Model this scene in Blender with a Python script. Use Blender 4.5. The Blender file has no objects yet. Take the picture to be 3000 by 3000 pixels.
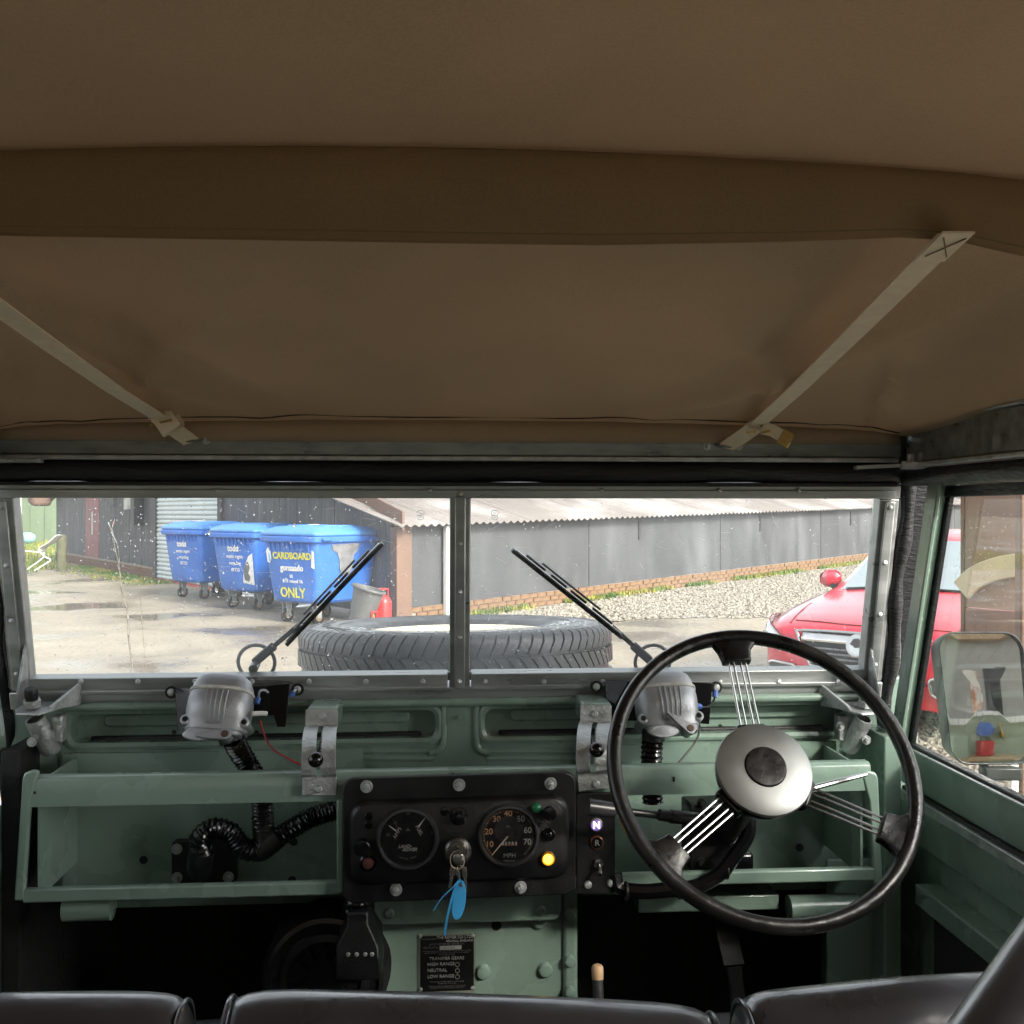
import bpy, bmesh, math, random
import numpy as np
from mathutils import Vector, Matrix
from math import radians, sin, cos, pi

random.seed(7); np.random.seed(7)
SC = bpy.context.scene
COL = SC.collection

# ------------------------------------------------------------------ camera
# vehicle frame: x right, y forward, z up; windscreen foot at y = 0; ground z = 0
CAM = Vector((-0.036, -1.78, 1.68)); YAW = radians(4.1); FPX = 3000.0
cd = bpy.data.cameras.new('camera'); cam = bpy.data.objects.new('camera', cd); COL.objects.link(cam)
cam.location = CAM; cam.rotation_euler = (radians(90), 0, -YAW)
cd.sensor_width = 36; cd.lens = 36 * FPX / 3000; cd.clip_start = 0.05; cd.clip_end = 500
SC.camera = cam

# ------------------------------------------------------------------ sky, sun, exposure
SUN_AZ, SUN_EL = radians(140), radians(30)       # clockwise from +y: the light comes over the right rear
w = bpy.data.worlds.new('World'); SC.world = w; w.use_nodes = True
nt = w.node_tree; nt.nodes.clear()
sky = nt.nodes.new('ShaderNodeTexSky'); sky.sky_type = 'NISHITA'; sky.sun_disc = False
sky.sun_elevation = SUN_EL; sky.sun_rotation = SUN_AZ; sky.air_density = 1.0; sky.dust_density = 3.0; sky.ozone_density = 1.0
hsv = nt.nodes.new('ShaderNodeHueSaturation'); hsv.inputs['Saturation'].default_value = 0.22
bg = nt.nodes.new('ShaderNodeBackground'); bg.inputs[1].default_value = 0.15
out = nt.nodes.new('ShaderNodeOutputWorld')
nt.links.new(sky.outputs[0], hsv.inputs['Color']); nt.links.new(hsv.outputs[0], bg.inputs[0]); nt.links.new(bg.outputs[0], out.inputs[0])
sl = bpy.data.lights.new('sun', 'SUN'); sl.energy = 1.5; sl.angle = radians(10); sl.color = (1.0, 0.94, 0.82)
so = bpy.data.objects.new('sun', sl); COL.objects.link(so)
sd = Vector((sin(SUN_AZ) * cos(SUN_EL), cos(SUN_AZ) * cos(SUN_EL), sin(SUN_EL)))
so.rotation_euler = (-sd).to_track_quat('-Z', 'Y').to_euler(); so.location = sd * 30
SC.view_settings.view_transform = 'Standard'; SC.view_settings.look = 'None'
SC.view_settings.exposure = 1.9; SC.view_settings.gamma = 1.0; SC.view_settings.use_curve_mapping = False
SC.render.engine = 'CYCLES'
cy = SC.cycles
cy.use_denoising = True
try: cy.denoiser = 'OPENIMAGEDENOISE'
except Exception: pass
cy.use_adaptive_sampling = True; cy.adaptive_threshold = .02
cy.max_bounces = 6; cy.diffuse_bounces = 3; cy.glossy_bounces = 3; cy.transmission_bounces = 5; cy.transparent_max_bounces = 16
cy.caustics_reflective = False; cy.caustics_refractive = False; cy.sample_clamp_indirect = 6.0

# ------------------------------------------------------------------ pixel helpers (photo pixels -> points of the place)
FW = Vector((sin(YAW), cos(YAW), 0)); RT = Vector((cos(YAW), -sin(YAW), 0)); UP = Vector((0, 0, 1))
def ray(px, py): return FW + RT * ((px - 1500) / FPX) + UP * ((1500 - py) / FPX)
def P(px, py, y): d = ray(px, py); return CAM + d * ((y - CAM.y) / d.y)
def PX(px, py, x): d = ray(px, py); return CAM + d * ((x - CAM.x) / d.x)
def PN(px, py, p0, n): d = ray(px, py); return CAM + d * ((p0 - CAM).dot(n) / d.dot(n))
def CW(X, D, z=0.0): p = CAM + RT * X + FW * D; return Vector((p.x, p.y, z))

# ------------------------------------------------------------------ materials
MATS = {}
def nodes_of(name):
    m = bpy.data.materials.new(name); m.use_nodes = True
    t = m.node_tree; b = t.nodes['Principled BSDF']
    return m, t, b
def M(name, col, rough=0.5, metal=0.0, var=0.12, vs=8.0, bump=0.0, bs=60.0, coat=0.0, rvar=0.1, spec=0.5, col2=None, c2s=4.0, c2lo=.5, c2hi=.65, emit=None, es=0.0, trans=0.0, stretch=None, sheen=0.0):
    if name in MATS: return MATS[name]
    m, t, b = nodes_of(name); N = t.nodes.new; L = t.links.new
    tc = N('ShaderNodeTexCoord'); co = tc.outputs['Object']
    if stretch:
        mp = N('ShaderNodeMapping'); mp.inputs['Scale'].default_value = stretch; L(co, mp.inputs[0]); co = mp.outputs[0]
    n1 = N('ShaderNodeTexNoise'); n1.inputs['Scale'].default_value = vs; n1.inputs['Detail'].default_value = 6; L(co, n1.inputs['Vector'])
    mr = N('ShaderNodeMapRange'); mr.inputs[1].default_value = .3; mr.inputs[2].default_value = .7
    mr.inputs[3].default_value = 1 - var; mr.inputs[4].default_value = 1 + var; L(n1.outputs[0], mr.inputs[0])
    mx = N('ShaderNodeVectorMath'); mx.operation = 'MULTIPLY'
    if col2:
        n3 = N('ShaderNodeTexNoise'); n3.inputs['Scale'].default_value = c2s; n3.inputs['Detail'].default_value = 8; L(co, n3.inputs['Vector'])
        r3 = N('ShaderNodeMapRange'); r3.inputs[1].default_value = c2lo; r3.inputs[2].default_value = c2hi; L(n3.outputs[0], r3.inputs[0])
        mc = N('ShaderNodeMix'); mc.data_type = 'RGBA'; mc.inputs[6].default_value = (*col, 1); mc.inputs[7].default_value = (*col2, 1)
        L(r3.outputs[0], mc.inputs[0]); L(mc.outputs[2], mx.inputs[0])
    else: mx.inputs[0].default_value = col
    L(mr.outputs[0], mx.inputs[1]); L(mx.outputs[0], b.inputs['Base Color'])
    m2 = N('ShaderNodeMapRange'); m2.inputs[1].default_value = .3; m2.inputs[2].default_value = .7
    m2.inputs[3].default_value = max(.02, rough - rvar); m2.inputs[4].default_value = min(1, rough + rvar); L(n1.outputs[0], m2.inputs[0]); L(m2.outputs[0], b.inputs['Roughness'])
    b.inputs['Metallic'].default_value = metal; b.inputs['Coat Weight'].default_value = coat; b.inputs['Coat Roughness'].default_value = .08
    b.inputs['Specular IOR Level'].default_value = spec; b.inputs['Transmission Weight'].default_value = trans
    if sheen: b.inputs['Sheen Weight'].default_value = sheen
    if emit: b.inputs['Emission Color'].default_value = (*emit, 1); b.inputs['Emission Strength'].default_value = es
    if bump:
        n2 = N('ShaderNodeTexNoise'); n2.inputs['Scale'].default_value = bs; n2.inputs['Detail'].default_value = 4; L(co, n2.inputs['Vector'])
        bp = N('ShaderNodeBump'); bp.inputs['Strength'].default_value = bump; bp.inputs['Distance'].default_value = .01
        L(n2.outputs[0], bp.inputs['Height']); L(bp.outputs[0], b.inputs['Normal'])
    MATS[name] = m; return m

GREEN = M('green_paint', (.205, .292, .242), .28, var=.09, vs=7, bump=.10, bs=38, coat=.6, rvar=.08)
GALV = M('galvanised_steel', (.46, .48, .48), .42, metal=.6, var=.28, vs=38, bump=.25, bs=170, rvar=.12)
GALVD = M('dull_steel_rail', (.27, .29, .285), .40, metal=.6, var=.35, vs=14, bump=.1, bs=90, rvar=.14, stretch=(1, 3, 3))
ALU = M('windscreen_alloy', (.43, .45, .45), .36, metal=.6, var=.2, vs=10, bump=.05, bs=120, rvar=.12, stretch=(.6, 4, 4))
CHROME = M('chrome', (.52, .52, .51), .2, metal=1, var=.05, rvar=.06)
SATIN = M('satin_alloy_hub', (.24, .245, .24), .44, metal=.8, var=.12, vs=10)
CAST = M('cast_alloy', (.40, .415, .44), .46, metal=.55, var=.12, vs=16, bump=.10, bs=260)
BLACK = M('black_paint', (.005, .005, .006), .45, var=.3, vs=30, bump=.08, bs=240)
BLACKG = M('black_gloss_plastic', (.004, .004, .005), .18, var=.2, vs=12, rvar=.08)
RUBBER = M('black_rubber', (.010, .010, .011), .55, var=.3, vs=20, bump=.15, bs=120)
SEAL = M('black_seal', (.009, .010, .012), .45, var=.3, vs=30, bump=.3, bs=70, stretch=(1, 1, 4))
WHEELBK = M('worn_steering_bakelite', (.007, .0065, .006), .33, var=.3, vs=25, bump=.12, bs=60, col2=(.035, .030, .026), c2s=7, c2lo=.58, c2hi=.78)
VINYL = M('black_vinyl', (.030, .030, .036), .30, var=.3, vs=9, bump=.28, bs=11, rvar=.08, spec=1.0, coat=.4)
MATTEF = M('black_mat_and_shade', (.014, .015, .015), .85, var=.3, vs=30, bump=.2, bs=90)  # floor mat; also stands in for shade on firewall and left footwell
WHITE = M('white_print', (.75, .75, .72), .5, var=.08)
GREYP = M('grey_print', (.38, .39, .37), .55, var=.12)
FADED = M('faded_grey_print', (.12, .125, .12), .6, var=.2)
DIAL = M('dial_black', (.004, .004, .005), .5, var=.15)
AMBER = M('dial_orange_print', (.62, .36, .20), .5, var=.1)
STRAP = M('cream_webbing', (.92, .80, .63), .9, var=.06, vs=60, bump=.25, bs=500)
BRASS = M('brass', (.62, .45, .17), .3, metal=.9, var=.15)
BLUEP = M('blue_plastic_tag', (.05, .33, .66), .4, var=.06)
BLUET = M('blue_crimp', (.05, .13, .42), .4, var=.1)
REDW = M('red_wire', (.32, .012, .02), .4, var=.1)
CREAM = M('cream_wheel_paint', (.70, .63, .44), .35, var=.06, vs=6)
WOOD = M('turned_wood', (.45, .30, .16), .5, var=.2, vs=30)
STEELK = M('key_nickel', (.55, .50, .40), .28, metal=.9, var=.2, vs=50)

def canvas_mat(name, col, thin=.2):
    m, t, b = nodes_of(name); N = t.nodes.new; L = t.links.new
    tc = N('ShaderNodeTexCoord'); co = tc.outputs['Object']
    n1 = N('ShaderNodeTexNoise'); n1.inputs['Scale'].default_value = 2.2; n1.inputs['Detail'].default_value = 5; L(co, n1.inputs['Vector'])
    n2 = N('ShaderNodeTexNoise'); n2.inputs['Scale'].default_value = 420; n2.inputs['Detail'].default_value = 2; L(co, n2.inputs['Vector'])
    a = N('ShaderNodeMapRange'); a.inputs[1].default_value = .3; a.inputs[2].default_value = .7; a.inputs[3].default_value = .90; a.inputs[4].default_value = 1.10; L(n1.outputs[0], a.inputs[0])
    c = N('ShaderNodeMapRange'); c.inputs[1].default_value = .3; c.inputs[2].default_value = .7; c.inputs[3].default_value = .94; c.inputs[4].default_value = 1.06; L(n2.outputs[0], c.inputs[0])
    mu = N('ShaderNodeMath'); mu.operation = 'MULTIPLY'; L(a.outputs[0], mu.inputs[0]); L(c.outputs[0], mu.inputs[1])
    v = N('ShaderNodeVectorMath'); v.operation = 'MULTIPLY'; v.inputs[0].default_value = col; L(mu.outputs[0], v.inputs[1])
    L(v.outputs[0], b.inputs['Base Color']); b.inputs['Roughness'].default_value = .92; b.inputs['Specular IOR Level'].default_value = .2
    wx = N('ShaderNodeTexWave'); wx.inputs['Scale'].default_value = 260; wx.bands_direction = 'X'; L(co, wx.inputs[0])
    wy = N('ShaderNodeTexWave'); wy.inputs['Scale'].default_value = 260; wy.bands_direction = 'Y'; L(co, wy.inputs[0])
    ad = N('ShaderNodeMath'); ad.operation = 'ADD'; L(wx.outputs['Fac'], ad.inputs[0]); L(wy.outputs['Fac'], ad.inputs[1])
    bp = N('ShaderNodeBump'); bp.inputs['Strength'].default_value = .18; bp.inputs['Distance'].default_value = .002; L(ad.outputs[0], bp.inputs['Height'])
    bp2 = N('ShaderNodeBump'); bp2.inputs['Strength'].default_value = .4; bp2.inputs['Distance'].default_value = .05
    n3 = N('ShaderNodeTexNoise'); n3.inputs['Scale'].default_value = 2.6; n3.inputs['Detail'].default_value = 2.5; n3.inputs['Distortion'].default_value = .9; L(co, n3.inputs['Vector'])
    L(n3.outputs[0], bp2.inputs['Height']); L(bp2.outputs[0], bp.inputs['Normal']); L(bp.outputs[0], b.inputs['Normal'])
    tl = N('ShaderNodeBsdfTranslucent'); L(v.outputs[0], tl.inputs[0]); ms = N('ShaderNodeMixShader'); ms.inputs[0].default_value = thin   # daylight soaks through the cloth
    o = t.nodes['Material Output']; L(b.outputs[0], ms.inputs[1]); L(tl.outputs[0], ms.inputs[2]); L(ms.outputs[0], o.inputs[0])
    MATS[name] = m; return m
CANVAS = canvas_mat('sand_canvas', (.475, .368, .265), .22)
CANVASB = canvas_mat('brown_canvas_sleeve', (.34, .222, .125), .16)

def glass_mat(name, tint=(1, 1, 1), film=.05, refl=1.0, scratch=True):
    m = bpy.data.materials.new(name); m.use_nodes = True; t = m.node_tree; t.nodes.clear(); N = t.nodes.new; L = t.links.new
    o = N('ShaderNodeOutputMaterial'); tr = N('ShaderNodeBsdfTransparent'); tr.inputs[0].default_value = (*tint, 1)
    gl = N('ShaderNodeBsdfGlossy'); gl.inputs['Roughness'].default_value = .02
    fr = N('ShaderNodeFresnel'); fr.inputs[0].default_value = 1.45
    fm = N('ShaderNodeMath'); fm.operation = 'MULTIPLY'; fm.inputs[1].default_value = refl * .5; L(fr.outputs[0], fm.inputs[0])
    mx = N('ShaderNodeMixShader'); L(fm.outputs[0], mx.inputs[0]); L(tr.outputs[0], mx.inputs[1]); L(gl.outputs[0], mx.inputs[2])
    # fine dirt film and wiper scratches scatter light
    tl = N('ShaderNodeBsdfTranslucent'); tl.inputs[0].default_value = (.85, .87, .88, 1)
    tc = N('ShaderNodeTexCoord')
    n1 = N('ShaderNodeTexNoise'); n1.inputs['Scale'].default_value = 3; n1.inputs['Detail'].default_value = 7; L(tc.outputs['Object'], n1.inputs['Vector'])
    mr = N('ShaderNodeMapRange'); mr.inputs[1].default_value = .35; mr.inputs[2].default_value = .75; mr.inputs[3].default_value = film * .3; mr.inputs[4].default_value = film * 1.6; L(n1.outputs[0], mr.inputs[0])
    fac = mr.outputs[0]
    if scratch:
        n2 = N('ShaderNodeTexNoise'); n2.inputs['Scale'].default_value = 900; n2.inputs['Detail'].default_value = 1; L(tc.outputs['Object'], n2.inputs['Vector'])
        r2 = N('ShaderNodeMapRange'); r2.inputs[1].default_value = .73; r2.inputs[2].default_value = .78; r2.inputs[3].default_value = 0; r2.inputs[4].default_value = .35; L(n2.outputs[0], r2.inputs[0])
        ad = N('ShaderNodeMath'); ad.operation = 'ADD'; ad.use_clamp = True; L(fac, ad.inputs[0]); L(r2.outputs[0], ad.inputs[1]); fac = ad.outputs[0]
    m2 = N('ShaderNodeMixShader'); L(fac, m2.inputs[0]); L(mx.outputs[0], m2.inputs[1]); L(tl.outputs[0], m2.inputs[2]); L(m2.outputs[0], o.inputs[0])
    MATS[name] = m; return m
SCREEN = glass_mat('windscreen_glass', (.97, .985, .975), .07)
SIDEGL = glass_mat('side_window_glass', (.98, .985, .98), .002, refl=.45, scratch=False)
LENSGL = glass_mat('gauge_glass', (1, 1, 1), .012, refl=.8, scratch=False)
def drop_mat():
    m, t, b = nodes_of('rain_water'); b.inputs['Base Color'].default_value = (1, 1, 1, 1); b.inputs['Roughness'].default_value = .0
    b.inputs['IOR'].default_value = 1.33; b.inputs['Transmission Weight'].default_value = 1; MATS['rain_water'] = m; return m
WATER = drop_mat()
def scratch_mat():
    m = bpy.data.materials.new('glass_scratch'); m.use_nodes = True; t = m.node_tree; t.nodes.clear(); N = t.nodes.new; L = t.links.new
    o = N('ShaderNodeOutputMaterial'); a = N('ShaderNodeBsdfTransparent'); b = N('ShaderNodeBsdfTranslucent'); b.inputs[0].default_value = (.9, .91, .92, 1); x = N('ShaderNodeMixShader'); x.inputs[0].default_value = .6
    L(a.outputs[0], x.inputs[1]); L(b.outputs[0], x.inputs[2]); L(x.outputs[0], o.inputs[0]); return m
SCRATCH = scratch_mat()

# ------------------------------------------------------------------ mesh builder
ORG = {}
def frame_from(axis):
    a = Vector(axis).normalized(); h = Vector((0, 0, 1)) if abs(a.z) < .9 else Vector((0, 1, 0))
    u = h.cross(a).normalized(); v = a.cross(u).normalized(); return u, v, a
class MB:
    def __init__(s): s.v = []; s.f = []
    def add(s, vs, fs):
        k = len(s.v); s.v += [Vector(p) for p in vs]; s.f += [[i + k for i in f] for f in fs]; return s
    def box(s, x0, x1, y0, y1, z0, z1):
        return s.add([(x0, y0, z0), (x1, y0, z0), (x1, y1, z0), (x0, y1, z0), (x0, y0, z1), (x1, y0, z1), (x1, y1, z1), (x0, y1, z1)],
            [(0, 3, 2, 1), (4, 5, 6, 7), (0, 1, 5, 4), (1, 2, 6, 5), (2, 3, 7, 6), (3, 0, 4, 7)])
    def obox(s, c, u, v, w_, a, b, d):
        c = Vector(c); u = Vector(u).normalized() * a; v = Vector(v).normalized() * b; w_ = Vector(w_).normalized() * d
        return s.add([c - u - v - w_, c + u - v - w_, c + u + v - w_, c - u + v - w_, c - u - v + w_, c + u - v + w_, c + u + v + w_, c - u + v + w_],
            [(0, 3, 2, 1), (4, 5, 6, 7), (0, 1, 5, 4), (1, 2, 6, 5), (2, 3, 7, 6), (3, 0, 4, 7)])
    def bar(s, p0, p1, wv, a, b):          # a: half size along wv, b: half size across
        p0 = Vector(p0); p1 = Vector(p1); d = p1 - p0; wv = Vector(wv); wv = (wv - d * (wv.dot(d) / d.dot(d))).normalized()
        return s.obox((p0 + p1) / 2, d, wv, d.cross(wv), d.length / 2, a, b)
    def lathe(s, c, axis, prof, n=24, cap0=True, cap1=True, sx=1, sy=1):
        u, v, a = frame_from(axis); c = Vector(c); vs = []
        for r, h in prof:
            for k in range(n):
                t = 2 * pi * k / n; vs.append(c + a * h + u * (r * cos(t) * sx) + v * (r * sin(t) * sy))
        m = len(prof); fs = []
        for i in range(m - 1):
            for k in range(n):
                k2 = (k + 1) % n; fs.append((i * n + k, i * n + k2, (i + 1) * n + k2, (i + 1) * n + k))
        if cap0: fs.append(tuple(range(n - 1, -1, -1)))
        if cap1: fs.append(tuple((m - 1) * n + k for k in range(n)))
        return s.add(vs, fs)
    def cyl(s, p0, p1, r0, r1=None, n=16):
        p0 = Vector(p0); p1 = Vector(p1); d = p1 - p0
        return s.lathe(p0, d, [(r0, 0), (r0 if r1 is None else r1, d.length)], n)
    def tube(s, pts, r, n=10, closed=False, flat=1.0):
        pts = [Vector(p) for p in pts]; m = len(pts); rs = r if isinstance(r, (list, tuple)) else [r] * m
        vs = []; prev = None
        for i, p in enumerate(pts):
            a = pts[(i + 1) % m] if (closed or i < m - 1) else p; b = pts[i - 1] if (closed or i > 0) else p
            t = (a - b).normalized()
            if prev is None: u, v, _ = frame_from(t)
            else:
                u = (prev - t * prev.dot(t)).normalized(); v = t.cross(u)
            prev = u
            for k in range(n):
                q = 2 * pi * k / n; vs.append(p + u * (rs[i] * cos(q)) + v * (rs[i] * flat * sin(q)))
        fs = []
        for i in range(m if closed else m - 1):
            j = (i + 1) % m
            for k in range(n):
                k2 = (k + 1) % n; fs.append((i * n + k, i * n + k2, j * n + k2, j * n + k))
        if not closed: fs.append(tuple(range(n - 1, -1, -1))); fs.append(tuple((m - 1) * n + k for k in range(n)))
        return s.add(vs, fs)
    def prism(s, poly, vec):
        n = len(poly); vec = Vector(vec); a = [Vector(p) for p in poly]
        return s.add(a + [p + vec for p in a], [tuple(range(n - 1, -1, -1)), tuple(range(n, 2 * n))] + [(i, (i + 1) % n, (i + 1) % n + n, i + n) for i in range(n)])
    def ribbon(s, pts, wv, w_, th, off=0.0):
        pts = [Vector(p) for p in pts]; wv = Vector(wv).normalized(); m = len(pts); vs = []
        for i, p in enumerate(pts):
            t = (pts[min(i + 1, m - 1)] - pts[max(i - 1, 0)]).normalized(); wr = (wv - t * wv.dot(t)).normalized(); nn = t.cross(wr)
            q = p + wr * off
            vs += [q - wr * w_ / 2 - nn * th / 2, q + wr * w_ / 2 - nn * th / 2, q + wr * w_ / 2 + nn * th / 2, q - wr * w_ / 2 + nn * th / 2]
        fs = [(3, 2, 1, 0), (4 * m - 4, 4 * m - 3, 4 * m - 2, 4 * m - 1)]
        for i in range(m - 1):
            for k in range(4): k2 = (k + 1) % 4; fs.append((4 * i + k, 4 * i + k2, 4 * i + 4 + k2, 4 * i + 4 + k))
        return s.add(vs, fs)
    def sphere(s, c, r, nu=12, nv=8, sc=(1, 1, 1)):
        c = Vector(c); vs = [c + Vector((0, 0, r * sc[2]))]; fs = []
        for i in range(1, nv):
            for k in range(nu):
                a = pi * i / nv; b = 2 * pi * k / nu; vs.append(c + Vector((r * sin(a) * cos(b) * sc[0], r * sin(a) * sin(b) * sc[1], r * cos(a) * sc[2])))
        vs.append(c - Vector((0, 0, r * sc[2])))
        for k in range(nu): fs.append((0, 1 + k, 1 + (k + 1) % nu))
        for i in range(nv - 2):
            for k in range(nu):
                a = 1 + i * nu + k; b = 1 + i * nu + (k + 1) % nu; fs.append((a, a + nu, b + nu, b))
        l = len(vs) - 1; o = 1 + (nv - 2) * nu
        for k in range(nu): fs.append((o + k, l, o + (k + 1) % nu))
        return s.add(vs, fs)
    def grid(s, fn, nu, nv, wrap=False):
        vs = [fn(i / nu, j / nv) for j in range(nv + 1) for i in range(nu + 1)]
        fs = [(j * (nu + 1) + i, j * (nu + 1) + i + 1, (j + 1) * (nu + 1) + i + 1, (j + 1) * (nu + 1) + i) for j in range(nv) for i in range(nu)]
        return s.add(vs, fs)
    def rings(s, secs, cap0=True, cap1=True):
        n = len(secs[0]); m = len(secs); fs = []
        for i in range(m - 1):
            for k in range(n): k2 = (k + 1) % n; fs.append((i * n + k, i * n + k2, (i + 1) * n + k2, (i + 1) * n + k))
        if cap0: fs.append(tuple(range(n - 1, -1, -1)))
        if cap1: fs.append(tuple((m - 1) * n + k for k in range(n)))
        return s.add([p for q in secs for p in q], fs)
    def mesh(s, name, mat, org=None, smooth=35):
        me = bpy.data.meshes.new(name); o = org or Vector((0, 0, 0))
        me.from_pydata([tuple(p - o) for p in s.v], [], s.f)
        bm = bmesh.new(); bm.from_mesh(me); bmesh.ops.recalc_face_normals(bm, faces=bm.faces); bm.to_mesh(me); bm.free()
        me.materials.append(mat)
        if smooth:
            me.polygons.foreach_set('use_smooth', [True] * len(me.polygons)); me.set_sharp_from_angle(angle=radians(smooth))
        return me
    def build(s, name, mat, parent=None, smooth=35, bevel=0.0, seg=2, sub=0, solid=0.0, label=None, local=False):
        org = ORG.get(parent, Vector((0, 0, 0))) if (parent and not local) else Vector((0, 0, 0))
        o = bpy.data.objects.new(name, s.mesh(name, mat, org, smooth)); COL.objects.link(o)
        if parent: o.parent = parent; ORG[o] = org
        if solid: md = o.modifiers.new('solid', 'SOLIDIFY'); md.thickness = solid; md.offset = 0
        if bevel: md = o.modifiers.new('bevel', 'BEVEL'); md.width = bevel; md.segments = seg; md.limit_method = 'ANGLE'; md.angle_limit = radians(40); md.harden_normals = False
        if sub: md = o.modifiers.new('sub', 'SUBSURF'); md.levels = sub; md.render_levels = sub
        if label: o['label'] = label
        return o
def place(name, me, parent, loc, rot=None, scale=None):
    o = bpy.data.objects.new(name, me); COL.objects.link(o)
    if parent: o.parent = parent; o.location = Vector(loc) - ORG.get(parent, Vector((0, 0, 0))); ORG[o] = ORG.get(parent, Vector((0, 0, 0))) + o.location
    else: o.location = loc
    if rot: o.rotation_euler = rot
    if scale: o.scale = scale
    return o
def tag(o, label=None, cat=None, group=None, kind=None):
    if label: o['label'] = label
    if cat: o['category'] = cat
    if group: o['group'] = group
    if kind: o['kind'] = kind
    return o
def thing(name, loc, label, cat, group=None, rz=0):
    o = bpy.data.objects.new(name, None); COL.objects.link(o); o.location = loc; o.rotation_euler = (0, 0, rz); o.empty_display_size = .1
    ORG[o] = Vector(loc); tag(o, label, cat, group); return o
def copy_tree(o, parent=None):
    c = o.copy(); COL.objects.link(c); c.parent = parent; ORG[c] = ORG.get(o, Vector((0, 0, 0)))
    for ch in o.children: copy_tree(ch, c)
    return c
def rrect(w_, h, r, n=4):
    pts = []
    for cx, cz, a0 in ((w_ / 2 - r, h / 2 - r, 0), (-w_ / 2 + r, h / 2 - r, 90), (-w_ / 2 + r, -h / 2 + r, 180), (w_ / 2 - r, -h / 2 + r, 270)):
        for k in range(n + 1): a = radians(a0 + 90 * k / n); pts.append((cx + r * cos(a), cz + r * sin(a)))
    return pts
def plate(mb, c, w_, h, r, th, n=4, right=(1, 0, 0), up=(0, 0, 1)):    # rounded plate facing -y (thickness goes +y)
    c = Vector(c); R_ = Vector(right); U_ = Vector(up); return mb.prism([c + R_ * a + U_ * b for a, b in rrect(w_, h, r, n)], R_.cross(U_) * -th)
_fc = {}
def text_mesh(body, size, ext=0.0004, align='CENTER', space=1.0, bold=0.0, shear=0.0, wide=1.0):
    cu = bpy.data.curves.new('t', 'FONT'); cu.body = body; cu.size = size; cu.extrude = ext; cu.align_x = align; cu.align_y = 'CENTER'
    cu.space_character = space; cu.offset = bold; cu.shear = shear; cu.resolution_u = 3
    o = bpy.data.objects.new('t', cu); COL.objects.link(o)
    dg = bpy.context.evaluated_depsgraph_get(); me = bpy.data.meshes.new_from_object(o.evaluated_get(dg))
    bpy.data.objects.remove(o); return me
def text(body, size, c, mat, parent, right=(1, 0, 0), up=(0, 0, 1), name='lettering', **kw):
    me = text_mesh(body, size, **kw); me.materials.clear(); me.materials.append(mat)
    R_ = Vector(right).normalized(); U_ = Vector(up).normalized(); n = R_.cross(U_)
    o = bpy.data.objects.new(name, me); COL.objects.link(o)
    if parent: o.parent = parent
    loc = Vector(c) - (ORG.get(parent, Vector((0, 0, 0))) if parent else Vector((0, 0, 0)))
    mw = Matrix((R_, U_, n)).transposed().to_4x4(); mw.translation = loc; o.matrix_local = mw
    return o
def spline(pts, n=8, closed=False):
    pts = [Vector(p) for p in pts]; m = len(pts); o = []
    for i in range(m if closed else m - 1):
        p0 = pts[i - 1] if (i > 0 or closed) else pts[0] * 2 - pts[1]; p1 = pts[i]; p2 = pts[(i + 1) % m]
        p3 = pts[(i + 2) % m] if (i + 2 < m or closed) else p2 * 2 - p1
        for k in range(n):
            t = k / n; o.append(.5 * ((2 * p1) + (p2 - p0) * t + (2 * p0 - 5 * p1 + 4 * p2 - p3) * t * t + (3 * p1 - p0 - 3 * p2 + p3) * t ** 3))
    if not closed: o.append(pts[-1])
    return o
def screw_mesh(name, r, mat, h=None, slot=True, hexa=False):
    mb = MB(); h = h or r * .6
    if hexa:
        mb.lathe((0, 0, 0), (0, -1, 0), [(r, 0), (r, r * .18), (r * .95, r * .25)], 20); mb.lathe((0, -r * .25, 0), (0, -1, 0), [(r * .56, 0), (r * .56, r * .5), (r * .48, r * .62)], 6)
        mb.lathe((0, -r * .87, 0), (0, -1, 0), [(r * .3, 0), (r * .28, r * .15)], 10)
    else: mb.lathe((0, 0, 0), (0, -1, 0), [(r, 0), (r * .96, h * .4), (r * .75, h * .85), (r * .3, h)], 14)
    return mb.mesh(name, mat)
# ================================================================== THE VEHICLE
V = thing('off_road_vehicle', (0, 0, 0), 'pale green off-road vehicle with grey alloy split windscreen, seen from inside its cab', 'vehicle')
Z = Vector((0, 0, 0))
SCREW = screw_mesh('screw', .0045, GALV); SCREWB = screw_mesh('screw_head', .0065, GALV); BOLT = screw_mesh('bolt', .0095, GALV, hexa=True)
RIVET = screw_mesh('rivet', .0034, GALV); PBOLT = screw_mesh('painted_bolt', .0085, GREEN); PSCREW = screw_mesh('painted_screw', .0055, GREEN)

# ---- windscreen (raked plane)
WZ0, WZ1 = 1.372, 1.722
RK = -.078 / .35
WN = Vector((0, -1, RK)).normalized(); WU = Vector((0, RK, 1)).normalized(); W0 = Vector((0, 0, WZ0))
def W(x, h, off=0.0): return W0 + Vector((x, 0, 0)) + WU * h - WN * (-off)     # off > 0 towards the cab
def PW(px, py): return PN(px, py, W0, WN)
def wx(px, py): return PW(px, py).x
def wh(px, py): return (PW(px, py) - W0).dot(WU)
HT = wh(1340, 1416); HB = wh(1340, 2052)
gl_top = wh(1340, 1449); gl_bot = wh(1340, 1968)
XL0 = wx(44, 1441); XL1 = wx(94, 1976); XL = (XL0 + XL1) / 2; XR = (wx(2577, 1452) + wx(2520, 1962)) / 2
XOL = XL - .034; XOR = XR + .034
print('windscreen', XL, XR, gl_bot, gl_top, HB, HT)
wf = thing('windscreen', (0, 0, 0), None, None); wf.parent = V
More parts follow.
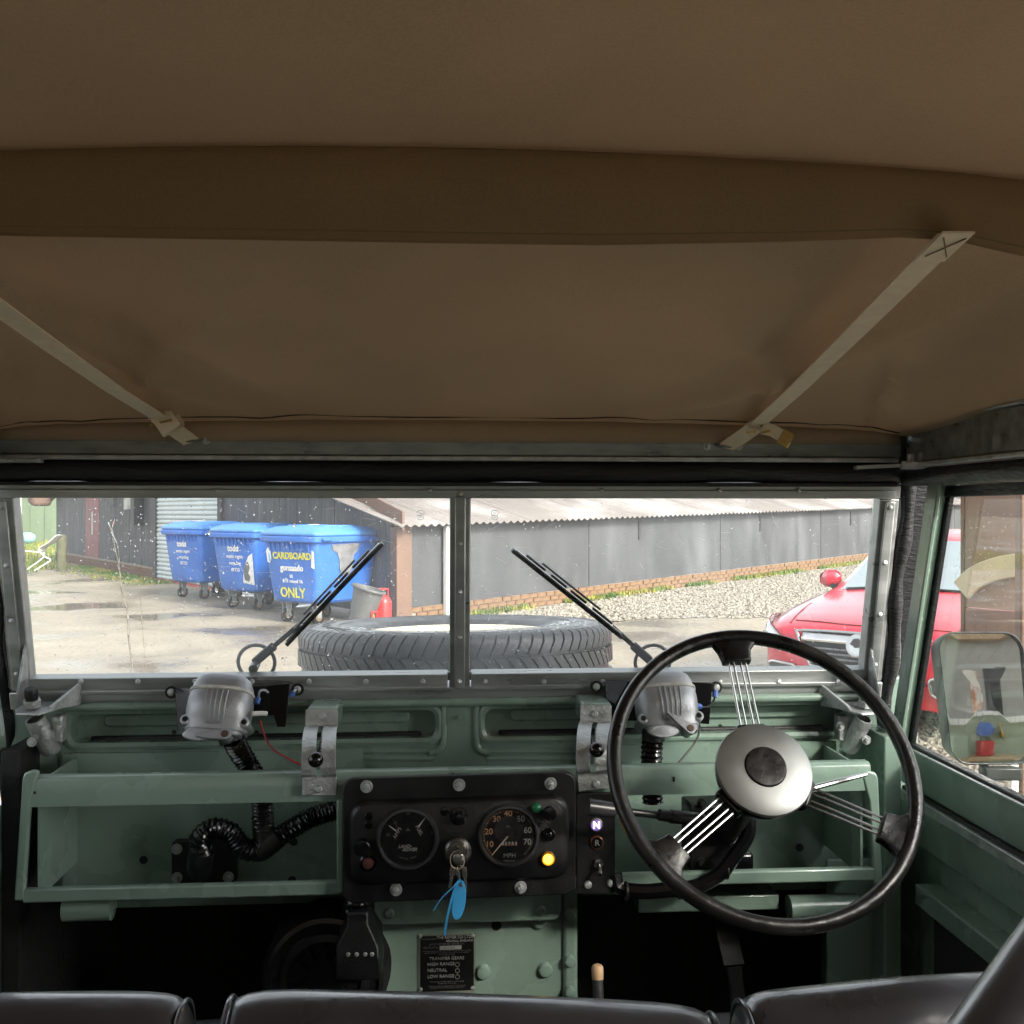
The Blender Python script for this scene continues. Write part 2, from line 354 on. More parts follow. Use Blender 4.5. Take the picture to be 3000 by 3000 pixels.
def wbar(mb, x0, x1, h0, h1, o0, o1):
    mb.add([W(x0, h0, o0), W(x1, h0, o0), W(x1, h0, o1), W(x0, h0, o1), W(x0, h1, o0), W(x1, h1, o0), W(x1, h1, o1), W(x0, h1, o1)],
        [(0, 3, 2, 1), (4, 5, 6, 7), (0, 1, 5, 4), (1, 2, 6, 5), (2, 3, 7, 6), (3, 0, 4, 7)])
gb1 = wh(1340, 2004)
mb = MB(); wbar(mb, XOL, XOR, gl_top - .004, HT, -.02, .012); mb.build('top_rail', ALU, wf, bevel=.002)
mb = MB(); wbar(mb, XOL + .01, XOR - .01, gl_top - .003, gl_top + .011, .012, .017); mb.build('glazing_bead', ALU, wf, bevel=.0012)
mb = MB(); wbar(mb, XOL, XOR, HB, gb1, -.02, .016); mb.build('bottom_rail', ALU, wf, bevel=.002)
for a, b in ((XL - .012, -.0205), (.0205, XR + .012)):
    mb = MB(); wbar(mb, a, b, gb1 - .002, gl_bot, -.012, .012); wbar(mb, a, b, gb1 - .003, gb1 + .004, .012, .022); mb.build('glazing_bead', ALU, wf, bevel=.0012)
for x0, x1 in ((XOL, XL), (XR, XOR)):
    mb = MB(); wbar(mb, x0, x1, gb1 + .0005, gl_top - .0045, -.019, .010)
    s = (x0 + x1) / 2; wbar(mb, s - .010, s + .008, gb1 + .004, gl_top - .008, .010, .017); mb.build('side_rail', ALU, wf, bevel=.002)
mb = MB(); wbar(mb, -.0175, .0175, gb1 - .004, gl_top + .006, -.012, .009); wbar(mb, -.009, .009, gb1 - .003, gl_top + .005, .009, .017); mb.build('centre_post', ALU, wf, bevel=.002)
for py in (1441, 1585, 1725, 1857, 1985): place('screw', SCREW, wf, W(0, wh(1345, py), .0165), (RK, 0, random.random()))
for px in list(range(250, 1290, 165)) + list(range(1420, 2500, 170)):
    place('screw', SCREW, wf, PW(px, 1991) + WN * -.0 + Vector((0, -.0215, 0)), (RK, 0, 0))
for px in (640, 1260, 1760, 2100, 2330): place('screw', SCREW, wf, PW(px, 1437) + Vector((0, -.0165, 0)), (RK, 0, 0))
for py in (1480, 1645, 1800, 1950):
    place('screw', SCREW, wf, W((XR + XOR) / 2 - .001, wh(1345, py), .0165), (RK, 0, 0)); place('screw', SCREW, wf, W((XL + XOL) / 2 - .001, wh(1345, py), .0165), (RK, 0, 0))
panes = []
for a, b in ((XL - .003, -.016), (.016, XR + .003)):
    mb = MB(); wbar(mb, a, b, gl_bot - .003, gl_top + .001, -.010, -.006); panes.append(mb.build('glass_pane', SCREEN, wf, smooth=0))
# etched maker's marks in the upper inner corners of the panes
for cx in (1232, 1450):
    for k, (py, s_) in enumerate(((1503, .006), (1516, .005))):
        mb = MB(); c = PW(cx, py) + WN * -.0 + Vector((0, .0045, 0)); mb.tube([c + Vector((cos(t) * s_, 0, sin(t) * s_ * .8)) for t in [2 * pi * q / 14 for q in range(14)]], .0007, 4, closed=True)
        mb.tube([c + Vector((-s_ * .5, 0, 0)), c + Vector((s_ * .5, 0, 0))], .0007, 4); mb.build('etched_mark', SCRATCH, wf)
# rain on the outside of the glass
def drops(name, parent, spots, origin_fn, nrm):
    vs = []; fs = []; u, v, a = frame_from(nrm)
    for (p, r, el) in spots:
        k = len(vs); nu = 8; sh = random.uniform(-.3, .3)
        for j, (q, h) in enumerate(((1, 0), (.85, .35), (.5, .6))):
            for i in range(nu):
                t = 2 * pi * i / nu; rr = r * q * (1 + .15 * sin(2 * t + sh * 9)); vs.append(p + u * (rr * cos(t)) + v * (rr * sin(t) * el) + a * (h * r))
        vs.append(p + a * (r * .68)); vs.append(p)
        for j in range(2):
            for i in range(nu): i2 = (i + 1) % nu; fs.append((k + j * nu + i, k + j * nu + i2, k + (j + 1) * nu + i2, k + (j + 1) * nu + i))
        for i in range(nu): i2 = (i + 1) % nu; fs.append((k + 2 * nu + i, k + 2 * nu + i2, k + 3 * nu)); fs.append((k + i2, k + i, k + 3 * nu + 1))
    m = MB(); m.v = vs; m.f = fs; o = m.build(name, WATER, parent); o['kind'] = 'stuff'; return o
sp = []
def dens(px, py):
    d = .28
    if px < 1300: d = .3 + .5 * math.exp(-((px - 700) / 260) ** 2 - ((py - 1760) / 160) ** 2) + .3 * math.exp(-((px - 330) / 120) ** 2)
    if px > 1400: d = .16 + .35 * (py > 1900 and px < 1800)
    return d
while len(sp) < 1500:
    px = random.uniform(45, 2585); py = random.uniform(1450, 1972)
    if 1310 < px < 1385 or random.random() > dens(px, py): continue
    r = random.choice((.0005, .0006, .0008, .0009, .0012)) * random.uniform(.75, 1.2)
    if random.random() < .05 and 500 < px < 1000: r = random.uniform(.0018, .0028)
    p = PW(px, py); p = W(p.x, (p - W0).dot(WU), -.0103); sp.append((p, r, random.uniform(.9, 1.7)))
drops('raindrops', wf, sp, None, -WN)
for path, r0 in (([(312, 1535), (325, 1570), (330, 1610), (345, 1680), (352, 1740), (368, 1800), (372, 1880), (380, 1935), (384, 1972)], .0016), ([(408, 1760), (412, 1850), (424, 1968)], .0006), ([(330, 1525), (322, 1560), (338, 1600), (344, 1650)], .0008)):
    pts = spline([W(PW(a, b).x, (PW(a, b) - W0).dot(WU), -.0104) for a, b in path], 6)
    mb = MB(); mb.tube(pts, [r0 * random.uniform(.6, 1.3) for _ in pts], 8); mb.build('water_run', WATER, wf)
# wiper scratches
mb = MB()
for k in range(95):
    px, py = random.uniform(1400, 2560), random.uniform(1460, 1760)
    if random.random() < .35: px, py = random.uniform(500, 1300), random.uniform(1460, 1700)
    a = random.gauss(-.1, .5); l = random.uniform(8, 55); q = [W(PW(px + t * l * cos(a), py + t * l * sin(a) + 3 * t * t).x, wh(px + t * l * cos(a), py + t * l * sin(a) + 3 * t * t), -.0058) for t in (0, .5, 1)]
    mb.tube(q, .00014, 3)
mb.build('scratches', SCRATCH, wf)['kind'] = 'stuff'

# ---- header: channel rail, flange and padded tube above the windscreen
hd = thing('header_rail', (0, 0, 0), None, None); hd.parent = V
yH = -.098
zr0 = P(1340, 1336, yH).z; zr1 = P(1340, 1281, yH).z
mb = MB(); mb.box(-.752, .7515, yH, yH + .012, zr0, zr1); mb.box(-.752, .7515, yH + .012, yH + .05, zr1 - .007, zr1 - .001); mb.build('channel', GALVD, hd, bevel=.002)
mb = MB(); mb.box(-.735, .738, yH - .008, yH + .04, P(1340, 1351, yH).z, zr0 - .0005); mb.build('flange', GALV, hd, bevel=.0015)
zc_ = P(1340, 1381, -.1).z
mb = MB(); mb.tube([(x, -.088, zc_ + .0015 * sin(x * 17)) for x in np.linspace(-.745, .745, 24)], .0185, 14); mb.build('rubber_seal', SEAL, hd)
mb = MB(); mb.box(-.735, .738, -.10, -.06, zc_ - .024, zc_ - .0175); mb.build('seal_lip', SEAL, hd, bevel=.001)
for px in (604, 2072, 2165): place('bolt', screw_mesh('bolt', .007, GALV, hexa=True), hd, P(px, 1308 if px > 1000 else 1290, yH))
# side rails above the doors, running back from the windscreen corners
for s in (1, -1):
    r = thing('side_rail', (0, 0, 0), None, None); r.parent = V
    x = .752 * s
    mb = MB(); mb.box(min(x, x + .014 * s), max(x, x + .014 * s), -.82, -.10, 1.762, 1.826); mb.build('channel', GALVD, r, bevel=.003)
    mb = MB(); mb.box(min(x - .004 * s, x + .03 * s), max(x - .004 * s, x + .03 * s), -.82, -.11, 1.8265, 1.835); mb.build('top_flange', GALV, r, bevel=.002)
    mb = MB(); mb.box(min(x - .012 * s, x + .014 * s), max(x - .012 * s, x + .014 * s), -.82, -.12, 1.7535, 1.7615); mb.build('bottom_flange', GALV, r, bevel=.002)
    mb = MB(); mb.tube([(x + .004 * s, y, 1.738) for y in np.linspace(-.10, -.82, 12)], .015, 12); mb.build('rubber_seal', SEAL, r)
    if s > 0:
        mb = MB(); mb.bar(P(2505, 1370, -.125), P(2655, 1362, -.14), (0, 1, 0), .012, .003); mb.bar(P(2640, 1363, -.15), P(2745, 1367, -.17), (0, 1, 0), .014, .006); mb.build('hinge_strap', GALV, r, bevel=.001)
        for px, py in ((2668, 1345), (2700, 1340)):
            c = P(px, py, -.155); mb = MB(); mb.lathe(c + Vector((0, 0, -.012)), (0, 0, 1), [(.009, 0), (.009, .008), (.0055, .0085), (.0055, .02)], 6); mb.build('bolt', GALV, r)
    else:
        mb = MB(); mb.bar(P(-60, 1350, -.14), P(125, 1350, -.125), (0, 1, 0), .012, .003); mb.build('hinge_strap', GALV, r, bevel=.001)
for s in (-1, 1):
    mb = MB(); x0, x1 = sorted((s * .742, s * .785)); mb.box(x0, x1, -.099, -.045, 1.735, 1.832); mb.build('corner_block', SEAL, hd, bevel=.004)
# rubber seals down both windscreen sides
for s, x0, x1 in ((1, XOR + .014, XOR + .016), (-1, XOL - .014, XOL - .016)):
    mb = MB(); pts = [W(x0 + (.004 * sin(h * 26)) * s, h, .006) for h in np.linspace(HB - .07, HT + .015, 22)]
    mb.tube(pts, [.0125 + .002 * sin(i * 1.3) for i in range(22)], 12); mb.build('door_seal', SEAL, V)
for s, x0 in ((1, XOR), (-1, XOL)):
    mb = MB(); wbar(mb, *sorted((x0 + s * .003, x0 + s * .075)), HB - .02, HT + .02, -.034, -.022); mb.build('draught_flap', SEAL, V)
# dark gap behind the seal: the bulkhead pillar
for s in (1, -1):
    mb = MB(); x0 = (XOR if s > 0 else XOL); mb.box(min(x0 - .04 * s, x0 + (.075 if s > 0 else .012) * s), max(x0 - .04 * s, x0 + (.075 if s > 0 else .012) * s), .002, .05, .62, 1.385); mb.build('door_pillar', GREEN, V, bevel=.004)
# windscreen hinge brackets
for s, bx in ((-1, 125), (1, 2508)):
    hb = thing('windscreen_hinge', (0, 0, 0), None, None); hb.parent = V
    c = P(bx, 2080, -.05)
    mb = MB(); zc = c.z + .006
    mb.prism([(c.x - s * .05, -.015, zc), (c.x + s * .033, -.015, zc), (c.x + s * .036, -.07, zc - .004), (c.x + s * .024, -.098, zc - .006), (c.x - s * .012, -.104, zc - .006), (c.x - s * .026, -.088, zc - .004)], (0, 0, .005))
    mb.build('plate', GALV, hb, bevel=.002)
    mb = MB(); mb.prism([(c.x - s * .026, -.088, zc), (c.x - s * .026, -.078, zc + .006), (c.x - s * .052, -.02, zc + .034), (c.x - s * .052, -.02, zc - .004)], (s * .005, 0, 0)); mb.build('gusset', GALV, hb, bevel=.001)
    mb = MB(); x0 = c.x + s * .034; mb.prism([(x0, -.07, zc), (x0, -.03, zc + .10), (x0, -.02, zc + .10), (x0, -.02, zc)], (s * .004, 0, 0)); mb.build('gusset', GALV, hb, bevel=.001)
    b = Vector((c.x + s * .006, -.076, zc + .005))
    mb = MB(); mb.lathe(b, (0, -.25, 1), [(.014, 0), (.014, .012)], 6); mb.build('nut', GALV, hb, bevel=.001)
    mb = MB(); mb.lathe(b + Vector((0, -.003, .012)), (0, -.25, 1), [(.0095, 0), (.0105, .006), (.0105, .016), (.009, .019)], 14); mb.build('stud', BLACK, hb)
    t0 = b + Vector((s * -.003, 0, -.02)); t1 = t0 + Vector((s * -.018, .03, -.062))
    mb = MB(); mb.lathe(t0, t1 - t0, [(.012, 0), (.0155, 0), (.0165, .03), (.017, .06), (.0145, .068), (.012, .066)], 16, False, True); mb.build('clamp_tube', GALV, hb)
    mb = MB(); mb.obox((t0 + t1) / 2 + Vector((s * -.02, .012, .01)), (1, 0, 0), (0, 1, 0), (0, 0, 1), .009, .012, .022); mb.build('clamp_lug', GALV, hb, bevel=.003)
    place('bolt', screw_mesh('bolt', .008, GALV, hexa=True), hb, (t0 + t1) / 2 + Vector((s * -.028, -.004, .016)))
    place('bolt', screw_mesh('bolt', .008, GALV, hexa=True), hb, (t0 + t1) / 2 + Vector((s * .012, -.017, -.006)))

# ---- bulkhead below the windscreen, with two long vent recesses
bk = thing('bulkhead', (0, 0, 0), None, None); bk.parent = V
yB = -.012
def frame_with_holes(name, mat, parent, x0, x1, z0, z1, holes, y, depth, bevel=.004):
    # flat panel made of strips round rounded openings; each opening gets a lip of its own
    xs = sorted([x0, x1] + [h[0] for h in holes] + [h[1] for h in holes]); mb = MB()
    for a, b in zip(xs[:-1], xs[1:]):
        h = next((q for q in holes if q[0] <= a + 1e-6 and q[1] >= b - 1e-6), None)
        if h: mb.box(a, b, y, y + depth, z0, h[2]); mb.box(a, b, y, y + depth, h[3], z1)
        else: mb.box(a, b, y, y + depth, z0, z1)
    return mb.build(name, mat, parent, bevel=0)
zb1 = P(1340, 2058, yB).z; zb0 = 1.05
zv1 = P(700, 2078, yB).z; zv0 = P(700, 2178, yB).z
hl = (P(200, 2120, yB).x, P(1285, 2120, yB).x); hr = (P(1412, 2120, yB).x, P(2475, 2120, yB).x)
holes = [(hl[0], hl[1], zv0, zv1), (hr[0], hr[1], zv0, zv1)]
frame_with_holes('panel', GREEN, bk, -.70, .715, zb0, zb1, holes, yB, .01)
for a, b, c, d in holes:
    w_, h_ = b - a, d - c; cx, cz = (a + b) / 2, (c + d) / 2
    o_ = rrect(w_ + .012, h_ + .012, .022, 5); i_ = rrect(w_ - .010, h_ - .010, .016, 5); n = len(o_); m = MB()
    secs = []
    for off, R in ((0, o_), (-.004, o_), (-.0055, rrect(w_ + .002, h_ + .002, .019, 5)), (-.002, i_), (.03, i_)):
        secs.append([Vector((cx + p[0], yB - .0005 + off, cz + p[1])) for p in R])
    m.rings(secs, False, False); m.build('vent_lip', GREEN, bk)
    m = MB(); m.box(cx - w_ / 2 + .004, cx + w_ / 2 - .004, .018, .026, cz - h_ / 2, cz + h_ / 2); m.build('vent_flap', GREEN, bk, bevel=.002)
    m = MB(); m.prism([(cx + p[0], .018, cz + p[1] + .008) for p in rrect(w_ - .10, h_ - .036, .009, 3)], (0, -.007, 0)); m.build('flap_pressing', GREEN, bk, bevel=.003)
    m = MB(); m.box(cx - w_ / 2 + .03, cx + w_ / 2 - .03, .006, .017, cz - h_ / 2 + .002, cz - h_ / 2 + .011); m.build('flap_seal', SEAL, bk, bevel=.003)
# rolled top edge, swage lines and centre boss
mb = MB(); mb.tube([(x, yB - .008, zb1 + .002) for x in (hl[0] - .02, 0, hr[1] + .02)], .0075, 12); mb.build('rolled_edge', GREEN, bk)
mb = MB(); mb.box(-.69, .70, -.008, .03, zb1 + .008, P(1340, 2048, 0).z); mb.build('rubber_strip', SEAL, bk, bevel=.002)
for py in (2200, 2222):
    for a, b in ((225, 1270), (1425, 2455)):
        mb = MB(); mb.tube([P(a, py, yB + .003), P(b, py, yB + .003)], .0055, 10); mb.build('swage_line', GREEN, bk)
for px in (1298, 1395):
    mb = MB(); mb.tube(spline([P(px, 2062, yB), P(px, 2160, yB), P(px + (8 if px > 1345 else -8), 2195, yB), P(px + (40 if px > 1345 else -40), 2206, yB)], 5), .006, 10); mb.build('swage_line', GREEN, bk)
place('bolt', screw_mesh('bolt', .006, GREEN, hexa=True), bk, P(1343, 2100, yB - .001))
for px, py in ((752, 2146), (510, 2145), (2032, 2130), (2110, 2128)):
    mb = MB(); mb.lathe(P(px, py, .0175), (0, -1, 0), [(.004, 0), (.004, .0006)], 12); mb.build('bolt_hole', BLACK, bk)
for s, a, b in ((-1, 95, 195), (1, 2475, 2560)):
    mb = MB(); p0 = P(a, 2270, yB - .002); p1 = P(b, 2060, yB - .002); mb.box(min(p0.x, p1.x), max(p0.x, p1.x) - .012, yB - .006, yB - .001, 1.2, zb1 - .03); mb.build('corner_pressing', GREEN, bk, bevel=.003)

# ---- parcel shelf / dash lip
sh = thing('parcel_shelf', (0, 0, 0), None, None); sh.parent = V
yL = -.20
zl1 = P(1340, 2256, yL).z; zl0 = P(1340, 2340, yL).z; zt1 = P(600, 2592, yL).z; zt0 = P(600, 2632, yL).z
xl = P(62, 2300, yL).x; xr = P(2572, 2300, yL).x; xpl = P(997, 2450, yL).x; xpr = P(1790, 2450, yL).x
mb = MB()
secs = []
for x in (xl + .012, xr - .012):
    secs.append([Vector((x, y, z)) for y, z in ((yL, zl0), (yL - .001, zl0 + .02), (yL, zl1 - .006), (yL + .003, zl1 - .0015), (yL + .008, zl1), (yL + .022, zl1), (yL + .022, zl1 - .004), (yL + .008, zl1 - .006), (yL + .006, zl0))])
mb.rings(secs); mb.build('top_lip', GREEN, sh, smooth=50)
for a, b in ((xl + .012, xpl + .01), (xpr - .01, xr - .012)):
    mb = MB(); mb.box(P(66, 2615, yL).x if a < 0 else a, b if a < 0 else P(2566, 2615, yL).x, yL - .002, yL + .012, zt0, zt1); mb.build('bottom_lip', GREEN, sh, bevel=.003)
    mb = MB(); mb.prism([(a - .01, yL + .012, zt0 + .006), (a - .01, -.0305, 1.036), (a - .01, -.0305, 1.032), (a - .01, yL + .012, zt0 + .002)], (b - a + .02, 0, 0)); mb.build('tray_floor', GREEN, sh)
    mb = MB(); mb.box(a - .012, b + .012, -.030, -.026, 1.02, zl0 + .04); mb.build('tray_back', GREEN, sh)
for s, x in ((-1, xl), (1, xr)):
    q = [(64, 2282), (70, 2266), (92, 2258), (112, 2262), (88, 2348), (71, 2600), (71, 2640), (40, 2640)] if s < 0 else [(2524, 2262), (2548, 2258), (2568, 2266), (2574, 2282), (2590, 2632), (2562, 2634), (2562, 2598), (2547, 2348)]
    mb = MB(); mb.prism([P(a_, b_, yL - .0025) for a_, b_ in q], (0, .012, 0)); mb.build('end_post', GREEN, sh, bevel=.003)
    mb = MB(); mb.box(min(x + .02 * -s, x + .024 * -s), max(x + .02 * -s, x + .024 * -s), yL + .0105, -.03, zt0 + .004, zl1 - .01); mb.build('end_wall', GREEN, sh)
for x, w_ in ((xpl, .011), (xpr - .03, .01)):
    mb = MB(); mb.box(x - w_ / 2, x + w_ / 2, yL - .003, yL + .012, zt0 + .002, zl0 + .003); mb.build('divider_post', GREEN, sh, bevel=.003)
for px, py in ((421, 2519), (856, 2578), (860, 2466), (2343, 2483), (2180, 2580)):
    mb = MB(); mb.lathe(P(px, py, -.0301), (0, -1, 0), [(.007, 0), (.007, .0008)], 14); mb.build('bolt_hole', BLACK, sh)
for px, py in ((102, 2322), (1974, 2279), (1974, 2286), (1326, 2268)):
    mb = MB(); mb.lathe(P(px, py, yL - .0012), (0, -1, 0), [(.0022, 0), (.0022, .0006)], 10); mb.build('bolt_hole', BLACK, sh)

# ---- instrument panel
ip = thing('instrument_panel', (0, 0, 0), None, None); ip.parent = V
yI = -.226
def ctr(px0, px1, py0, py1, y): a = P(px0, py0, y); b = P(px1, py1, y); return (a + b) / 2, abs(b.x - a.x), abs(b.z - a.z)
c, w_, h_ = ctr(1003, 1687, 2279, 2625, yI)
IPR = Vector((1, 0, .012)).normalized()
mb = MB(); plate(mb, c, w_, h_, .018, .014, 5, IPR); mb.build('backing_plate', BLACK, ip, bevel=.002)
c2, w2, h2 = ctr(1040, 1652, 2352, 2562, yI)
mb = MB()
o_ = rrect(w2 + .016, h2 + .012, .026, 6); i_ = rrect(w2, h2, .022, 6)
secs = [[c2 + IPR * p[0] + Vector((0, d, p[1])) for p in R] for d, R in ((-.0005, o_), (-.003, o_), (-.010, rrect(w2 + .006, h2 + .004, .025, 6)), (-.0115, i_))]
mb.rings(secs, False, True); mb.build('raised_fascia', BLACK, ip, smooth=50)
yF = yI - .0118
for px, py in ((1074, 2304), (1345, 2299), (1613, 2295), (1160, 2606), (1525, 2599)): place('bolt', BOLT, ip, P(px, py, yI), (0, random.random(), 0))
def gauge(pxc, pyc, rpx, nm):
    c = P(pxc, pyc, yF); r = rpx * (yF - CAM.y) / FPX * 1.01
    mb = MB(); mb.lathe(c, (0, -1, 0), [(r * 1.05, 0), (r * 1.05, .003), (r * 1.0, .008), (r * .93, .0085), (r * .90, .004), (r * .89, .0015)], 48, False, False); mb.build(nm + '_bezel', M('grey_black_bezel', (.035, .036, .038), .35), ip)
    mb = MB(); mb.lathe(c, (0, -1, 0), [(r * .895, .0006), (r * .895, .0016)], 48); mb.build(nm + '_dial', DIAL, ip)
    mb = MB(); mb.lathe(c, (0, -1, 0), [(r * .90, .0052), (r * .90, .0058)], 40); mb.build(nm + '_glass', LENSGL, ip)
    return c + Vector((0, -.0019, 0)), r
gc, gr = gauge(1194, 2455, 87, 'combined_gauge')
def onface(c, r, ang, rad, y=0): return c + Vector((sin(ang) * r * rad, y, cos(ang) * r * rad))
def needle(c0, a, b, w0, w1, mat, nm):
    d = (b - a).normalized(); s_ = Vector((d.z, 0, -d.x)); mb = MB(); mb.prism([a - s_ * w0, a + s_ * w0, b + s_ * w1, b - s_ * w1], (0, -.0006, 0)); return mb.build(nm, mat, ip)
def fp(px, py): return P(px, py, yF - .0022)
needle(gc, fp(1226, 2422), fp(1247, 2394), .0012, .0005, WHITE, 'gauge_needle'); needle(gc, fp(1160, 2434), fp(1139, 2418), .0008, .0004, WHITE, 'gauge_needle')
text('AMPS', .0075, fp(1164, 2440) + Vector((0, -.0005, 0)), GREYP, ip, right=(.5, 0, .86), up=(-.86, 0, .5))
text('FUEL', .0075, fp(1228, 2433) + Vector((0, -.0005, 0)), GREYP, ip, right=(.5, 0, -.86), up=(.86, 0, .5))
text('30', .0055, fp(1158, 2410), FADED, ip); text('30', .0055, fp(1137, 2446), FADED, ip); text('1/2', .0055, fp(1258, 2414), FADED, ip); text('0', .0055, fp(1265, 2441), FADED, ip)
text('LAND-', .0066, fp(1186, 2480), GREYP, ip, shear=.3, bold=.0002); text('-ROVER', .0066, fp(1199, 2489.5), GREYP, ip, shear=.3, bold=.0002)
text('WATER', .0042, fp(1183, 2515), FADED, ip, right=(1, 0, -.25), up=(.25, 0, 1)); text('TEMP', .0042, fp(1211, 2513), FADED, ip, right=(1, 0, .3), up=(-.3, 0, 1)); text('MADE IN ENGLAND', .003, fp(1194, 2536), FADED, ip)
for px, py in ((1195, 2434), (1488, 2424)):
    mb = MB(); mb.prism([fp(px - 7, py), fp(px + 7, py), fp(px + 4, py - 5), fp(px, py - 7), fp(px - 4, py - 5)], (0, -.0005, 0)); mb.build('emblem', FADED, ip)
mb = MB(); mb.box(fp(1190, 2384).x, fp(1202, 2384).x, yF - .0027, yF - .002, fp(1195, 2385).z, fp(1195, 2383).z); mb.build('gauge_mark', GREYP, ip)
# faint arcs round the two small scales
for cxp, a0, a1 in ((1118, 20, 100), (1272, -100, -20)):
    cc = fp(cxp, 2432); mb = MB(); mb.tube([cc + Vector((sin(radians(t)) * .023, 0, cos(radians(t)) * .023)) for t in np.linspace(a0, a1, 10)], .0003, 4); mb.build('gauge_arc', FADED, ip)
gs, gr = gauge(1490, 2446, 87, 'speedometer')
mb = MB(); mb.lathe(fp(1490, 2432), (0, -1, 0), [(.0215, 0), (.0215, .0004)], 32); mb.build('speedometer_centre', M('dial_centre_grey', (.03, .03, .032), .5, var=.1), ip)
for tx, px, py in (('10', 1434, 2474), ('20', 1432, 2437), ('30', 1455, 2400), ('40', 1489, 2384), ('50', 1526, 2400), ('60', 1546, 2433), ('70', 1545, 2467)):
    text(tx, .0125, fp(px, py), AMBER if px < 1500 else GREYP, ip, bold=.00015)
text('MPH', .0095, fp(1493, 2507), GREYP, ip)
a0 = radians(-140)
for k in range(71):
    t = a0 + radians(280) * k / 70; p = onface(gs, gr, t, .80); q = onface(gs, gr, t, .855 if k % 10 else .87)
    mb = MB(); d = (q - p).normalized(); s_ = Vector((d.z, 0, -d.x)) * (.00028 if k % 10 else .0005); mb.prism([p - s_, p + s_, q + s_, q - s_], (0, -.0004, 0)); mb.build('dial_tick', AMBER if k < 46 else GREYP, ip)
needle(gs, fp(1488, 2450), fp(1441, 2505), .0013, .0004, M('cream_needle', (.75, .62, .45), .5, var=.05), 'speedometer_needle')
for k, ch in enumerate('00983'):
    c = fp(1473 + k * 9.6, 2471); mb = MB(); mb.box(c.x - .0022, c.x + .0022, c.y - .0003, c.y + .0005, c.z - .0033, c.z + .0033); o = mb.build('odometer_wheel', M('odometer_orange', (.35, .13, .06), .5, var=.1), ip)
    text(ch, .0065, c + Vector((0, -.0006, 0)), WHITE, ip, bold=.0001)
text('MADE IN U.K.', .003, fp(1492, 2522), GREYP, ip)
def knob(px, py, rpx, prof, mat, nm):
    c = P(px, py, yF); r = rpx * .000512; mb = MB(); mb.lathe(c, (0, -1, 0), [(a * r, b * r) for a, b in prof], 24); return mb.build(nm, mat, ip)
DOME = [(1, 0), (1, .4), (.9, .8), (.6, 1.1), (.2, 1.2)]
RINGP = [(1, 0), (1, .5), (.85, .7), (.6, .7), (.5, .2)]
for px, py in ((1081, 2391), (1080, 2417)): knob(px, py, 12, RINGP, BLACKG, 'socket')
knob(1063, 2470, 24, [(.55, 0), (.55, 1), (1, 1.05), (1, 1.9), (.9, 2.1), (.3, 2.2)], BLACKG, 'pull_knob')
knob(1078, 2527, 25, [(1, 0), (1, .3), (.85, .5), (.82, .35)], BLACKG, 'lamp_ring'); knob(1078, 2527, 18, [(1, 0), (1, .5), (.8, .8), (.3, .95)], M('dull_red_lens', (.10, .04, .035), .25, var=.2), 'warning_lens')
knob(1302, 2377, 13, [(1, 0), (1, .2), (.8, .3)], BLACKG, 'blanking_plug')
knob(1345, 2390, 26, [(1, 0), (1, .25), (.7, .35), (.6, .5), (.6, 1.4), (.5, 1.6), (.2, 1.65)], BLACKG, 'push_knob')
knob(1571, 2366, 15, DOME, M('green_lens', (.02, .16, .07), .2, var=.1), 'warning_lens'); knob(1607, 2374, 20, [(.6, 0), (.6, 1), (1, 1.1), (1, 2.0), (.9, 2.2), (.3, 2.3)], BLACKG, 'pull_knob')
knob(1608, 2443, 19, RINGP, BLACKG, 'lamp_ring'); knob(1608, 2443, 13, DOME, BLACKG, 'warning_lens')
knob(1605, 2514, 21, [(1, 0), (1, .4), (.85, .6), (.75, .4)], M('amber_ring', (.25, .12, .01), .3, var=.1), 'lamp_ring')
knob(1605, 2514, 15, DOME, M('lit_amber_lens', (.8, .4, .02), .3, var=.02, emit=(1, .55, .03), es=2.2), 'warning_lens')
# ignition lock
ic = P(1341, 2492, yF); mb = MB(); mb.lathe(ic, (0, -1, 0), [(.0205, 0), (.0205, .004), (.018, .007), (.0165, .008), (.016, .013), (.014, .014)], 32); mb.build('ignition_switch', M('dark_nickel', (.16, .155, .145), .35, metal=.8, var=.2, vs=60), ip)
mb = MB(); mb.lathe(ic + Vector((.001, 0, -.006)), (0, -1, 0), [(.0085, 0), (.0085, .019), (.007, .02)], 24); mb.build('lock_barrel', M('lock_nickel', (.5, .48, .44), .3, metal=.9, var=.1), ip)

# ---- switch plate right of the instruments
sp_ = thing('switch_panel', (0, 0, 0), None, None); sp_.parent = V
c, w_, h_ = ctr(1690, 1802, 2325, 2617, -.217)
mb = MB(); plate(mb, c, w_, h_, .004, .008, 3); mb.build('plate', BLACK, sp_, bevel=.001)
for px, py in ((1722, 2592), (1790, 2587)): place('screw', SCREWB, sp_, P(px, py, -.217))
def spc(px, py): return P(px, py, -.217)
mb = MB(); mb.lathe(spc(1746, 2415), (0, -1, 0), [(.0105, 0), (.0105, .003), (.009, .0045)], 24); mb.build('button_ring', SATIN, sp_)
mb = MB(); mb.lathe(spc(1746, 2415), (0, -1, 0), [(.0085, 0), (.0085, .0052)], 24); mb.build('lit_button', M('lit_violet_button', (.10, .07, .15), .3, var=.02, emit=(.5, .3, 1), es=.10), sp_)
text('N', .0145, spc(1746, 2415) + Vector((0, -.0056, 0)), M('lit_white_letter', (.9, .9, .9), .4, var=0, emit=(1, .96, 1), es=1.6), sp_, bold=.0004)
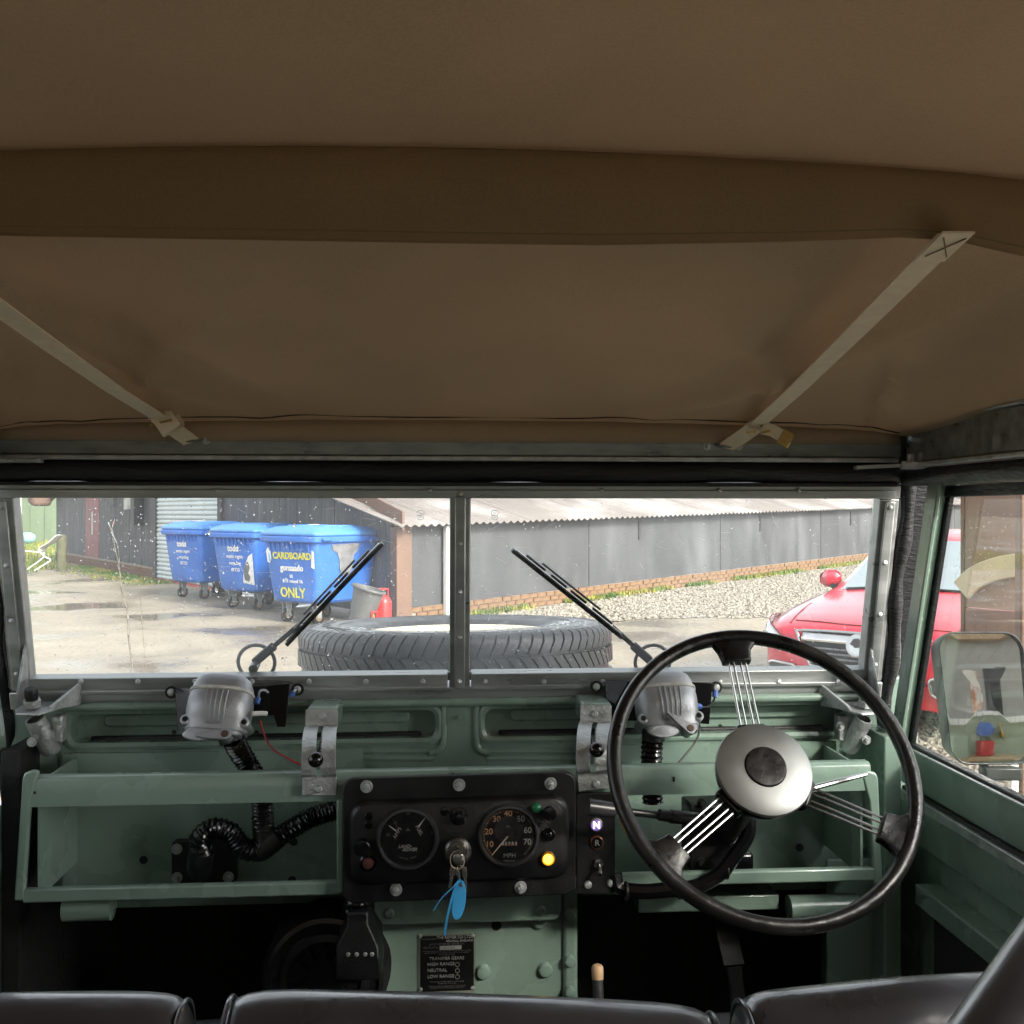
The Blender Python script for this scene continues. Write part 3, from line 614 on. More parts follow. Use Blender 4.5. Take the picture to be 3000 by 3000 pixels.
mb = MB(); mb.lathe(spc(1748, 2467), (0, -1, 0), [(.0105, 0), (.0105, .003), (.009, .0045), (.0085, .003)], 24); mb.build('button_ring', M('copper_ring', (.35, .15, .07), .35, metal=.8, var=.2), sp_)
mb = MB(); mb.lathe(spc(1748, 2467), (0, -1, 0), [(.0085, 0), (.0085, .0042)], 24); mb.build('dark_button', BLACKG, sp_)
text('R', .0125, spc(1748, 2467) + Vector((0, -.0047, 0)), FADED, sp_, bold=.0003)
mb = MB(); mb.lathe(spc(1752, 2529), (0, -1, 0), [(.0085, 0), (.0085, .004)], 6); mb.lathe(spc(1752, 2529), (0, -1, 0), [(.0055, .004), (.0055, .009)], 14); mb.build('toggle_nut', CHROME, sp_)
mb = MB(); mb.lathe(spc(1752, 2529) + Vector((0, -.008, 0)), (0, -1, -.6), [(.0022, 0), (.0034, .014), (.0026, .018)], 10); mb.build('toggle_lever', CHROME, sp_)

# ---- vent levers: slotted, bulged brackets with a ball knob
for (cx, dx, kn, scr, nm) in ((937, 0, (925, 2226), ((945, 2098), (932, 2311)), 'a'), (1740, 0, (1748, 2197), ((1741, 2092), (1746, 2297)), 'b')):
    vl = thing('vent_lever', (0, 0, 0), None, None); vl.parent = V
    top = 2078 if nm == 'a' else 2066; bot = 2329 if nm == 'a' else 2312
    k = -8 if nm == 'a' else 4
    pts = [P(cx + 6, top, -.115), P(cx + 5, top + 50, -.12), P(cx + 2, top + 57, -.150), P(cx - 1, top + 80, -.185), P(cx - 3, top + 120, -.218), P(cx - 4, top + 160, -.228), P(cx - 2, top + 190, -.226), P(cx - 1, top + 196, -.212), P(cx - 2 + (6 if nm == 'b' else 0), bot, -.212)]
    sm = pts[:2] + spline(pts[2:7], 5) + pts[7:]
    mb = MB(); mb.ribbon(sm[:2], (1, 0, 0), .051, .003); mb.ribbon(sm[-2:], (1, 0, 0), .051, .003)
    mid = sm[1:-1]
    for o_ in (-.0148, .0148): mb.ribbon(mid, (1, 0, 0), .0214, .003, o_)
    mb.build('bracket', GALV, vl, bevel=.001)
    mb = MB()
    for q in mid[3:-3]: mb.obox(q + Vector((.0042, .001, 0)), (1, 0, 0), (0, 1, 0), (0, 0, 1), .0018, .0012, .0012)
    mb.build('ratchet_teeth', GALV, vl)
    kc = P(*kn, -.246); mb = MB(); mb.sphere(kc, .0115, 20, 12); mb.build('knob', BLACKG, vl)
    mb = MB(); mb.cyl(kc + Vector((0, .006, 0)), kc + Vector((0, .12, .01)), .003, n=8); mb.build('rod', BLACK, vl)
    place('screw', SCREWB, vl, P(*scr[0], -.119)); place('screw', SCREWB, vl, P(*scr[1], -.2138))
    mb = MB(); a = P(cx + 8, top - 8, -.11); mb.box(a.x - .024, a.x + .024, -.112, -.02, a.z - .035, a.z - .002); mb.build('green_tab', GREEN, vl, bevel=.003)

# ---- wiper motors
def wiper_motor(cx, cy, s, ang):
    wm = thing('wiper_motor', (0, 0, 0), None, None); wm.parent = V
    c0 = P(cx, cy, -.055); a = Vector((sin(ang), -.50, -.86)).normalized(); up = Vector((0, -.86, .50)); rx = a.cross(up).normalized()
    if rx.x < 0: rx = -rx
    up = rx.cross(a).normalized()
    if up.y > 0: up = -up
    KS = .80
    def sec(sv, hw, hf, hb, e=3.0, n=36):      # hf: depth towards the viewer, hb: depth towards the glass
        r = []
        for k in range(n):
            t = 2 * pi * k / n; q = sin(t); r.append(c0 + a * (sv * KS) + rx * (hw * math.copysign(abs(cos(t)) ** (2 / e), cos(t))) + up * ((hf if q > 0 else hb) * math.copysign(abs(q) ** (2 / e), q)))
        return r
    mb = MB(); mb.rings([sec(-.006, .028, .020, .02), sec(-.002, .036, .028, .028), sec(.006, .043, .035, .032), sec(.018, .0475, .039, .034), sec(.030, .049, .040, .034)]); mb.build('casing', CAST, wm, smooth=50)
    mb = MB(); mb.rings([sec(.0305, .0515, .0425, .036), sec(.038, .0520, .043, .036)]); mb.build('gasket_band', M('pale_gasket', (.5, .5, .46), .8, var=.25, vs=90), wm, bevel=.001)
    SF = ((.0385, .0505, .042), (.055, .0515, .045), (.075, .0515, .044), (.092, .0505, .037), (.104, .0500, .031), (.112, .049, .030))
    mb = MB(); mb.rings([sec(q[0], q[1], q[2], .034) for q in SF] + [sec(.118, .045, .027, .03), sec(.121, .03, .02, .02)]); mb.build('cover', CAST, wm, smooth=50)
    def hf(sv): return float(np.interp(sv, [q[0] for q in SF], [q[2] for q in SF]))
    for k in range(5):
        x = -.016 + .008 * k; pts = [c0 + a * (sv * KS) + rx * x * (1.05 - (sv - .04) * 2) + up * (hf(sv) * (1 - .5 * (abs(x) / .05) ** 3) + .0004) for sv in np.linspace(.040, .098, 9)]
        mb = MB(); mb.tube(pts, .0015, 6); mb.build('rib', CAST, wm)
    text('LUCAS', .0088, c0 + a * (.1035 * KS) + up * .0322, CAST, wm, right=rx, up=-a, ext=.0012, bold=.0002)
    for q in (-1, 1):
        p = c0 + a * (.098 * KS) + rx * (.0465 * q) + up * .012; mb = MB(); mb.lathe(p, up, [(.0085, -.03), (.0085, .012), (.006, .014)], 14); mb.build('screw_boss', CAST, wm)
        mb = MB(); mb.lathe(p + up * .0142, up, [(.0045, 0), (.004, .0015)], 10); mb.build('screw', BLACK, wm)
    b0 = c0 + a * (.116 * KS) + up * .012
    mb = MB(); mb.prism([b0 + rx * x + up * y for x, y in rrect(.088, .044, .018, 6)], a * .009); mb.build('skirt', CAST, wm, bevel=.003)
    mb = MB(); mb.lathe(b0 + a * .012 + rx * -.018 + up * .022, (up + a * .25), [(.025, -.004), (.0255, .001), (.022, .003)], 28, sx=1, sy=.40); mb.build('oval_plate', CAST, wm)
    lv0 = b0 + a * .012 + rx * .024 + up * .026; dirn = (rx * -1 + a * (.12 if s < 0 else -.85)).normalized(); fwd = up
    mb = MB(); mb.lathe(b0 + a * .010 + rx * .024, up, [(.0085, 0), (.0085, .024), (.007, .026)], 16); mb.build('lever_boss', CAST, wm)
    sd_ = dirn.cross(fwd).normalized()
    mb = MB(); mb.prism([lv0 + dirn * x + sd_ * y for x, y in ((-.009, -.006), (-.003, -.009), (.03, -.0045), (.044, -.001), (.044, .001), (.03, .004), (-.003, .009), (-.009, .006))], fwd * .007); mb.build('park_lever', CAST, wm, bevel=.0015)
    mb = MB(); mb.lathe(lv0 + fwd * .0072, fwd, [(.0058, 0), (.005, .002)], 12); mb.build('screw', M('brown_steel', (.12, .08, .06), .5, metal=.6), wm)
    return wm, c0, a, rx, up
wmL = wiper_motor(662, 1992, -1, radians(-4)); wmR = wiper_motor(1938, 1985, 1, radians(2))
def motor_plate(wm, poly, flaps, lugs):
    mb = MB(); mb.prism([P(a, b, -.03) for a, b in poly], (0, .004, 0)); mb.build('mounting_plate', BLACK, wm, bevel=.0015)
    for f in flaps:
        mb = MB(); q = [P(a, b, y) for a, b, y in f]; mb.prism(q, (0, .003, 0)); mb.build('plate_flange', BLACKG, wm, bevel=.002)
    for (a, b) in lugs:
        c = P(a, b, -.034); mb = MB(); mb.lathe(c, (0, -1, 0), [(.0105, -.002), (.0105, .001)], 16); mb.build('lug', BLACK, wm); place('screw', SCREWB, wm, c + Vector((0, -.0012, 0)))
motor_plate(wmL[0], [(530, 2022), (845, 2005), (832, 2095), (540, 2106)], [((512, 2018, -.036), (580, 2014, -.036), (556, 2100, -.08), (524, 2144, -.09), (520, 2140, -.05)), ((776, 2008, -.036), (850, 2002, -.036), (836, 2130, -.09), (812, 2130, -.10), (790, 2060, -.06))], ((502, 2028), (872, 2020)))
motor_plate(wmR[0], [(1775, 1995), (2085, 2000), (2075, 2120), (1790, 2110)], [((1772, 1993, -.036), (1840, 1996, -.036), (1805, 2060, -.07), (1790, 2120, -.09), (1780, 2118, -.05)), ((2016, 1998, -.036), (2088, 2002, -.036), (2078, 2122, -.09), (2050, 2120, -.10), (2030, 2060, -.06))], ((1747, 2012), (2098, 2014)))
def wire(pts, r, mat, parent, nm='wire'):
    mb = MB(); mb.tube(spline(pts, 6), r, 8); return mb.build(nm, mat, parent)
wire([P(763, 2112, -.09), P(775, 2155, -.11), P(800, 2195, -.13), P(850, 2225, -.15), P(892, 2246, -.16)], .0016, REDW, wmL[0])
wire([P(757, 2055, -.07), P(760, 2028, -.06), P(775, 2022, -.05), P(790, 2034, -.045)], .0022, M('grey_wire', (.25, .27, .3), .4), wmL[0]); wire([P(752, 2062, -.075), P(757, 2044, -.07)], .0045, BLUET, wmL[0], 'crimp_terminal')
wire([P(850, 2040, -.045), P(862, 2028, -.042)], .0045, BLUET, wmL[0], 'crimp_terminal'); wire([P(862, 2028, -.042), P(872, 2020, -.042)], .004, CHROME, wmL[0], 'ring_terminal')
wire([P(738, 2092, -.11), P(765, 2090, -.10), P(782, 2091, -.095)], .004, M('pale_terminal', (.6, .6, .58), .5), wmL[0], 'spade_terminal')
wire([P(2012, 2062, -.10), P(2035, 2066, -.09), P(2052, 2071, -.085)], .005, BLUET, wmR[0], 'crimp_terminal'); wire([P(2015, 2100, -.11), P(2044, 2106, -.10)], .005, BLUET, wmR[0], 'crimp_terminal')
wire([P(2052, 2072, -.085), P(2075, 2070, -.07), P(2090, 2055, -.05), P(2096, 2030, -.04)], .0018, BLACK, wmR[0]); wire([P(2094, 2042, -.045), P(2096, 2024, -.042)], .005, BLUET, wmR[0], 'crimp_terminal')
wire([P(2044, 2106, -.10), P(2050, 2130, -.11), P(2040, 2170, -.13), P(2005, 2215, -.15), P(1980, 2245, -.165), P(1975, 2262, -.16)], .0018, M('dark_grey_wire', (.05, .05, .05), .4), wmR[0])

# ---- wipers outside the glass
def wiper(base, mid, tip, b0, b1, ring):
    wp = thing('wiper', (0, 0, 0), None, None); wp.parent = V
    def g(q, off): p = PW(*q); return W(p.x, (p - W0).dot(WU), -off)
    A, B = g(base, .034), g(mid, .026)
    mb = MB(); mb.bar(A, A.lerp(B, .45), WN, .005, .0075); mb.build('arm_head', BLACK, wp, bevel=.002)
    mb = MB(); mb.bar(A.lerp(B, .4), B, WN, .0025, .0042); mb.build('arm', RUBBER, wp, bevel=.001)
    C, D = g(b0, .016), g(b1, .016)
    mb = MB(); mb.bar(C, D, WN, .0055, .0032); mb.build('blade_rubber', RUBBER, wp)
    dv = (D - C).normalized(); sv = dv.cross(WN)
    if sv.z < 0: sv = -sv
    mb = MB(); o = sv * .004
    mb.bar(C.lerp(D, .02) + o, C.lerp(D, .98) + o, WN, .002, .0012)
    mb.build('blade_spring', CHROME, wp)
    mb = MB(); o = sv * .0085
    for t0, t1 in ((.12, .30), (.36, .50), (.54, .68), (.73, .9)): mb.bar(C.lerp(D, t0) + o, C.lerp(D, t1) + o, WN, .003, .0022)
    mb.bar(C.lerp(D, .25) + o * 1.4 + sv * .003, C.lerp(D, .78) + o * 1.4 + sv * .003, WN, .003, .0018); mb.build('blade_yoke', BLACK, wp, bevel=.0005)
    rc = g(ring, .045); mb = MB(); pts = [rc + Vector((cos(t), 0, 0)) * .0315 + WU * (sin(t) * .0315) for t in [2 * pi * k / 32 for k in range(32)]]
    mb.tube(pts, .0032, 8, closed=True); mb.build('spindle_grommet', RUBBER, wp)
    mb = MB(); mb.cyl(g(ring, .012), g(ring, .04), .008, n=14); mb.build('spindle', SATIN, wp)
wiper((735, 1962), (870, 1845), None, (836, 1898), (1120, 1598), (738, 1968)); wiper((1915, 1955), (1800, 1850), None, (1826, 1876), (1502, 1618), (1927, 1966))
# ---- ribbed hoses
def hose(pts, r, parent, nm='ribbed_hose', pitch=.0062, mat=None, amp=.14):
    c = spline(pts, 24); L_ = [0]
    for i in range(1, len(c)): L_.append(L_[-1] + (c[i] - c[i - 1]).length)
    n = max(8, int(L_[-1] / (pitch / 4))); q = []; rs = []; j = 0
    for k in range(n + 1):
        s = L_[-1] * k / n
        while j < len(L_) - 2 and L_[j + 1] < s: j += 1
        t = (s - L_[j]) / max(1e-9, L_[j + 1] - L_[j]); q.append(c[j].lerp(c[j + 1], min(1, t))); rs.append(r * (1 - amp * (.5 - .5 * cos(2 * pi * s / pitch)) + .02 * sin(k * .7)))
    mb = MB(); mb.tube(q, rs, 18); return mb.build(nm, mat or BLACKG, parent, smooth=60)
dh = thing('demister_duct', (0, 0, 0), None, None); dh.parent = V
hose([P(684, 2165, -.11), P(700, 2200, -.10), P(725, 2238, -.095), P(752, 2285, -.10), P(768, 2340, -.10), P(770, 2400, -.10), P(772, 2440, -.10)], .0185, dh)
mb = MB(); mb.tube([P(672, 2150, -.105), P(680, 2176, -.108)], .019, 18); mb.build('hose_collar', BLACK, dh)
hose([P(592, 2500, -.105), P(588, 2455, -.12), P(625, 2428, -.12), P(672, 2438, -.12), P(705, 2478, -.12), P(735, 2492, -.115), P(762, 2482, -.11)], .0178, dh)
hose([P(800, 2462, -.105), P(860, 2425, -.10), P(920, 2393, -.09), P(1010, 2366, -.085), P(1060, 2358, -.085)], .0175, dh)
mb = MB(); mb.tube(spline([P(772, 2425, -.10), P(773, 2470, -.105), P(768, 2498, -.11)], 5), .0172, 16); mb.tube(spline([P(740, 2492, -.113), P(770, 2488, -.11), P(815, 2452, -.104)], 5), .0175, 16); mb.build('y_piece', BLACK, dh)
c, w_, h_ = ctr(502, 694, 2463, 2586, -.044)
mb = MB(); plate(mb, c, w_, h_, .009, .012, 4); mb.build('elbow_flange', RUBBER, dh, bevel=.002)
for px, py in ((518, 2487), (519, 2571), (669, 2569)): place('screw', screw_mesh('screw', .009, GALV, hexa=True), dh, P(px, py, -.0445))
mb = MB(); mb.tube(spline([P(585, 2545, -.045), P(585, 2538, -.075), P(588, 2515, -.10), P(592, 2490, -.106)], 6), .0205, 20); mb.build('elbow', RUBBER, dh)
dr = thing('demister_duct', (0, 0, 0), None, None); dr.parent = V
hose([P(1912, 2148, -.11), P(1910, 2200, -.105), P(1909, 2262, -.10), P(1912, 2350, -.10)], .0185, dr, pitch=.0085, amp=.16)
mb = MB(); mb.tube([P(1915, 2135, -.11), P(1914, 2168, -.11)], .0192, 18); mb.build('hose_collar', BLACK, dr)

# ---- lower dash: green centre panel, data plate, heater
lp = thing('centre_panel', (0, 0, 0), None, None); lp.parent = V
yC = -.10
a = P(1085, 2690, yC); b = P(1656, 2960, yC)
mb = MB(); mb.box(a.x, b.x, yC, yC + .012, .62, a.z + .06); mb.build('panel', GREEN, lp, bevel=.004)
mb = MB(); x = b.x; mb.box(x - .004, x + .02, yC - .008, yC + .20, .62, a.z + .06); mb.build('side_flange', GREEN, lp, bevel=.006)
c, w_, h_ = ctr(1093, 1643, 2590, 2697, yC - .03)
mb = MB(); plate(mb, c, w_, h_, .014, .012, 4); mb.build('bracket_strip', GREEN, lp, bevel=.003)
for px, py in ((1140, 2676), (1585, 2668)): place('bolt', PBOLT, lp, P(px, py, yC - .0302))
for px, py in ((1415, 2846), (1597, 2840), (1580, 2697), (1432, 2648)): place('bolt', PBOLT, lp, P(px, py, yC - .0003), scale=(1.5, 1.7, 1.5))
for py in (2815, 2905, 2680): place('bolt', PBOLT, lp, P(1670, py, yC - .008), scale=(1.2, 1.5, 1.2))
mb = MB(); mb.lathe(P(1454, 2711, yC - .0005), (0, -1, 0), [(.0085, 0), (.0085, .001)], 16); mb.build('bolt_hole', BLACK, lp)
dp = thing('data_plate', (0, 0, 0), None, None); dp.parent = V
c, w_, h_ = ctr(1226, 1393, 2738, 2905, yC - .002); UPD = Vector((0, 0, 1)); RD = Vector((1, 0, .004))
mb = MB(); mb.box(c.x - w_ / 2, c.x + w_ / 2, c.y, c.y + .0019, c.z - h_ / 2, c.z + h_ / 2); mb.build('plate_border', M('dull_alloy_border', (.30, .33, .28), .5, metal=.5, var=.2), dp)
mb = MB(); mb.box(c.x - w_ / 2 + .0028, c.x + w_ / 2 - .0028, c.y - .0006, c.y - .0001, c.z - h_ / 2 + .0028, c.z + h_ / 2 - .0028); mb.build('plate_face', DIAL, dp)
for px, py in ((1231, 2743), (1385, 2741), (1232, 2899), (1384, 2894)): place('rivet', RIVET, dp, P(px, py, c.y - .0006))
yD = c.y - .0011
def pl(px, py): return P(px, py, yD)
def line(body, size, x, y, mat=GREYP, **k): text(body, size, pl(x, y), mat, dp, **k)
line('MANUFACTURED BY', .0026, 1257, 2752, FADED); line('THE ROVER CO LTD', .0062, 1330, 2746)
line('SOLIHULL, ENGLAND', .0046, 1347, 2756); line('LAND-ROVER 88" SERIES 2 A.', .0046, 1309, 2766, FADED); line('VEHICLE No.', .0046, 1262, 2777, FADED)
mb = MB(); q0 = pl(1288, 2772); q1 = pl(1352, 2781); mb.box(q0.x, q1.x, yD, yD + .0006, q1.z, q0.z); mb.build('number_strip', GREYP, dp)
line('24101800', .0046, 1316, 2776.5, FADED)
for k, (tx, x, y) in enumerate((('THIS VEHICLE EMBODIES PARTS MADE UNDER THE FOLLOWING', 1309, 2786), ('BRITISH PATENTS AND PATENT APPLICATIONS NUMBERED', 1309, 2791.5), ('OTHERS BEING MADE', 1309, 2797))): line(tx, .0027, x, y, FADED)
line('TRANSFER GEARS', .0072, 1309, 2808)
for tx, y in (('HIGH RANGE', 2826), ('NEUTRAL', 2844), ('LOW RANGE', 2862)): line(tx, .0074, 1252, y, align='LEFT')
for y in (2826, 2844, 2862):
    cc = pl(1340, y); mb = MB(); mb.tube([cc + Vector((cos(t) * .0034, 0, sin(t) * .0034)) for t in [2 * pi * k / 20 for k in range(20)]], .00035, 4, closed=True); mb.build('gate_ring', GREYP, dp)
for y in (2835, 2853): mb = MB(); mb.tube([pl(1340, y - 2.5), pl(1340, y + 2.5)], .0003, 4); mb.build('gate_line', GREYP, dp)
for tx, y in (('TO ENGAGE 4-WHEEL DRIVE IN HIGH RANGE', 2876), ('DEPRESS YELLOW KNOB', 2881.5), ('TO DIS-ENGAGE 4-WHEEL DRIVE IN HIGH RANGE', 2889), ('CHANGE INTO LOW AND BACK INTO HIGH', 2894)): line(tx, .0027, 1309, y, FADED)
mb = MB(); q0 = pl(1226, 2909); q1 = pl(1390, 2960); mb.box(q0.x, q1.x, yD, yD + .002, q1.z, q0.z); mb.build('plate_border', M('dull_alloy_border', (.30, .33, .28)), dp)

ht = thing('heater', (0, 0, 0), None, None); ht.parent = V
hc = P(952, 2880, -.16)
mb = MB(); prof = []
for k in range(9): prof += [(.098 - .0015 * k * .3, .0 + k * .009), (.102 - .0015 * k * .3, .0045 + k * .009)]
prof += [(.092, .086), (.085, .088), (.083, .082), (.070, .082), (.068, .088), (.058, .090), (.056, .082), (.03, .082), (.01, .084)]
mb.lathe(hc + Vector((0, .08, 0)), (0, -1, .1), prof, 56); mb.build('drum', M('heater_gloss_black', (.012, .012, .013), .22, var=.2), ht)
for k in range(12):
    t = 2 * pi * k / 12; mb = MB(); d = Vector((cos(t), 0, sin(t))); mb.bar(hc + Vector((0, -.005, .008)) + d * .03, hc + Vector((0, -.006, .008)) + d * .055, (0, 1, 0), .004, .003); mb.build('vane', BLACK, ht)
c, w_, h_ = ctr(965, 1110, 2740, 2800, -.22); 
mb = MB(); s0 = P(985, 2805, -.23); s1 = P(1118, 2770, -.23); t0 = P(1020, 2660, -.2); t1 = P(1082, 2660, -.2)
mb.rings([[Vector((s0.x, -.235, s1.z - .05)), Vector((s1.x, -.235, s1.z - .05)), Vector((s1.x, -.14, s1.z - .05)), Vector((s0.x, -.14, s1.z - .05))],
    [Vector((s0.x, -.235, s1.z)), Vector((s1.x - .004, -.235, s1.z)), Vector((s1.x - .004, -.14, s1.z)), Vector((s0.x, -.14, s1.z))],
    [Vector((t0.x, -.22, s1.z + .028)), Vector((t1.x, -.22, s1.z + .028)), Vector((t1.x, -.15, s1.z + .028)), Vector((t0.x, -.15, s1.z + .028))],
    [Vector((t0.x, -.22, t0.z)), Vector((t1.x, -.22, t0.z)), Vector((t1.x, -.15, t0.z)), Vector((t0.x, -.15, t0.z))]]); mb.build('outlet_box', BLACK, ht, bevel=.003)
for px in (1020, 1045, 1070, 1090): place('screw', RIVET, ht, P(px, 2796, -.2365))
hose([P(1045, 2668, -.185), P(1045, 2640, -.185), P(1045, 2600, -.17)], .022, ht, pitch=.006)
# floor and firewall; the firewall is coloured near black for the unlit recess
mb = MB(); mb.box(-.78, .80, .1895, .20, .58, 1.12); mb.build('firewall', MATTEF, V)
mb = MB(); mb.box(-.70, .715, -.0255, .1895, 1.085, 1.095); mb.build('bulkhead_shelf', GREEN, V)
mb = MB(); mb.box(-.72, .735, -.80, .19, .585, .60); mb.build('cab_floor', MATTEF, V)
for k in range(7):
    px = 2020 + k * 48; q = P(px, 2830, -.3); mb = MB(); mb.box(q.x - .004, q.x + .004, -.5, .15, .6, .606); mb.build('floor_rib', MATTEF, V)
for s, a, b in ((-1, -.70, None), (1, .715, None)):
    mb = MB(); mb.box(min(a, a + .03 * s), max(a, a + .03 * s), -.10, .19, .6, 1.30); mb.build('footwell_side', GREEN if s > 0 else MATTEF, V, bevel=.003)  # left side coloured near black in place of its shade
# black trim panel and steel tube under each side of the dash
p0 = P(330, 2660, -.165); mb = MB(); mb.cyl((P(190, 2660, -.165).x, -.165, p0.z + .002), (p0.x, -.165, p0.z + .002), .02, n=18); mb.build('cross_tube', GREEN, V)
p0 = P(2310, 2660, -.165); mb = MB(); mb.cyl((.64, -.165, p0.z), (p0.x, -.165, p0.z), .02, n=18); mb.build('cross_tube', GREEN, V)
a = P(1870, 2628, -.15); b = P(2280, 2662, -.15); mb = MB(); mb.box(a.x, b.x, -.155, -.10, b.z, a.z); mb.build('support_channel', GREEN, V, bevel=.003)
a = P(2420, 2720, -.05); b = P(2610, 2990, -.05); mb = MB(); mb.box(a.x, b.x, -.055, -.045, .6, a.z + .12); mb.build('footwell_panel', GREEN, V, bevel=.003)
mb = MB(); mb.bar(P(2120, 2700, -.05), P(2150, 2830, -.10), (1, 0, 0), .018, .004); mb.bar(P(2150, 2830, -.10), P(2170, 3000, -.12), (1, 0, 0), .012, .004); mb.build('pedal_arm', BLACK, V, bevel=.001)
# gear lever with a bare wooden tip
lv = thing('transfer_lever', (0, 0, 0), None, None); lv.parent = V
q0 = P(1755, 2990, -.42); q1 = P(1751, 2868, -.40); q2 = P(1750, 2832, -.397)
mb = MB(); mb.tube([q0 + Vector((0, .03, -.25)), q0, q1], .0075, 12); mb.build('shaft', RUBBER, lv)
mb = MB(); mb.lathe(q1, q2 - q1, [(.0078, 0), (.0082, .006), (.0082, .014), (.006, .018), (.002, .0195)], 16); mb.build('tip', WOOD, lv)

# ---- steering wheel
SWC = Vector((.42, -.37, 1.318)); SE = radians(36); SN = Vector((0, -cos(SE), sin(SE))); SA = Vector((1, 0, 0)); SB = SN.cross(SA) * -1
if SB.z < 0: SB = -SB
SR = .2115
def sw(ang, r, off=0.0): return SWC + SA * (sin(ang) * r) + SB * (cos(ang) * r) + SN * off       # ang clockwise from top as the driver sees it
st = thing('steering_wheel', (0, 0, 0), None, None); st.parent = V
mb = MB(); n = 96; secs = []
for k in range(n):
    t = 2 * pi * k / n; c = sw(t, SR); u = (c - SWC).normalized()
    secs.append([c + u * (.0108 * cos(q)) + SN * (.0128 * sin(q)) for q in [2 * pi * j / 14 for j in range(14)]])
secs.append(secs[0]); mb.rings(secs, False, False); mb.build('rim', WHEELBK, st)
HB_ = .075
def PS(px, py, off=0.0): return PN(px, py, SWC + SN * off, SN)
hubc = SWC + SN * -.03
def ang_of(px, py): p = PS(px, py) - SWC; return math.atan2(p.dot(SA), p.dot(SB))
angs = (ang_of(2152, 1900), ang_of(2610, 2430), ang_of(1960, 2505))
for t in angs:
    u = SA * sin(t) + SB * cos(t); v = SA * cos(t) - SB * sin(t)
    # rim boss
    mb = MB(); bs = []
    for r, hw in ((SR - .042, .0215), (SR - .034, .022), (SR - .022, .025), (SR - .012, .034), (SR - .006, .05)):
        c = SWC + u * r + SN * (-.004 if r < SR - .02 else 0); th = .009 if r < SR - .012 else .006
        bs.append([c + v * hw + SN * th * .6, c + v * hw * .7 + SN * th, c - v * hw * .7 + SN * th, c - v * hw + SN * th * .6, c - v * hw - SN * th, c + v * hw - SN * th])
    mb.rings(bs); mb.build('rim_boss', WHEELBK, st, bevel=.002)
    for k in (-1.5, -.62, .62, 1.5):
        a = SWC + u * (SR - .036) + v * (k * .0085) + SN * -.004; b = SWC + u * .055 + v * (k * .0072 + k * .002) + SN * -.016
        mb = MB(); mb.cyl(a, b, .0018, n=8); mb.build('spoke', CHROME, st)
    mb = MB(); c = SWC + u * .058 + SN * -.018; mb.obox(c, u, v, SN, .016, .022, .011); mb.build('hub_boss', BLACKG, st, bevel=.005)
hr_ = .067
hc_ = PN(2224, 2262, SWC + SN * .012, SN)
HO = SWC
mb = MB(); mb.lathe(HO + SN * -.034, SN, [(.05, 0), (.062, .004), (.066, .018), (.066, .03)], 48); mb.build('hub', BLACKG, st)
mb = MB(); mb.lathe(HO + SN * -.004, SN, [(.0675, 0), (.0685, .003), (.067, .0075), (.060, .0105), (.040, .0135), (.0295, .0142), (.029, .012)], 64, True, False); mb.build('hub_cover', SATIN, st)
mb = MB(); mb.lathe(HO + SN * .0075, SN, [(.0288, 0), (.0288, .0052), (.0278, .0062), (.024, .0066), (.012, .0068)], 40); mb.build('horn_button', WHEELBK, st)
# ---- column and switchgear
scn = thing('steering_column', (0, 0, 0), None, None); scn.parent = V
mb = MB(); mb.cyl(HO + SN * -.034, HO + SN * -.62, .024, n=20); mb.build('tube', BLACK, scn)
mb = MB(); c, w_, h_ = ctr(2012, 2200, 2350, 2570, -.16); mb.box(c.x - w_ / 2, c.x + w_ / 2 * .3, -.18, -.12, c.z - h_ / 2 + .02, c.z + h_ / 2); mb.build('support_bracket', BLACK, scn, bevel=.004)
mb = MB(); mb.box(c.x - .02, c.x + .055, -.17, -.09, c.z - h_ / 2 - .004, c.z - .02); mb.build('clamp_block', BLACKG, scn, bevel=.006)
for px, py in ((2055, 2353), (2050, 2525), (2190, 2400)): place('bolt', screw_mesh('bolt', .008, BLACK, hexa=True), scn, P(px, py, -.181))
mb = MB(); a = P(1722, 2364, -.29); b = P(1800, 2374, -.285); c = P(2010, 2398, -.27); mb.tube([a, a.lerp(b, .5), b], [.0125, .0122, .0112], 16); mb.build('stalk_grip', M('grey_black_plastic', (.03, .031, .034), .4), scn)
mb = MB(); mb.tube([b, b.lerp(c, .5), c], [.0062, .0055, .006], 12); mb.cyl(P(1930, 2387, -.275), P(1965, 2392, -.273), .0085, n=14); mb.cyl(P(1965, 2392, -.273), P(2060, 2402, -.265), .010, n=14); mb.build('indicator_stalk', BLACK, scn)
mb = MB(); a = P(2375, 2310, -.33); b = P(2538, 2268, -.30); mb.tube([a, a.lerp(b, .6), b], [.0042, .0038, .0032], 10); mb.build('horn_stalk', CHROME, scn)
hz = [P(2195, 2400, -.2), P(2190, 2450, -.21), P(2150, 2510, -.22), P(2110, 2560, -.225), P(2040, 2598, -.225), P(1960, 2606, -.222), P(1880, 2612, -.22), P(1815, 2600, -.215), P(1800, 2560, -.21)]
wire(hz, .0115, BLACKG, scn, 'taped_loom')
for px, py in ((1835, 2610), (1990, 2606), (2128, 2548)): mb = MB(); p = P(px, py, -.222); mb.tube([p + Vector((0, cos(t) * .0128, sin(t) * .0128)) for t in [2 * pi * k / 14 for k in range(14)]], .0022, 6, closed=True); mb.build('cable_tie', BLACK, scn)
for k in range(5):
    wire([P(2080 + k * 22, 2560, -.16), P(2100 + k * 16, 2520 - k * 9, -.17), P(2120 + k * 10, 2470, -.16), P(2150 + k * 8, 2420, -.15)], .0035, BLACK, scn, 'cable')

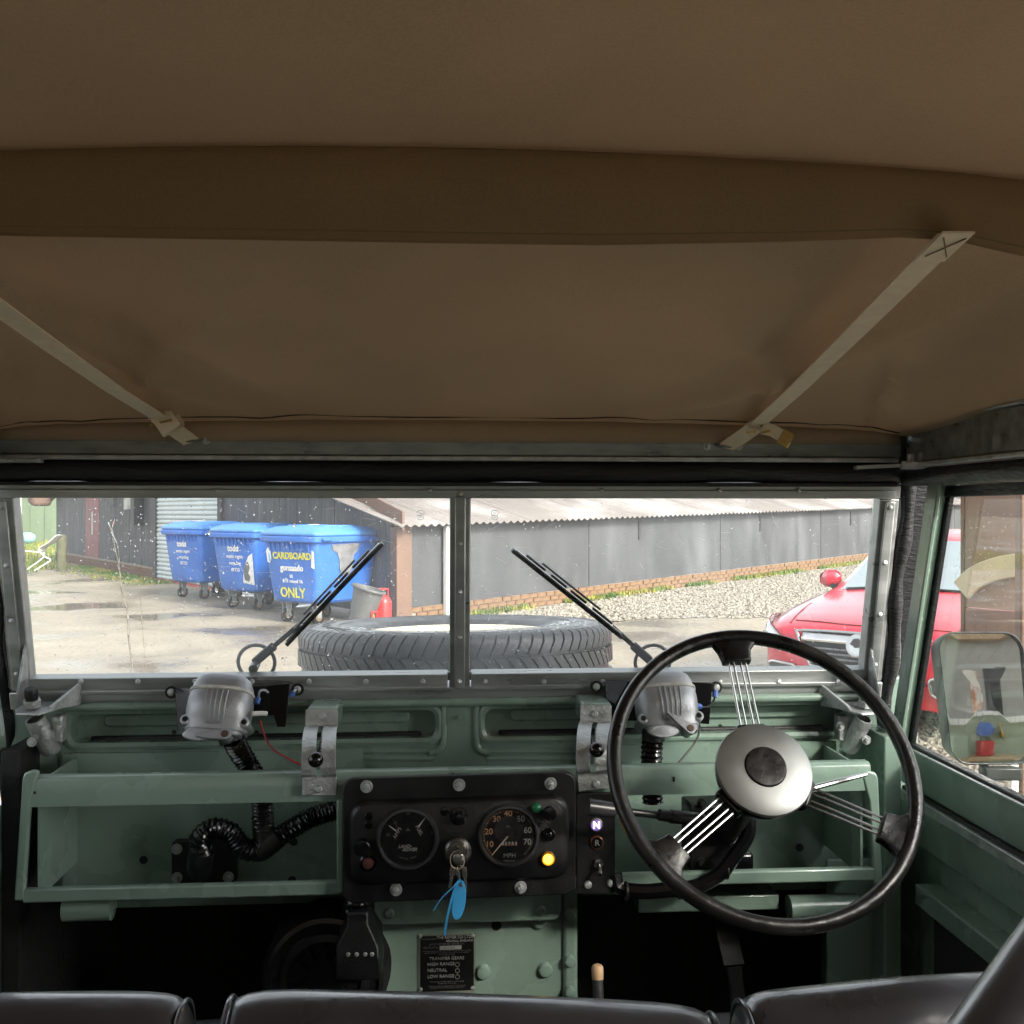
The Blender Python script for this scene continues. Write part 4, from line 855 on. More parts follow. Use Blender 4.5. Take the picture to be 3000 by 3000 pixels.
# ---- doors
def door(s, xin):
    d = thing('door', (0, 0, 0), None, None); d.parent = V
    def bx(mb, x0, x1, *r): mb.box(min(xin + x0 * s, xin + x1 * s), max(xin + x0 * s, xin + x1 * s), *r)
    yb = -.80
    mb = MB(); bx(mb, 0, .016, yb, -.03, 1.205, 1.272); mb.build('window_sill_panel', GREEN, d, bevel=.003)
    mb = MB(); bx(mb, .002, .018, yb, -.03, 1.2725, 1.279); mb.build('sill_seal', SEAL, d, bevel=.002)
    mb = MB(); bx(mb, -.006, .0, yb, -.06, 1.2715, 1.2745); mb.build('sill_channel', ALU, d)
    mb = MB(); bx(mb, -.012, .014, yb, -.05, 1.182, 1.199); mb.build('waist_rail', GALV, d, bevel=.002)
    mb = MB(); bx(mb, -.006, .012, yb, -.05, 1.1995, 1.2045); mb.build('waist_seal', SEAL, d)
    mb = MB(); bx(mb, -.006, .004, yb, -.08, 1.118, 1.1815); mb.build('upper_panel', GREEN, d, bevel=.003)
    mb = MB(); bx(mb, .014, .022, yb, .06, .62, 1.1815); mb.build('outer_skin', GREEN, d)
    mb = MB(); bx(mb, -.034, .012, yb, -.16, 1.062, 1.074); bx(mb, -.036, -.030, yb, -.16, 1.04, 1.0745); mb.build('ledge', GREEN, d, bevel=.003)
    mb = MB(); bx(mb, .004, .012, yb, -.12, 1.0745, 1.117); mb.build('recess_panel', GREEN, d)
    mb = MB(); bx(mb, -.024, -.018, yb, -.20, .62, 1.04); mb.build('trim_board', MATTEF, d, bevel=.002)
    # raked front post of the window frame
    zt = 1.735
    def post(mb, x0, x1, y0, y1, zlo=1.279):
        sh_ = RK * 1.4 * (zt - zlo); vs = []
        for z, dy in ((zlo, 0), (zt, sh_)):
            for x, y in ((x0, y0), (x1, y0), (x1, y1), (x0, y1)): vs.append((xin + x * s, y + dy, z))
        mb.add(vs, [(0, 3, 2, 1), (4, 5, 6, 7), (0, 1, 5, 4), (1, 2, 6, 5), (2, 3, 7, 6), (3, 0, 4, 7)])
    mb = MB(); post(mb, -.018, .006, -.050, -.026); mb.build('front_post', GREEN, d, bevel=.003)
    mb = MB(); post(mb, -.026, -.0185, -.056, -.020, 1.2); mb.build('post_flange', GREEN, d, bevel=.002)
    mb = MB(); post(mb, .0065, .016, -.058, -.035); mb.build('glass_channel', SEAL, d, bevel=.002)
    mb = MB(); bx(mb, -.018, .018, yb, -.14, 1.7225, 1.733); mb.build('top_rail', GREEN, d, bevel=.003)
    mb = MB(); bx(mb, .002, .018, yb, -.155, 1.704, 1.722); mb.build('top_channel', SEAL, d, bevel=.002)
    mb = MB(); bx(mb, -.004, .018, yb - .02, yb, 1.205, 1.733); mb.build('rear_post', GREEN, d, bevel=.003)
    mb = MB(); bx(mb, .010, .014, yb, -.05, 1.274, 1.71); mb.v = [Vector((p.x, p.y + (RK * 1.4 * (p.z - 1.279) if p.y > -.2 else 0), p.z)) for p in mb.v]; mb.build('window_glass', SIDEGL, d, smooth=0)
    if s > 0:
        for px, py in ((2690, 1517), (2667, 1667), (2648, 1809), (2629, 1945), (2613, 2072)):
            q = PN(px, py, Vector((xin, -.05, 1.279)), Vector((0, -1, RK)).normalized()); q.x = xin - .009; q.y = -.0512 + RK * 1.4 * (q.z - 1.279); place('screw', PSCREW, d, q)
        dsp = []
        while len(dsp) < 230:
            px = random.gauss(2870, 70); py = random.gauss(1650, 130)
            if 2720 < px < 2998 and 1480 < py < 2050: q = PX(px, py, xin + .0143); dsp.append((q, random.choice((.0006, .0008, .0010)), random.uniform(.9, 1.4)))
        drops('raindrops', d, dsp, None, (1, 0, 0))
    return d
dR = door(1, .775); dL = door(-1, -.765)

# ---- wing mirror outside the driver's window
mr_ = thing('wing_mirror', (0, 0, 0), None, None); mr_.parent = V
yM = .06
mc, mw_, mh_ = ctr(2768, 3004, 1855, 2232, yM)
din = (mc - CAM).normalized(); tgt = Vector((3.05, -5.0, 1.62)); rout = (tgt - mc).normalized(); MN = (rout - din).normalized()
MU = (UP - MN * UP.dot(MN)).normalized(); MRt = MU.cross(MN); MRt = MRt if MRt.x > 0 else -MRt
def mloop(sc, off, taper=.05):
    return [mc + MRt * (a * sc * (1 + taper * (b / mh_)) - .012 * (b / mh_)) + MU * (b * sc) + MN * off for a, b in rrect(mw_, mh_, .034, 7)]
mb = MB(); mb.rings([mloop(.96, -.04), mloop(.995, -.015), mloop(1.012, .0), mloop(1.008, .005), mloop(.992, .006), mloop(.982, .001)], True, False); mb.build('housing', RUBBER, mr_)
RC = 1.5
base = mloop(.98, 0); vs = []; fs = []; K = 14; nb = len(base)
cen = sum(base, Vector()) / nb
for k in range(K):
    for p in base:
        q = cen.lerp(p, (k + 1) / K); d2 = (q - cen).length_squared; vs.append(q + MN * (.0035 - d2 / (2 * RC)))
vs.append(cen + MN * .0035)
for k in range(K - 1):
    for i in range(nb): j = (i + 1) % nb; fs.append((k * nb + i, k * nb + j, (k + 1) * nb + j, (k + 1) * nb + i))
for i in range(nb): fs.append((nb * K, i, (i + 1) % nb))
m = MB(); m.v = vs; m.f = fs; MIR = M('mirror_silver', (.72, .74, .70), .015, metal=1, var=.02, rvar=.01); m.build('mirror_glass', MIR, mr_, smooth=180)
mb = MB(); mb.tube(spline([mc - MU * (mh_ / 2) + MN * -.02, mc - MU * (mh_ / 2 + .03) + Vector((-.03, -.02, 0)), Vector((.82, -.02, 1.20)), Vector((.80, -.03, 1.12))], 6), .009, 12); mb.build('mirror_arm', BLACK, mr_)
mb = MB(); mb.obox(mc - MU * (mh_ / 2 + .017) + MRt * .02, MRt, MU, MN, .035, .012, .015); mb.build('mirror_foot', BLACK, mr_, bevel=.004)

# ---- outer body that carries all this: bonnet, wings, tub, wheels
mb = MB(); mb.box(-.56, .56, .06, 1.15, 1.135, 1.15); mb.build('bonnet', GREEN, V, bevel=.008)
mb = MB(); mb.box(-.58, .58, .20, 1.15, .70, 1.13); mb.build('engine_bay', BLACK, V)
for s in (-1, 1):
    mb = MB(); mb.prism([(s * .57, .06, 1.06), (s * .57, 1.18, 1.06), (s * .57, 1.18, .78), (s * .57, 1.0, .80), (s * .57, .95, .98), (s * .57, .28, .98), (s * .57, .23, .6), (s * .57, .21, .6), (s * .57, .21, 1.0), (s * .57, .06, 1.02)], (s * .25, 0, 0)); mb.build('front_wing', GREEN, V, bevel=.02)
    mb = MB(); mb.box(min(s * .765, s * .82), max(s * .765, s * .82), -2.35, -.83, .72, 1.16); mb.build('tub_side', GREEN, V, bevel=.006)
mb = MB(); mb.box(-.764, .764, -2.35, -.80, .70, .718); mb.build('tub_floor', GALVD, V)
mb = MB(); mb.box(-.764, .764, -1.0, -.93, .60, .95); mb.build('seat_box', GREEN, V, bevel=.004)
mb = MB(); mb.box(-.40, -.32, -2.3, 1.1, .45, .56); mb.build('chassis_rail', BLACK, V); mb = MB(); mb.box(.32, .40, -2.3, 1.1, .45, .56); mb.build('chassis_rail', BLACK, V)

# tyre pattern shared by the spare and the road wheels
TR = .372; TW = .205
def tyre_mesh(name):
    prof = [(.205, .060), (.212, .078), (.235, .092), (.285, .1015), (.325, .099), (.342, .092), (.352, .080), (.3555, .055), (.357, 0)]
    full = [(r, h) for r, h in prof] + [(r, -h) for r, h in prof[-2::-1]] + [(.205, -.060)]
    mb = MB(); mb.lathe((0, 0, 0), (0, 0, 1), full, 96, False, False); return mb.mesh(name, TYREM, smooth=50)
TYREM = M('tyre_rubber', (.030, .031, .034), .42, var=.25, vs=14, bump=.12, bs=90, col2=(.075, .075, .08), c2s=22, c2lo=.55, c2hi=.7)
def rim_mesh(name):
    mb = MB(); mb.lathe((0, 0, 0), (0, 0, 1), [(.2065, .062), (.2085, .074), (.214, .078), (.2145, .081), (.209, .081), (.203, .076), (.199, .050), (.190, .030), (.186, -.02), (.172, -.03), (.165, .0), (.135, .012), (.09, .012), (.085, -.005), (.06, -.005)], 64, False, True)
    mb.lathe((0, 0, 0), (0, 0, 1), [(.2065, -.062), (.214, -.078), (.209, -.081), (.199, -.05), (.186, -.021)], 64, False, False); return mb.mesh(name, CREAM, smooth=50)
def block_mesh(name, shoulder):
    mb = MB(); da = radians(360 / 84) * .5; n = 3
    prof = [(.3555, .053), (.3655, .054), (.366, .079), (.357, .093), (.344, .0985), (.338, .095)] if shoulder else [(.3555, .012), (.367, .012), (.3665, .047), (.3555, .047)]
    secs = []
    for k in range(n):
        a = da * (-.80 + 1.6 * k / (n - 1)); secs.append([Vector((r * cos(a + (h - .05) * (1.2 if shoulder else -2.0)), r * sin(a + (h - .05) * (1.2 if shoulder else -2.0)), h)) for r, h in prof])
    mb.rings(secs); return mb.mesh(name, TYREM, smooth=40)
TYM, RIM, BLK, BLM = tyre_mesh('tyre'), rim_mesh('rim'), block_mesh('shoulder_block', True), block_mesh('tread_block', False)
sw_ = thing('spare_wheel', P(1342, 1880, .72).xy.to_3d() + Vector((0, 0, 1.252)), 'spare wheel with black tyre and cream rim lying flat on the bonnet', 'wheel')
cz_ = Vector((.008, .735, 1.308)); sw_.scale = (1.04, 1.04, 1.0); sw_.location = cz_; ORG[sw_] = cz_.copy(); sw_.rotation_euler = (radians(-2.5), 0, .2)
def pchild(name, me, par, rz=0, fx=False):
    o = bpy.data.objects.new(name, me); COL.objects.link(o); o.parent = par; o.rotation_euler = (pi if fx else 0, 0, rz); return o
ty = pchild('tyre', TYM, sw_); rm = pchild('rim', RIM, sw_)
for k in range(84):
    a = 2 * pi * k / 84; pchild('shoulder_block', BLK, ty, a); pchild('tread_block', BLM, ty, a + .02)
mb = MB()
for k in range(84):
    for sgn in (1,):
        me = BLM
m2 = MB()
for k in range(84):
    a = 2 * pi * k / 84; Rm = Matrix.Rotation(a + .03, 3, 'Z') @ Matrix.Rotation(pi, 3, 'X')
    for me in (BLK, BLM): m2.add([Rm @ v.co for v in me.vertices], [tuple(p.vertices) for p in me.polygons])
o = m2.build('lower_tread', TYREM, ty, local=True); o['kind'] = 'stuff'
mb = MB(); mb.lathe((0, 0, .1012), (0, 0, 1), [(.272, 0), (.274, .0012), (.276, 0)], 72, False, False); mb.lathe((0, 0, .0985), (0, 0, 1), [(.318, 0), (.321, .002), (.324, 0)], 72, False, False); mb.build('sidewall_ridge', TYREM, ty, local=True)
for k, ch in enumerate('RADIAL TUBELESS'):
    a = radians(205 - k * 3.4); p = Vector((cos(a) * .30, sin(a) * .30, .1012))
    if ch == ' ': continue
    me = text_mesh(ch, .03, ext=.001); me.materials.clear(); me.materials.append(TYREM); o = pchild('raised_letter', me, ty, a - pi / 2 ); o.location = p
sp_s = []
for k in range(420):
    a = random.uniform(-2.9, -.2); r = random.uniform(.23, .335); h = .098 + .003 * (1 - abs(r - .285) / .05); sp_s.append((Vector((r * cos(a), r * sin(a), min(.1022, h + .001))), random.uniform(.0008, .0022), 1.0))
vsave = ORG.get(ty); ORG[ty] = Vector(); drops('raindrops', ty, sp_s, None, (0, 0, 1))
mb = MB(); mb.cyl((0, .735, 1.149), (0, .735, 1.305), .085, n=24); mb.build('spare_mount', BLACK, V)
for k, (x, y) in enumerate(((-.65, .62), (.65, .62), (-.65, -1.60), (.65, -1.60))):
    wv = thing('road_wheel', (x, y, TR), None, None); wv.parent = V; wv.rotation_euler = (0, pi / 2, 0); pchild('tyre', TYM, wv); pchild('rim', RIM, wv, fx=x < 0)

# ================================================================== SEATS
def seat(name, x0, x1, ytop, ztl, ztr, label, th=.085):
    W_ = x1 - x0; xc = (x0 + x1) / 2; t = thing(name, (xc, ytop, .95), label, 'seat', 'black vinyl seats along the cab')
    def pt(u, q, o=0):     # u across -1..1, q angle round the cushion section
        e = 1 - .06 * abs(u) ** 6; hw = W_ / 2; zt = ztl + (ztr - ztl) * (u + 1) / 2
        return (u, q, e)
    secs = []; us = [-1, -.992, -.975, -.94, -.85, -.6, -.3, 0, .3, .6, .85, .94, .975, .992, 1]
    for u in us:
        k = max(0, (abs(u) - .85) / .15); sh_ = math.sqrt(max(0, 1 - k * k)); tt = th / 2 * (.55 + .45 * sh_); zt = ztl + (ztr - ztl) * (u + 1) / 2 - .028 * (k ** 3) + .004 * (1 - u * u)
        sec = []
        for j in range(15):
            a = pi * j / 14; sec.append(Vector((xc + u * W_ / 2, ytop + cos(a) * tt, zt - tt * .8 + sin(a) * tt * .8 + .001 * random.uniform(-1, 1))))
        sec.append(Vector((xc + u * W_ / 2, ytop - tt + .02, zt - .38))); sec.append(Vector((xc + u * W_ / 2, ytop + tt + .02, zt - .38))); secs.append(sec)
    mb = MB(); mb.rings(secs); mb.build('backrest', VINYL, t, smooth=60, sub=1)
    for s in (-1, 1):
        u = .955 * s; tt = th / 2 * .93; zt = (ztl + (ztr - ztl) * (u + 1) / 2) - .008
        pts = [Vector((xc + u * W_ / 2, ytop - cos(a) * tt * 1.02, zt - tt * .8 + sin(a) * tt * .84)) for a in [pi * j / 14 for j in range(15)]]
        pts = [pts[0] + Vector((0, .015, -.25))] + pts + [pts[-1] + Vector((0, .015, -.25))]
        mb = MB(); mb.tube(pts, .0024, 8); mb.build('piping', VINYL, t)
        for q in range(10):
            p = Vector((xc + (u - .02 * s) * W_ / 2, ytop - tt * 1.0 + .003 * q * .4, zt - tt * .9 - q * .011)); mb = MB(); mb.bar(p, p + Vector((0, .0004, -.006)), (1, 0, 0), .0008, .0008); mb.build('stitch', BLACK, t)
    # squab and frame
    mb = MB(); mb.box(x0 + .01, x1 - .01, ytop + .03, ytop + .42, .95 - .02, 1.03); mb.build('squab', VINYL, t, bevel=.03, seg=4)
    return t
yS = -.84
def zt(px, py): return P(px, py, yS).z
seat('seat', P(-420, 2900, yS).x, P(556, 2900, yS).x, yS, zt(0, 2930), zt(500, 2926), 'black vinyl seat back at the lower left edge beside the wide centre seat')
seat('seat', P(636, 2900, yS).x, P(2128, 2900, yS).x, yS, zt(640, 2912), zt(2100, 2966), 'wide black vinyl centre seat back below the instrument panel')
seat('seat', P(2160, 2880, yS - .03).x, P(3120, 2880, yS - .03).x, yS - .03, zt(2170, 2882), zt(3000, 2812), "black vinyl driver's seat back below the steering wheel")
# padded rail at the lower right corner
pr = thing('padded_rail', (.74, -1.1, .95), 'dark padded rail slanting across the lower right corner in front of the seat', 'rail')
a = P(3200, 2680, -1.02); b = P(2900, 3130, -1.10)
mb = MB(); mb.tube(spline([a + (a - b) * .4, a, (a + b) / 2, b, b + (b - a) * .5], 5), .036, 24); mb.build('padding', VINYL, pr)
mb = MB(); mb.tube([a + (a - b) * .5, b + (b - a) * .6], .014, 10); mb.build('tube', BLACK, pr)

# ================================================================== CANVAS HOOD
hd_ = thing('canvas_hood', (0, -.9, 1.8), 'sand coloured canvas hood stretched over the cab with two webbing straps', 'canvas roof')
yFr, yHoop = -.085, -.90
def roofz(x, y):
    zf = 1.814; zh = 1.934
    t = min(1, max(0, (yFr - y) / (yFr - yHoop)))
    z = zf + (zh - zf) * (t ** .92)
    if y < yHoop: z = zh + .01 * (1 - math.exp((y - yHoop) * 3))
    ax = abs(x) / .775
    crown = .048 * (1 - ax * ax) * (.3 + .7 * t)
    edge = 1.806
    k = max(0, (ax - .80) / .20)
    z = (z + crown); z = z + (edge - z) * (k ** 2.2)
    sag = -.012 * sin(pi * t) * (1 - ax ** 2) if y > yHoop else -.006 * (1 - ax ** 2) * min(1, (yHoop - y) * 4)
    rp = .0045 * sin(x * 9 + y * 13) * sin(pi * t) + (.006 * sin(x * 4 + (y - yHoop) * 9) * min(1, (yHoop - y) * 2.5) if y < yHoop else 0) + .0025 * sin(x * 21 - y * 7 + 1.3) * (0 if y < yHoop else sin(pi * t))
    for sx_ in (-1, 1):       # creases that run beside the straps and from the front corners
        d = (x * sx_ - (.30 + (yFr - y) * .42)); rp += -.018 * math.exp(-(d / .028) ** 2) * sin(pi * t) + .013 * math.exp(-((d + .07) / .04) ** 2) * sin(pi * t)
        d2 = (x * sx_ - (.70 - (yFr - y) * .35)); rp += .010 * math.exp(-(d2 / .012) ** 2) * sin(pi * min(1, t * 1.6)) * (1 if t < .62 else 0)
        d3 = (x * sx_ - (.62 - (yFr - y) * .65)); rp += -.010 * math.exp(-(d3 / .02) ** 2) * sin(pi * min(1, t * 1.3)) * (1 if t < .76 else 0)
    return z + sag + rp
mb = MB(); mb.grid(lambda u, v: Vector((-.775 + 1.55 * u, yFr + (yHoop + .01 - yFr) * v, roofz(-.775 + 1.55 * u, yFr + (yHoop + .01 - yFr) * v))), 110, 60); mb.build('front_panel', CANVAS, hd_, solid=.0022)
mb = MB(); mb.grid(lambda u, v: Vector((-.775 + 1.55 * u, yHoop + .006 + (-2.05 - yHoop) * v, roofz(-.775 + 1.55 * u, yHoop - .001 + (-2.05 - yHoop) * v) + .004)), 90, 60); mb.build('rear_panel', CANVAS, hd_, solid=.0022)
# unseen side curtains, added to cut the side light reaching the dash
mb = MB(); mb.grid(lambda u, v: Vector((-.775 + .004 * sin(u * 11) * sin(pi * v), -.83 - 1.22 * u, 1.16 + (.655) * v)), 24, 10); mb.build('added_side_curtain', CANVAS, hd_, solid=.0022)
mb = MB(); mb.grid(lambda u, v: Vector((.775 + .004 * sin(u * 11) * sin(pi * v), -1.60 - .45 * u, 1.16 + (.655) * v)), 24, 10); mb.build('added_side_curtain', CANVAS, hd_, solid=.0022)
# hem seam over the front rail
def fz(x): return roofz(x, -.112)
mb = MB(); mb.tube([Vector((x, -.124 + .003 * sin(x * 7 + 1), roofz(x, -.124) - .0016 + .0010 * sin(x * 23))) for x in np.linspace(-.73, .73, 90)], .0012, 6); mb.build('hem_seam', M('dark_seam', (.05, .03, .018), .9), hd_)
# valance from the front edge down to the rail
mb = MB(); mb.grid(lambda u, v: Vector((-.74 + 1.48 * u, -.0985 - .0035 * v, (roofz(-.74 + 1.48 * u, -.0985) + .003) * (1 - v) + (zr1 - .008) * v)), 60, 2); mb.build('front_hem', CANVAS, hd_, solid=.002)
# sleeve round the hoop: a brown band hanging with a curved hem
def hem(px):
    xs = [-300, 0, 700, 1400, 1750, 2300, 2640, 2800, 3000, 3300]; ys = [682, 690, 702, 714, 718, 708, 695, 705, 752, 700]
    return float(np.interp(px, xs, ys))
def topl(px):
    xs = [-300, 0, 400, 700, 1330, 2000, 2500, 3000, 3300]; ys = [480, 462, 440, 432, 420, 440, 474, 530, 570]
    return float(np.interp(px, xs, ys))
def sleeve(u, v):
    px = -200 + 3500 * u; a = P(px, topl(px) - 4, yHoop - .032); a = Vector((a.x, yHoop - .032, roofz(a.x, yHoop - .03) + .006)); b = P(px, hem(px), yHoop + .004 - .01)
    s = v; bulge = sin(pi * min(1, s * 1.05)) * .016
    q = a.lerp(b, s); q.y -= bulge * .8; q.z += 0
    if v < .12: q.y += (.12 - v) * .18; q.z += .0
    return q
mb = MB(); mb.grid(sleeve, 90, 18); mb.build('hoop_sleeve', CANVASB, hd_, solid=.0025)
mb = MB(); mb.tube([sleeve(u, .905) + Vector((0, -.0018, 0)) for u in np.linspace(0, 1, 120)], .0007, 5); mb.build('sleeve_stitching', M('tan_thread', (.25, .17, .09), .9), hd_)
mb = MB(); mb.tube([Vector((x, yHoop - .01, roofz(x, yHoop) - .020)) for x in np.linspace(-.7, .7, 40)], .010, 12); mb.build('hoop', GALVD, hd_)
# straps
def strap(top, knot, foot, ytop, yk, yfoot, left):
    s = thing('strap', Z, None, None); s.parent = hd_; s.location = -ORG[hd_]
    ORG[s] = Vector()
    A = P(*top, ytop); B = P(*knot, yk); C = P(*foot, yfoot); wv = (B - A).cross(Vector((0, 0, 1))).normalized()
    n_ = (B - A).cross(wv).normalized(); W_ = .0262
    wv = Vector((1, .15 if left else -.15, 0))
    mb = MB(); mb.ribbon([A + (A - B) * .02, A.lerp(B, .33) + Vector((0, 0, -.003)), A.lerp(B, .66) + Vector((0, 0, -.004)), B], wv, W_, .0018); mb.build('webbing', STRAP, s)
    mb = MB(); mb.ribbon([A + (B - A) * -.035 + Vector((0, 0, -.003)), A + (B - A) * .05 + Vector((0, 0, -.003))], wv, W_ * 1.04, .002); mb.build('stitched_end', STRAP, s)
    for q in (-1, 1):
        p0 = A + (B - A) * -.02 + Vector((-.010 * q, -.003, -.0045)); p1 = A + (B - A) * .035 + Vector((.010 * q, -.003, -.0045)); mb = MB(); mb.tube([p0, p1], .0006, 5); mb.build('stitch', M('tan_thread', (.25, .17, .09)), s)
    wk = Vector((1, 0, .35 if left else -.35))
    if left:
        mb = MB(); K = [B + Vector((-.006, 0, .008)), B + Vector((.004, -.010, .004)), B + Vector((.016, -.012, -.012)), B + Vector((.020, -.004, -.02)), B + Vector((.02, .008, -.012)), B + Vector((.012, .012, .0))]
        mb.ribbon(spline(K, 5), Vector((.8, .2, .5)), .032, .0018)
        mb.build('folded_loop', STRAP, s)
        mb = MB(); mb.bar(B + Vector((-.012, -.012, -.012)), B + Vector((.022, -.014, -.004)), (0, 0, 1), .0018, .0018); mb.build('brass_slide', BRASS, s)
    else:
        ax_ = (A - B).normalized(); e1 = wv.normalized(); e1 = (e1 - ax_ * e1.dot(ax_)).normalized(); e2 = ax_.cross(e1)
        if e2.z > 0: e2 = -e2
        for dk, tw in ((.0, .25), (.010, -.35)):
            cc = B - ax_ * dk; wd = (ax_ + e1 * tw).normalized()
            mb = MB(); mb.ribbon([cc + e1 * (cos(t) * .018) + e2 * (sin(t) * .007 + .002) for t in [2 * pi * k / 20 for k in range(21)]], wd, .017, .0018); mb.build('knot', STRAP, s)
        mb = MB(); mb.ribbon([B + Vector((.004, -.012, -.006)), B + Vector((.020, -.016, -.010)), B + Vector((.033, -.018, -.018))], Vector((.45, 0, .9)), .020, .0018); mb.build('tail', STRAP, s)
        e = B + Vector((.041, -.0185, -.0235)); mb = MB(); mb.obox(e, (.85, 0, -.5), (.5, 0, .85), (0, 1, 0), .010, .013, .0014); mb.build('brass_tip', BRASS, s, bevel=.001)
        for q in (-1, 1): mb = MB(); mb.lathe(e + Vector((.5, 0, .85)) * (.006 * q), (0, -1, 0), [(.0042, 0), (.0042, .0026), (.002, .0026), (.002, .001)], 14); mb.build('eyelet', BRASS, s)
        mb = MB(); mb.bar(B + Vector((-.022, -.016, -.014)), B + Vector((-.008, -.016, -.012)), (0, 0, 1), .0018, .0015); mb.bar(B + Vector((.004, -.016, -.013)), B + Vector((.016, -.016, -.011)), (0, 0, 1), .0018, .0015); mb.build('brass_slide', BRASS, s)
    mb = MB(); mb.ribbon([B + Vector((0, -.010, 0)), B.lerp(C, .5) + Vector((0, -.012, 0)), C + Vector((0, -.006, 0)), C + Vector((0, .0, -.003))], wk, .027, .0018); mb.build('lower_loop', STRAP, s)
    mb = MB(); mb.tube(spline([C + Vector((-.02, .006, .004)), C + Vector((-.012, -.006, .0)), C + Vector((.012, -.006, 0)), C + Vector((.028, .004, .006))], 5), .0022, 8); mb.build('footman_loop', GALVD, s)
strap((-90, 840), (468, 1225), (560, 1292), yHoop + .04, -.16, yH - .002, True)
strap((2772, 706), (2218, 1245), (2128, 1308), yHoop - .012, -.15, yH - .002, False)

# ================================================================== KEYS
ky = thing('key_bunch', ic + Vector((0, -.02, -.01)), 'bunch of keys with a blue tag and blue tie hanging from the ignition', 'keys')
yK = yF - .03
k0 = P(1345, 2490, yK)
mb = MB(); mb.prism([P(1338, 2478, yK + .004) , P(1356, 2470, yK + .004), P(1366, 2480, yK + .004), P(1362, 2498, yK + .004), P(1345, 2505, yK + .004)], (0, -.002, 0)); mb.build('ignition_key', STEELK, ky, bevel=.0006)
mb = MB(); mb.box(k0.x - .0012, k0.x + .0012, yF - .035, yF - .012, k0.z - .006, k0.z + .004); mb.build('key_blade', STEELK, ky)
rc = P(1340, 2520, yK); mb = MB(); mb.tube([rc + Vector((cos(t) * .0105, sin(t) * .004, sin(t) * .0125)) for t in [2 * pi * k / 24 for k in range(24)]], .0009, 6, closed=True); mb.build('split_ring', STEELK, ky)
for (a, b, w1, mat) in (((1328, 2540), (1318, 2600), 15, STEELK), ((1360, 2540), (1366, 2612), 12, STEELK), ((1345, 2535), (1344, 2585), 12, CHROME), ((1335, 2545), (1352, 2590), 10, STEELK)):
    p, q = P(*a, yK - .002), P(*b, yK + .004); mb = MB(); mb.bar(p, p.lerp(q, .42), (1, 0, 0), w1 * .00028, .0008); mb.bar(p.lerp(q, .40), q, (1, 0, 0), w1 * .00016, .0007); mb.build('key', mat, ky, bevel=.0004)
tc_ = P(1345, 2636, yK - .004)
mb = MB(); mb.prism([tc_ + Vector((x * .0098 + z * .004, 0, z * .0285)) for x, z in [(cos(t) * (1 - .12 * sin(t)), sin(t)) for t in [2 * pi * k / 28 for k in range(28)]]], (0, -.0032, 0)); mb.build('blue_tag', BLUEP, ky, bevel=.001, seg=3)
mb = MB(); mb.lathe(tc_ + Vector((.003, -.0033, .0225)), (0, -1, 0), [(.0026, 0), (.0026, .0006), (.0016, .0006), (.0016, .0001)], 16); mb.build('eyelet', STEELK, ky)
mb = MB(); mb.ribbon(spline([P(1336, 2588, yK - .008), P(1326, 2600, yK - .01), P(1295, 2630, yK - .01), P(1270, 2668, yK - .008)], 5), (0, 1, .2), .0024, .0012); mb.build('tie_tail', BLUEP, ky)
mb = MB(); mb.ribbon(spline([P(1350, 2578, yK - .006), P(1338, 2590, yK - .009), P(1322, 2640, yK - .008), P(1308, 2700, yK - .002), P(1303, 2740, yK + .01)], 5), (1, 0, .15), .0034, .0012); mb.build('tie_tail', BLUEP, ky)
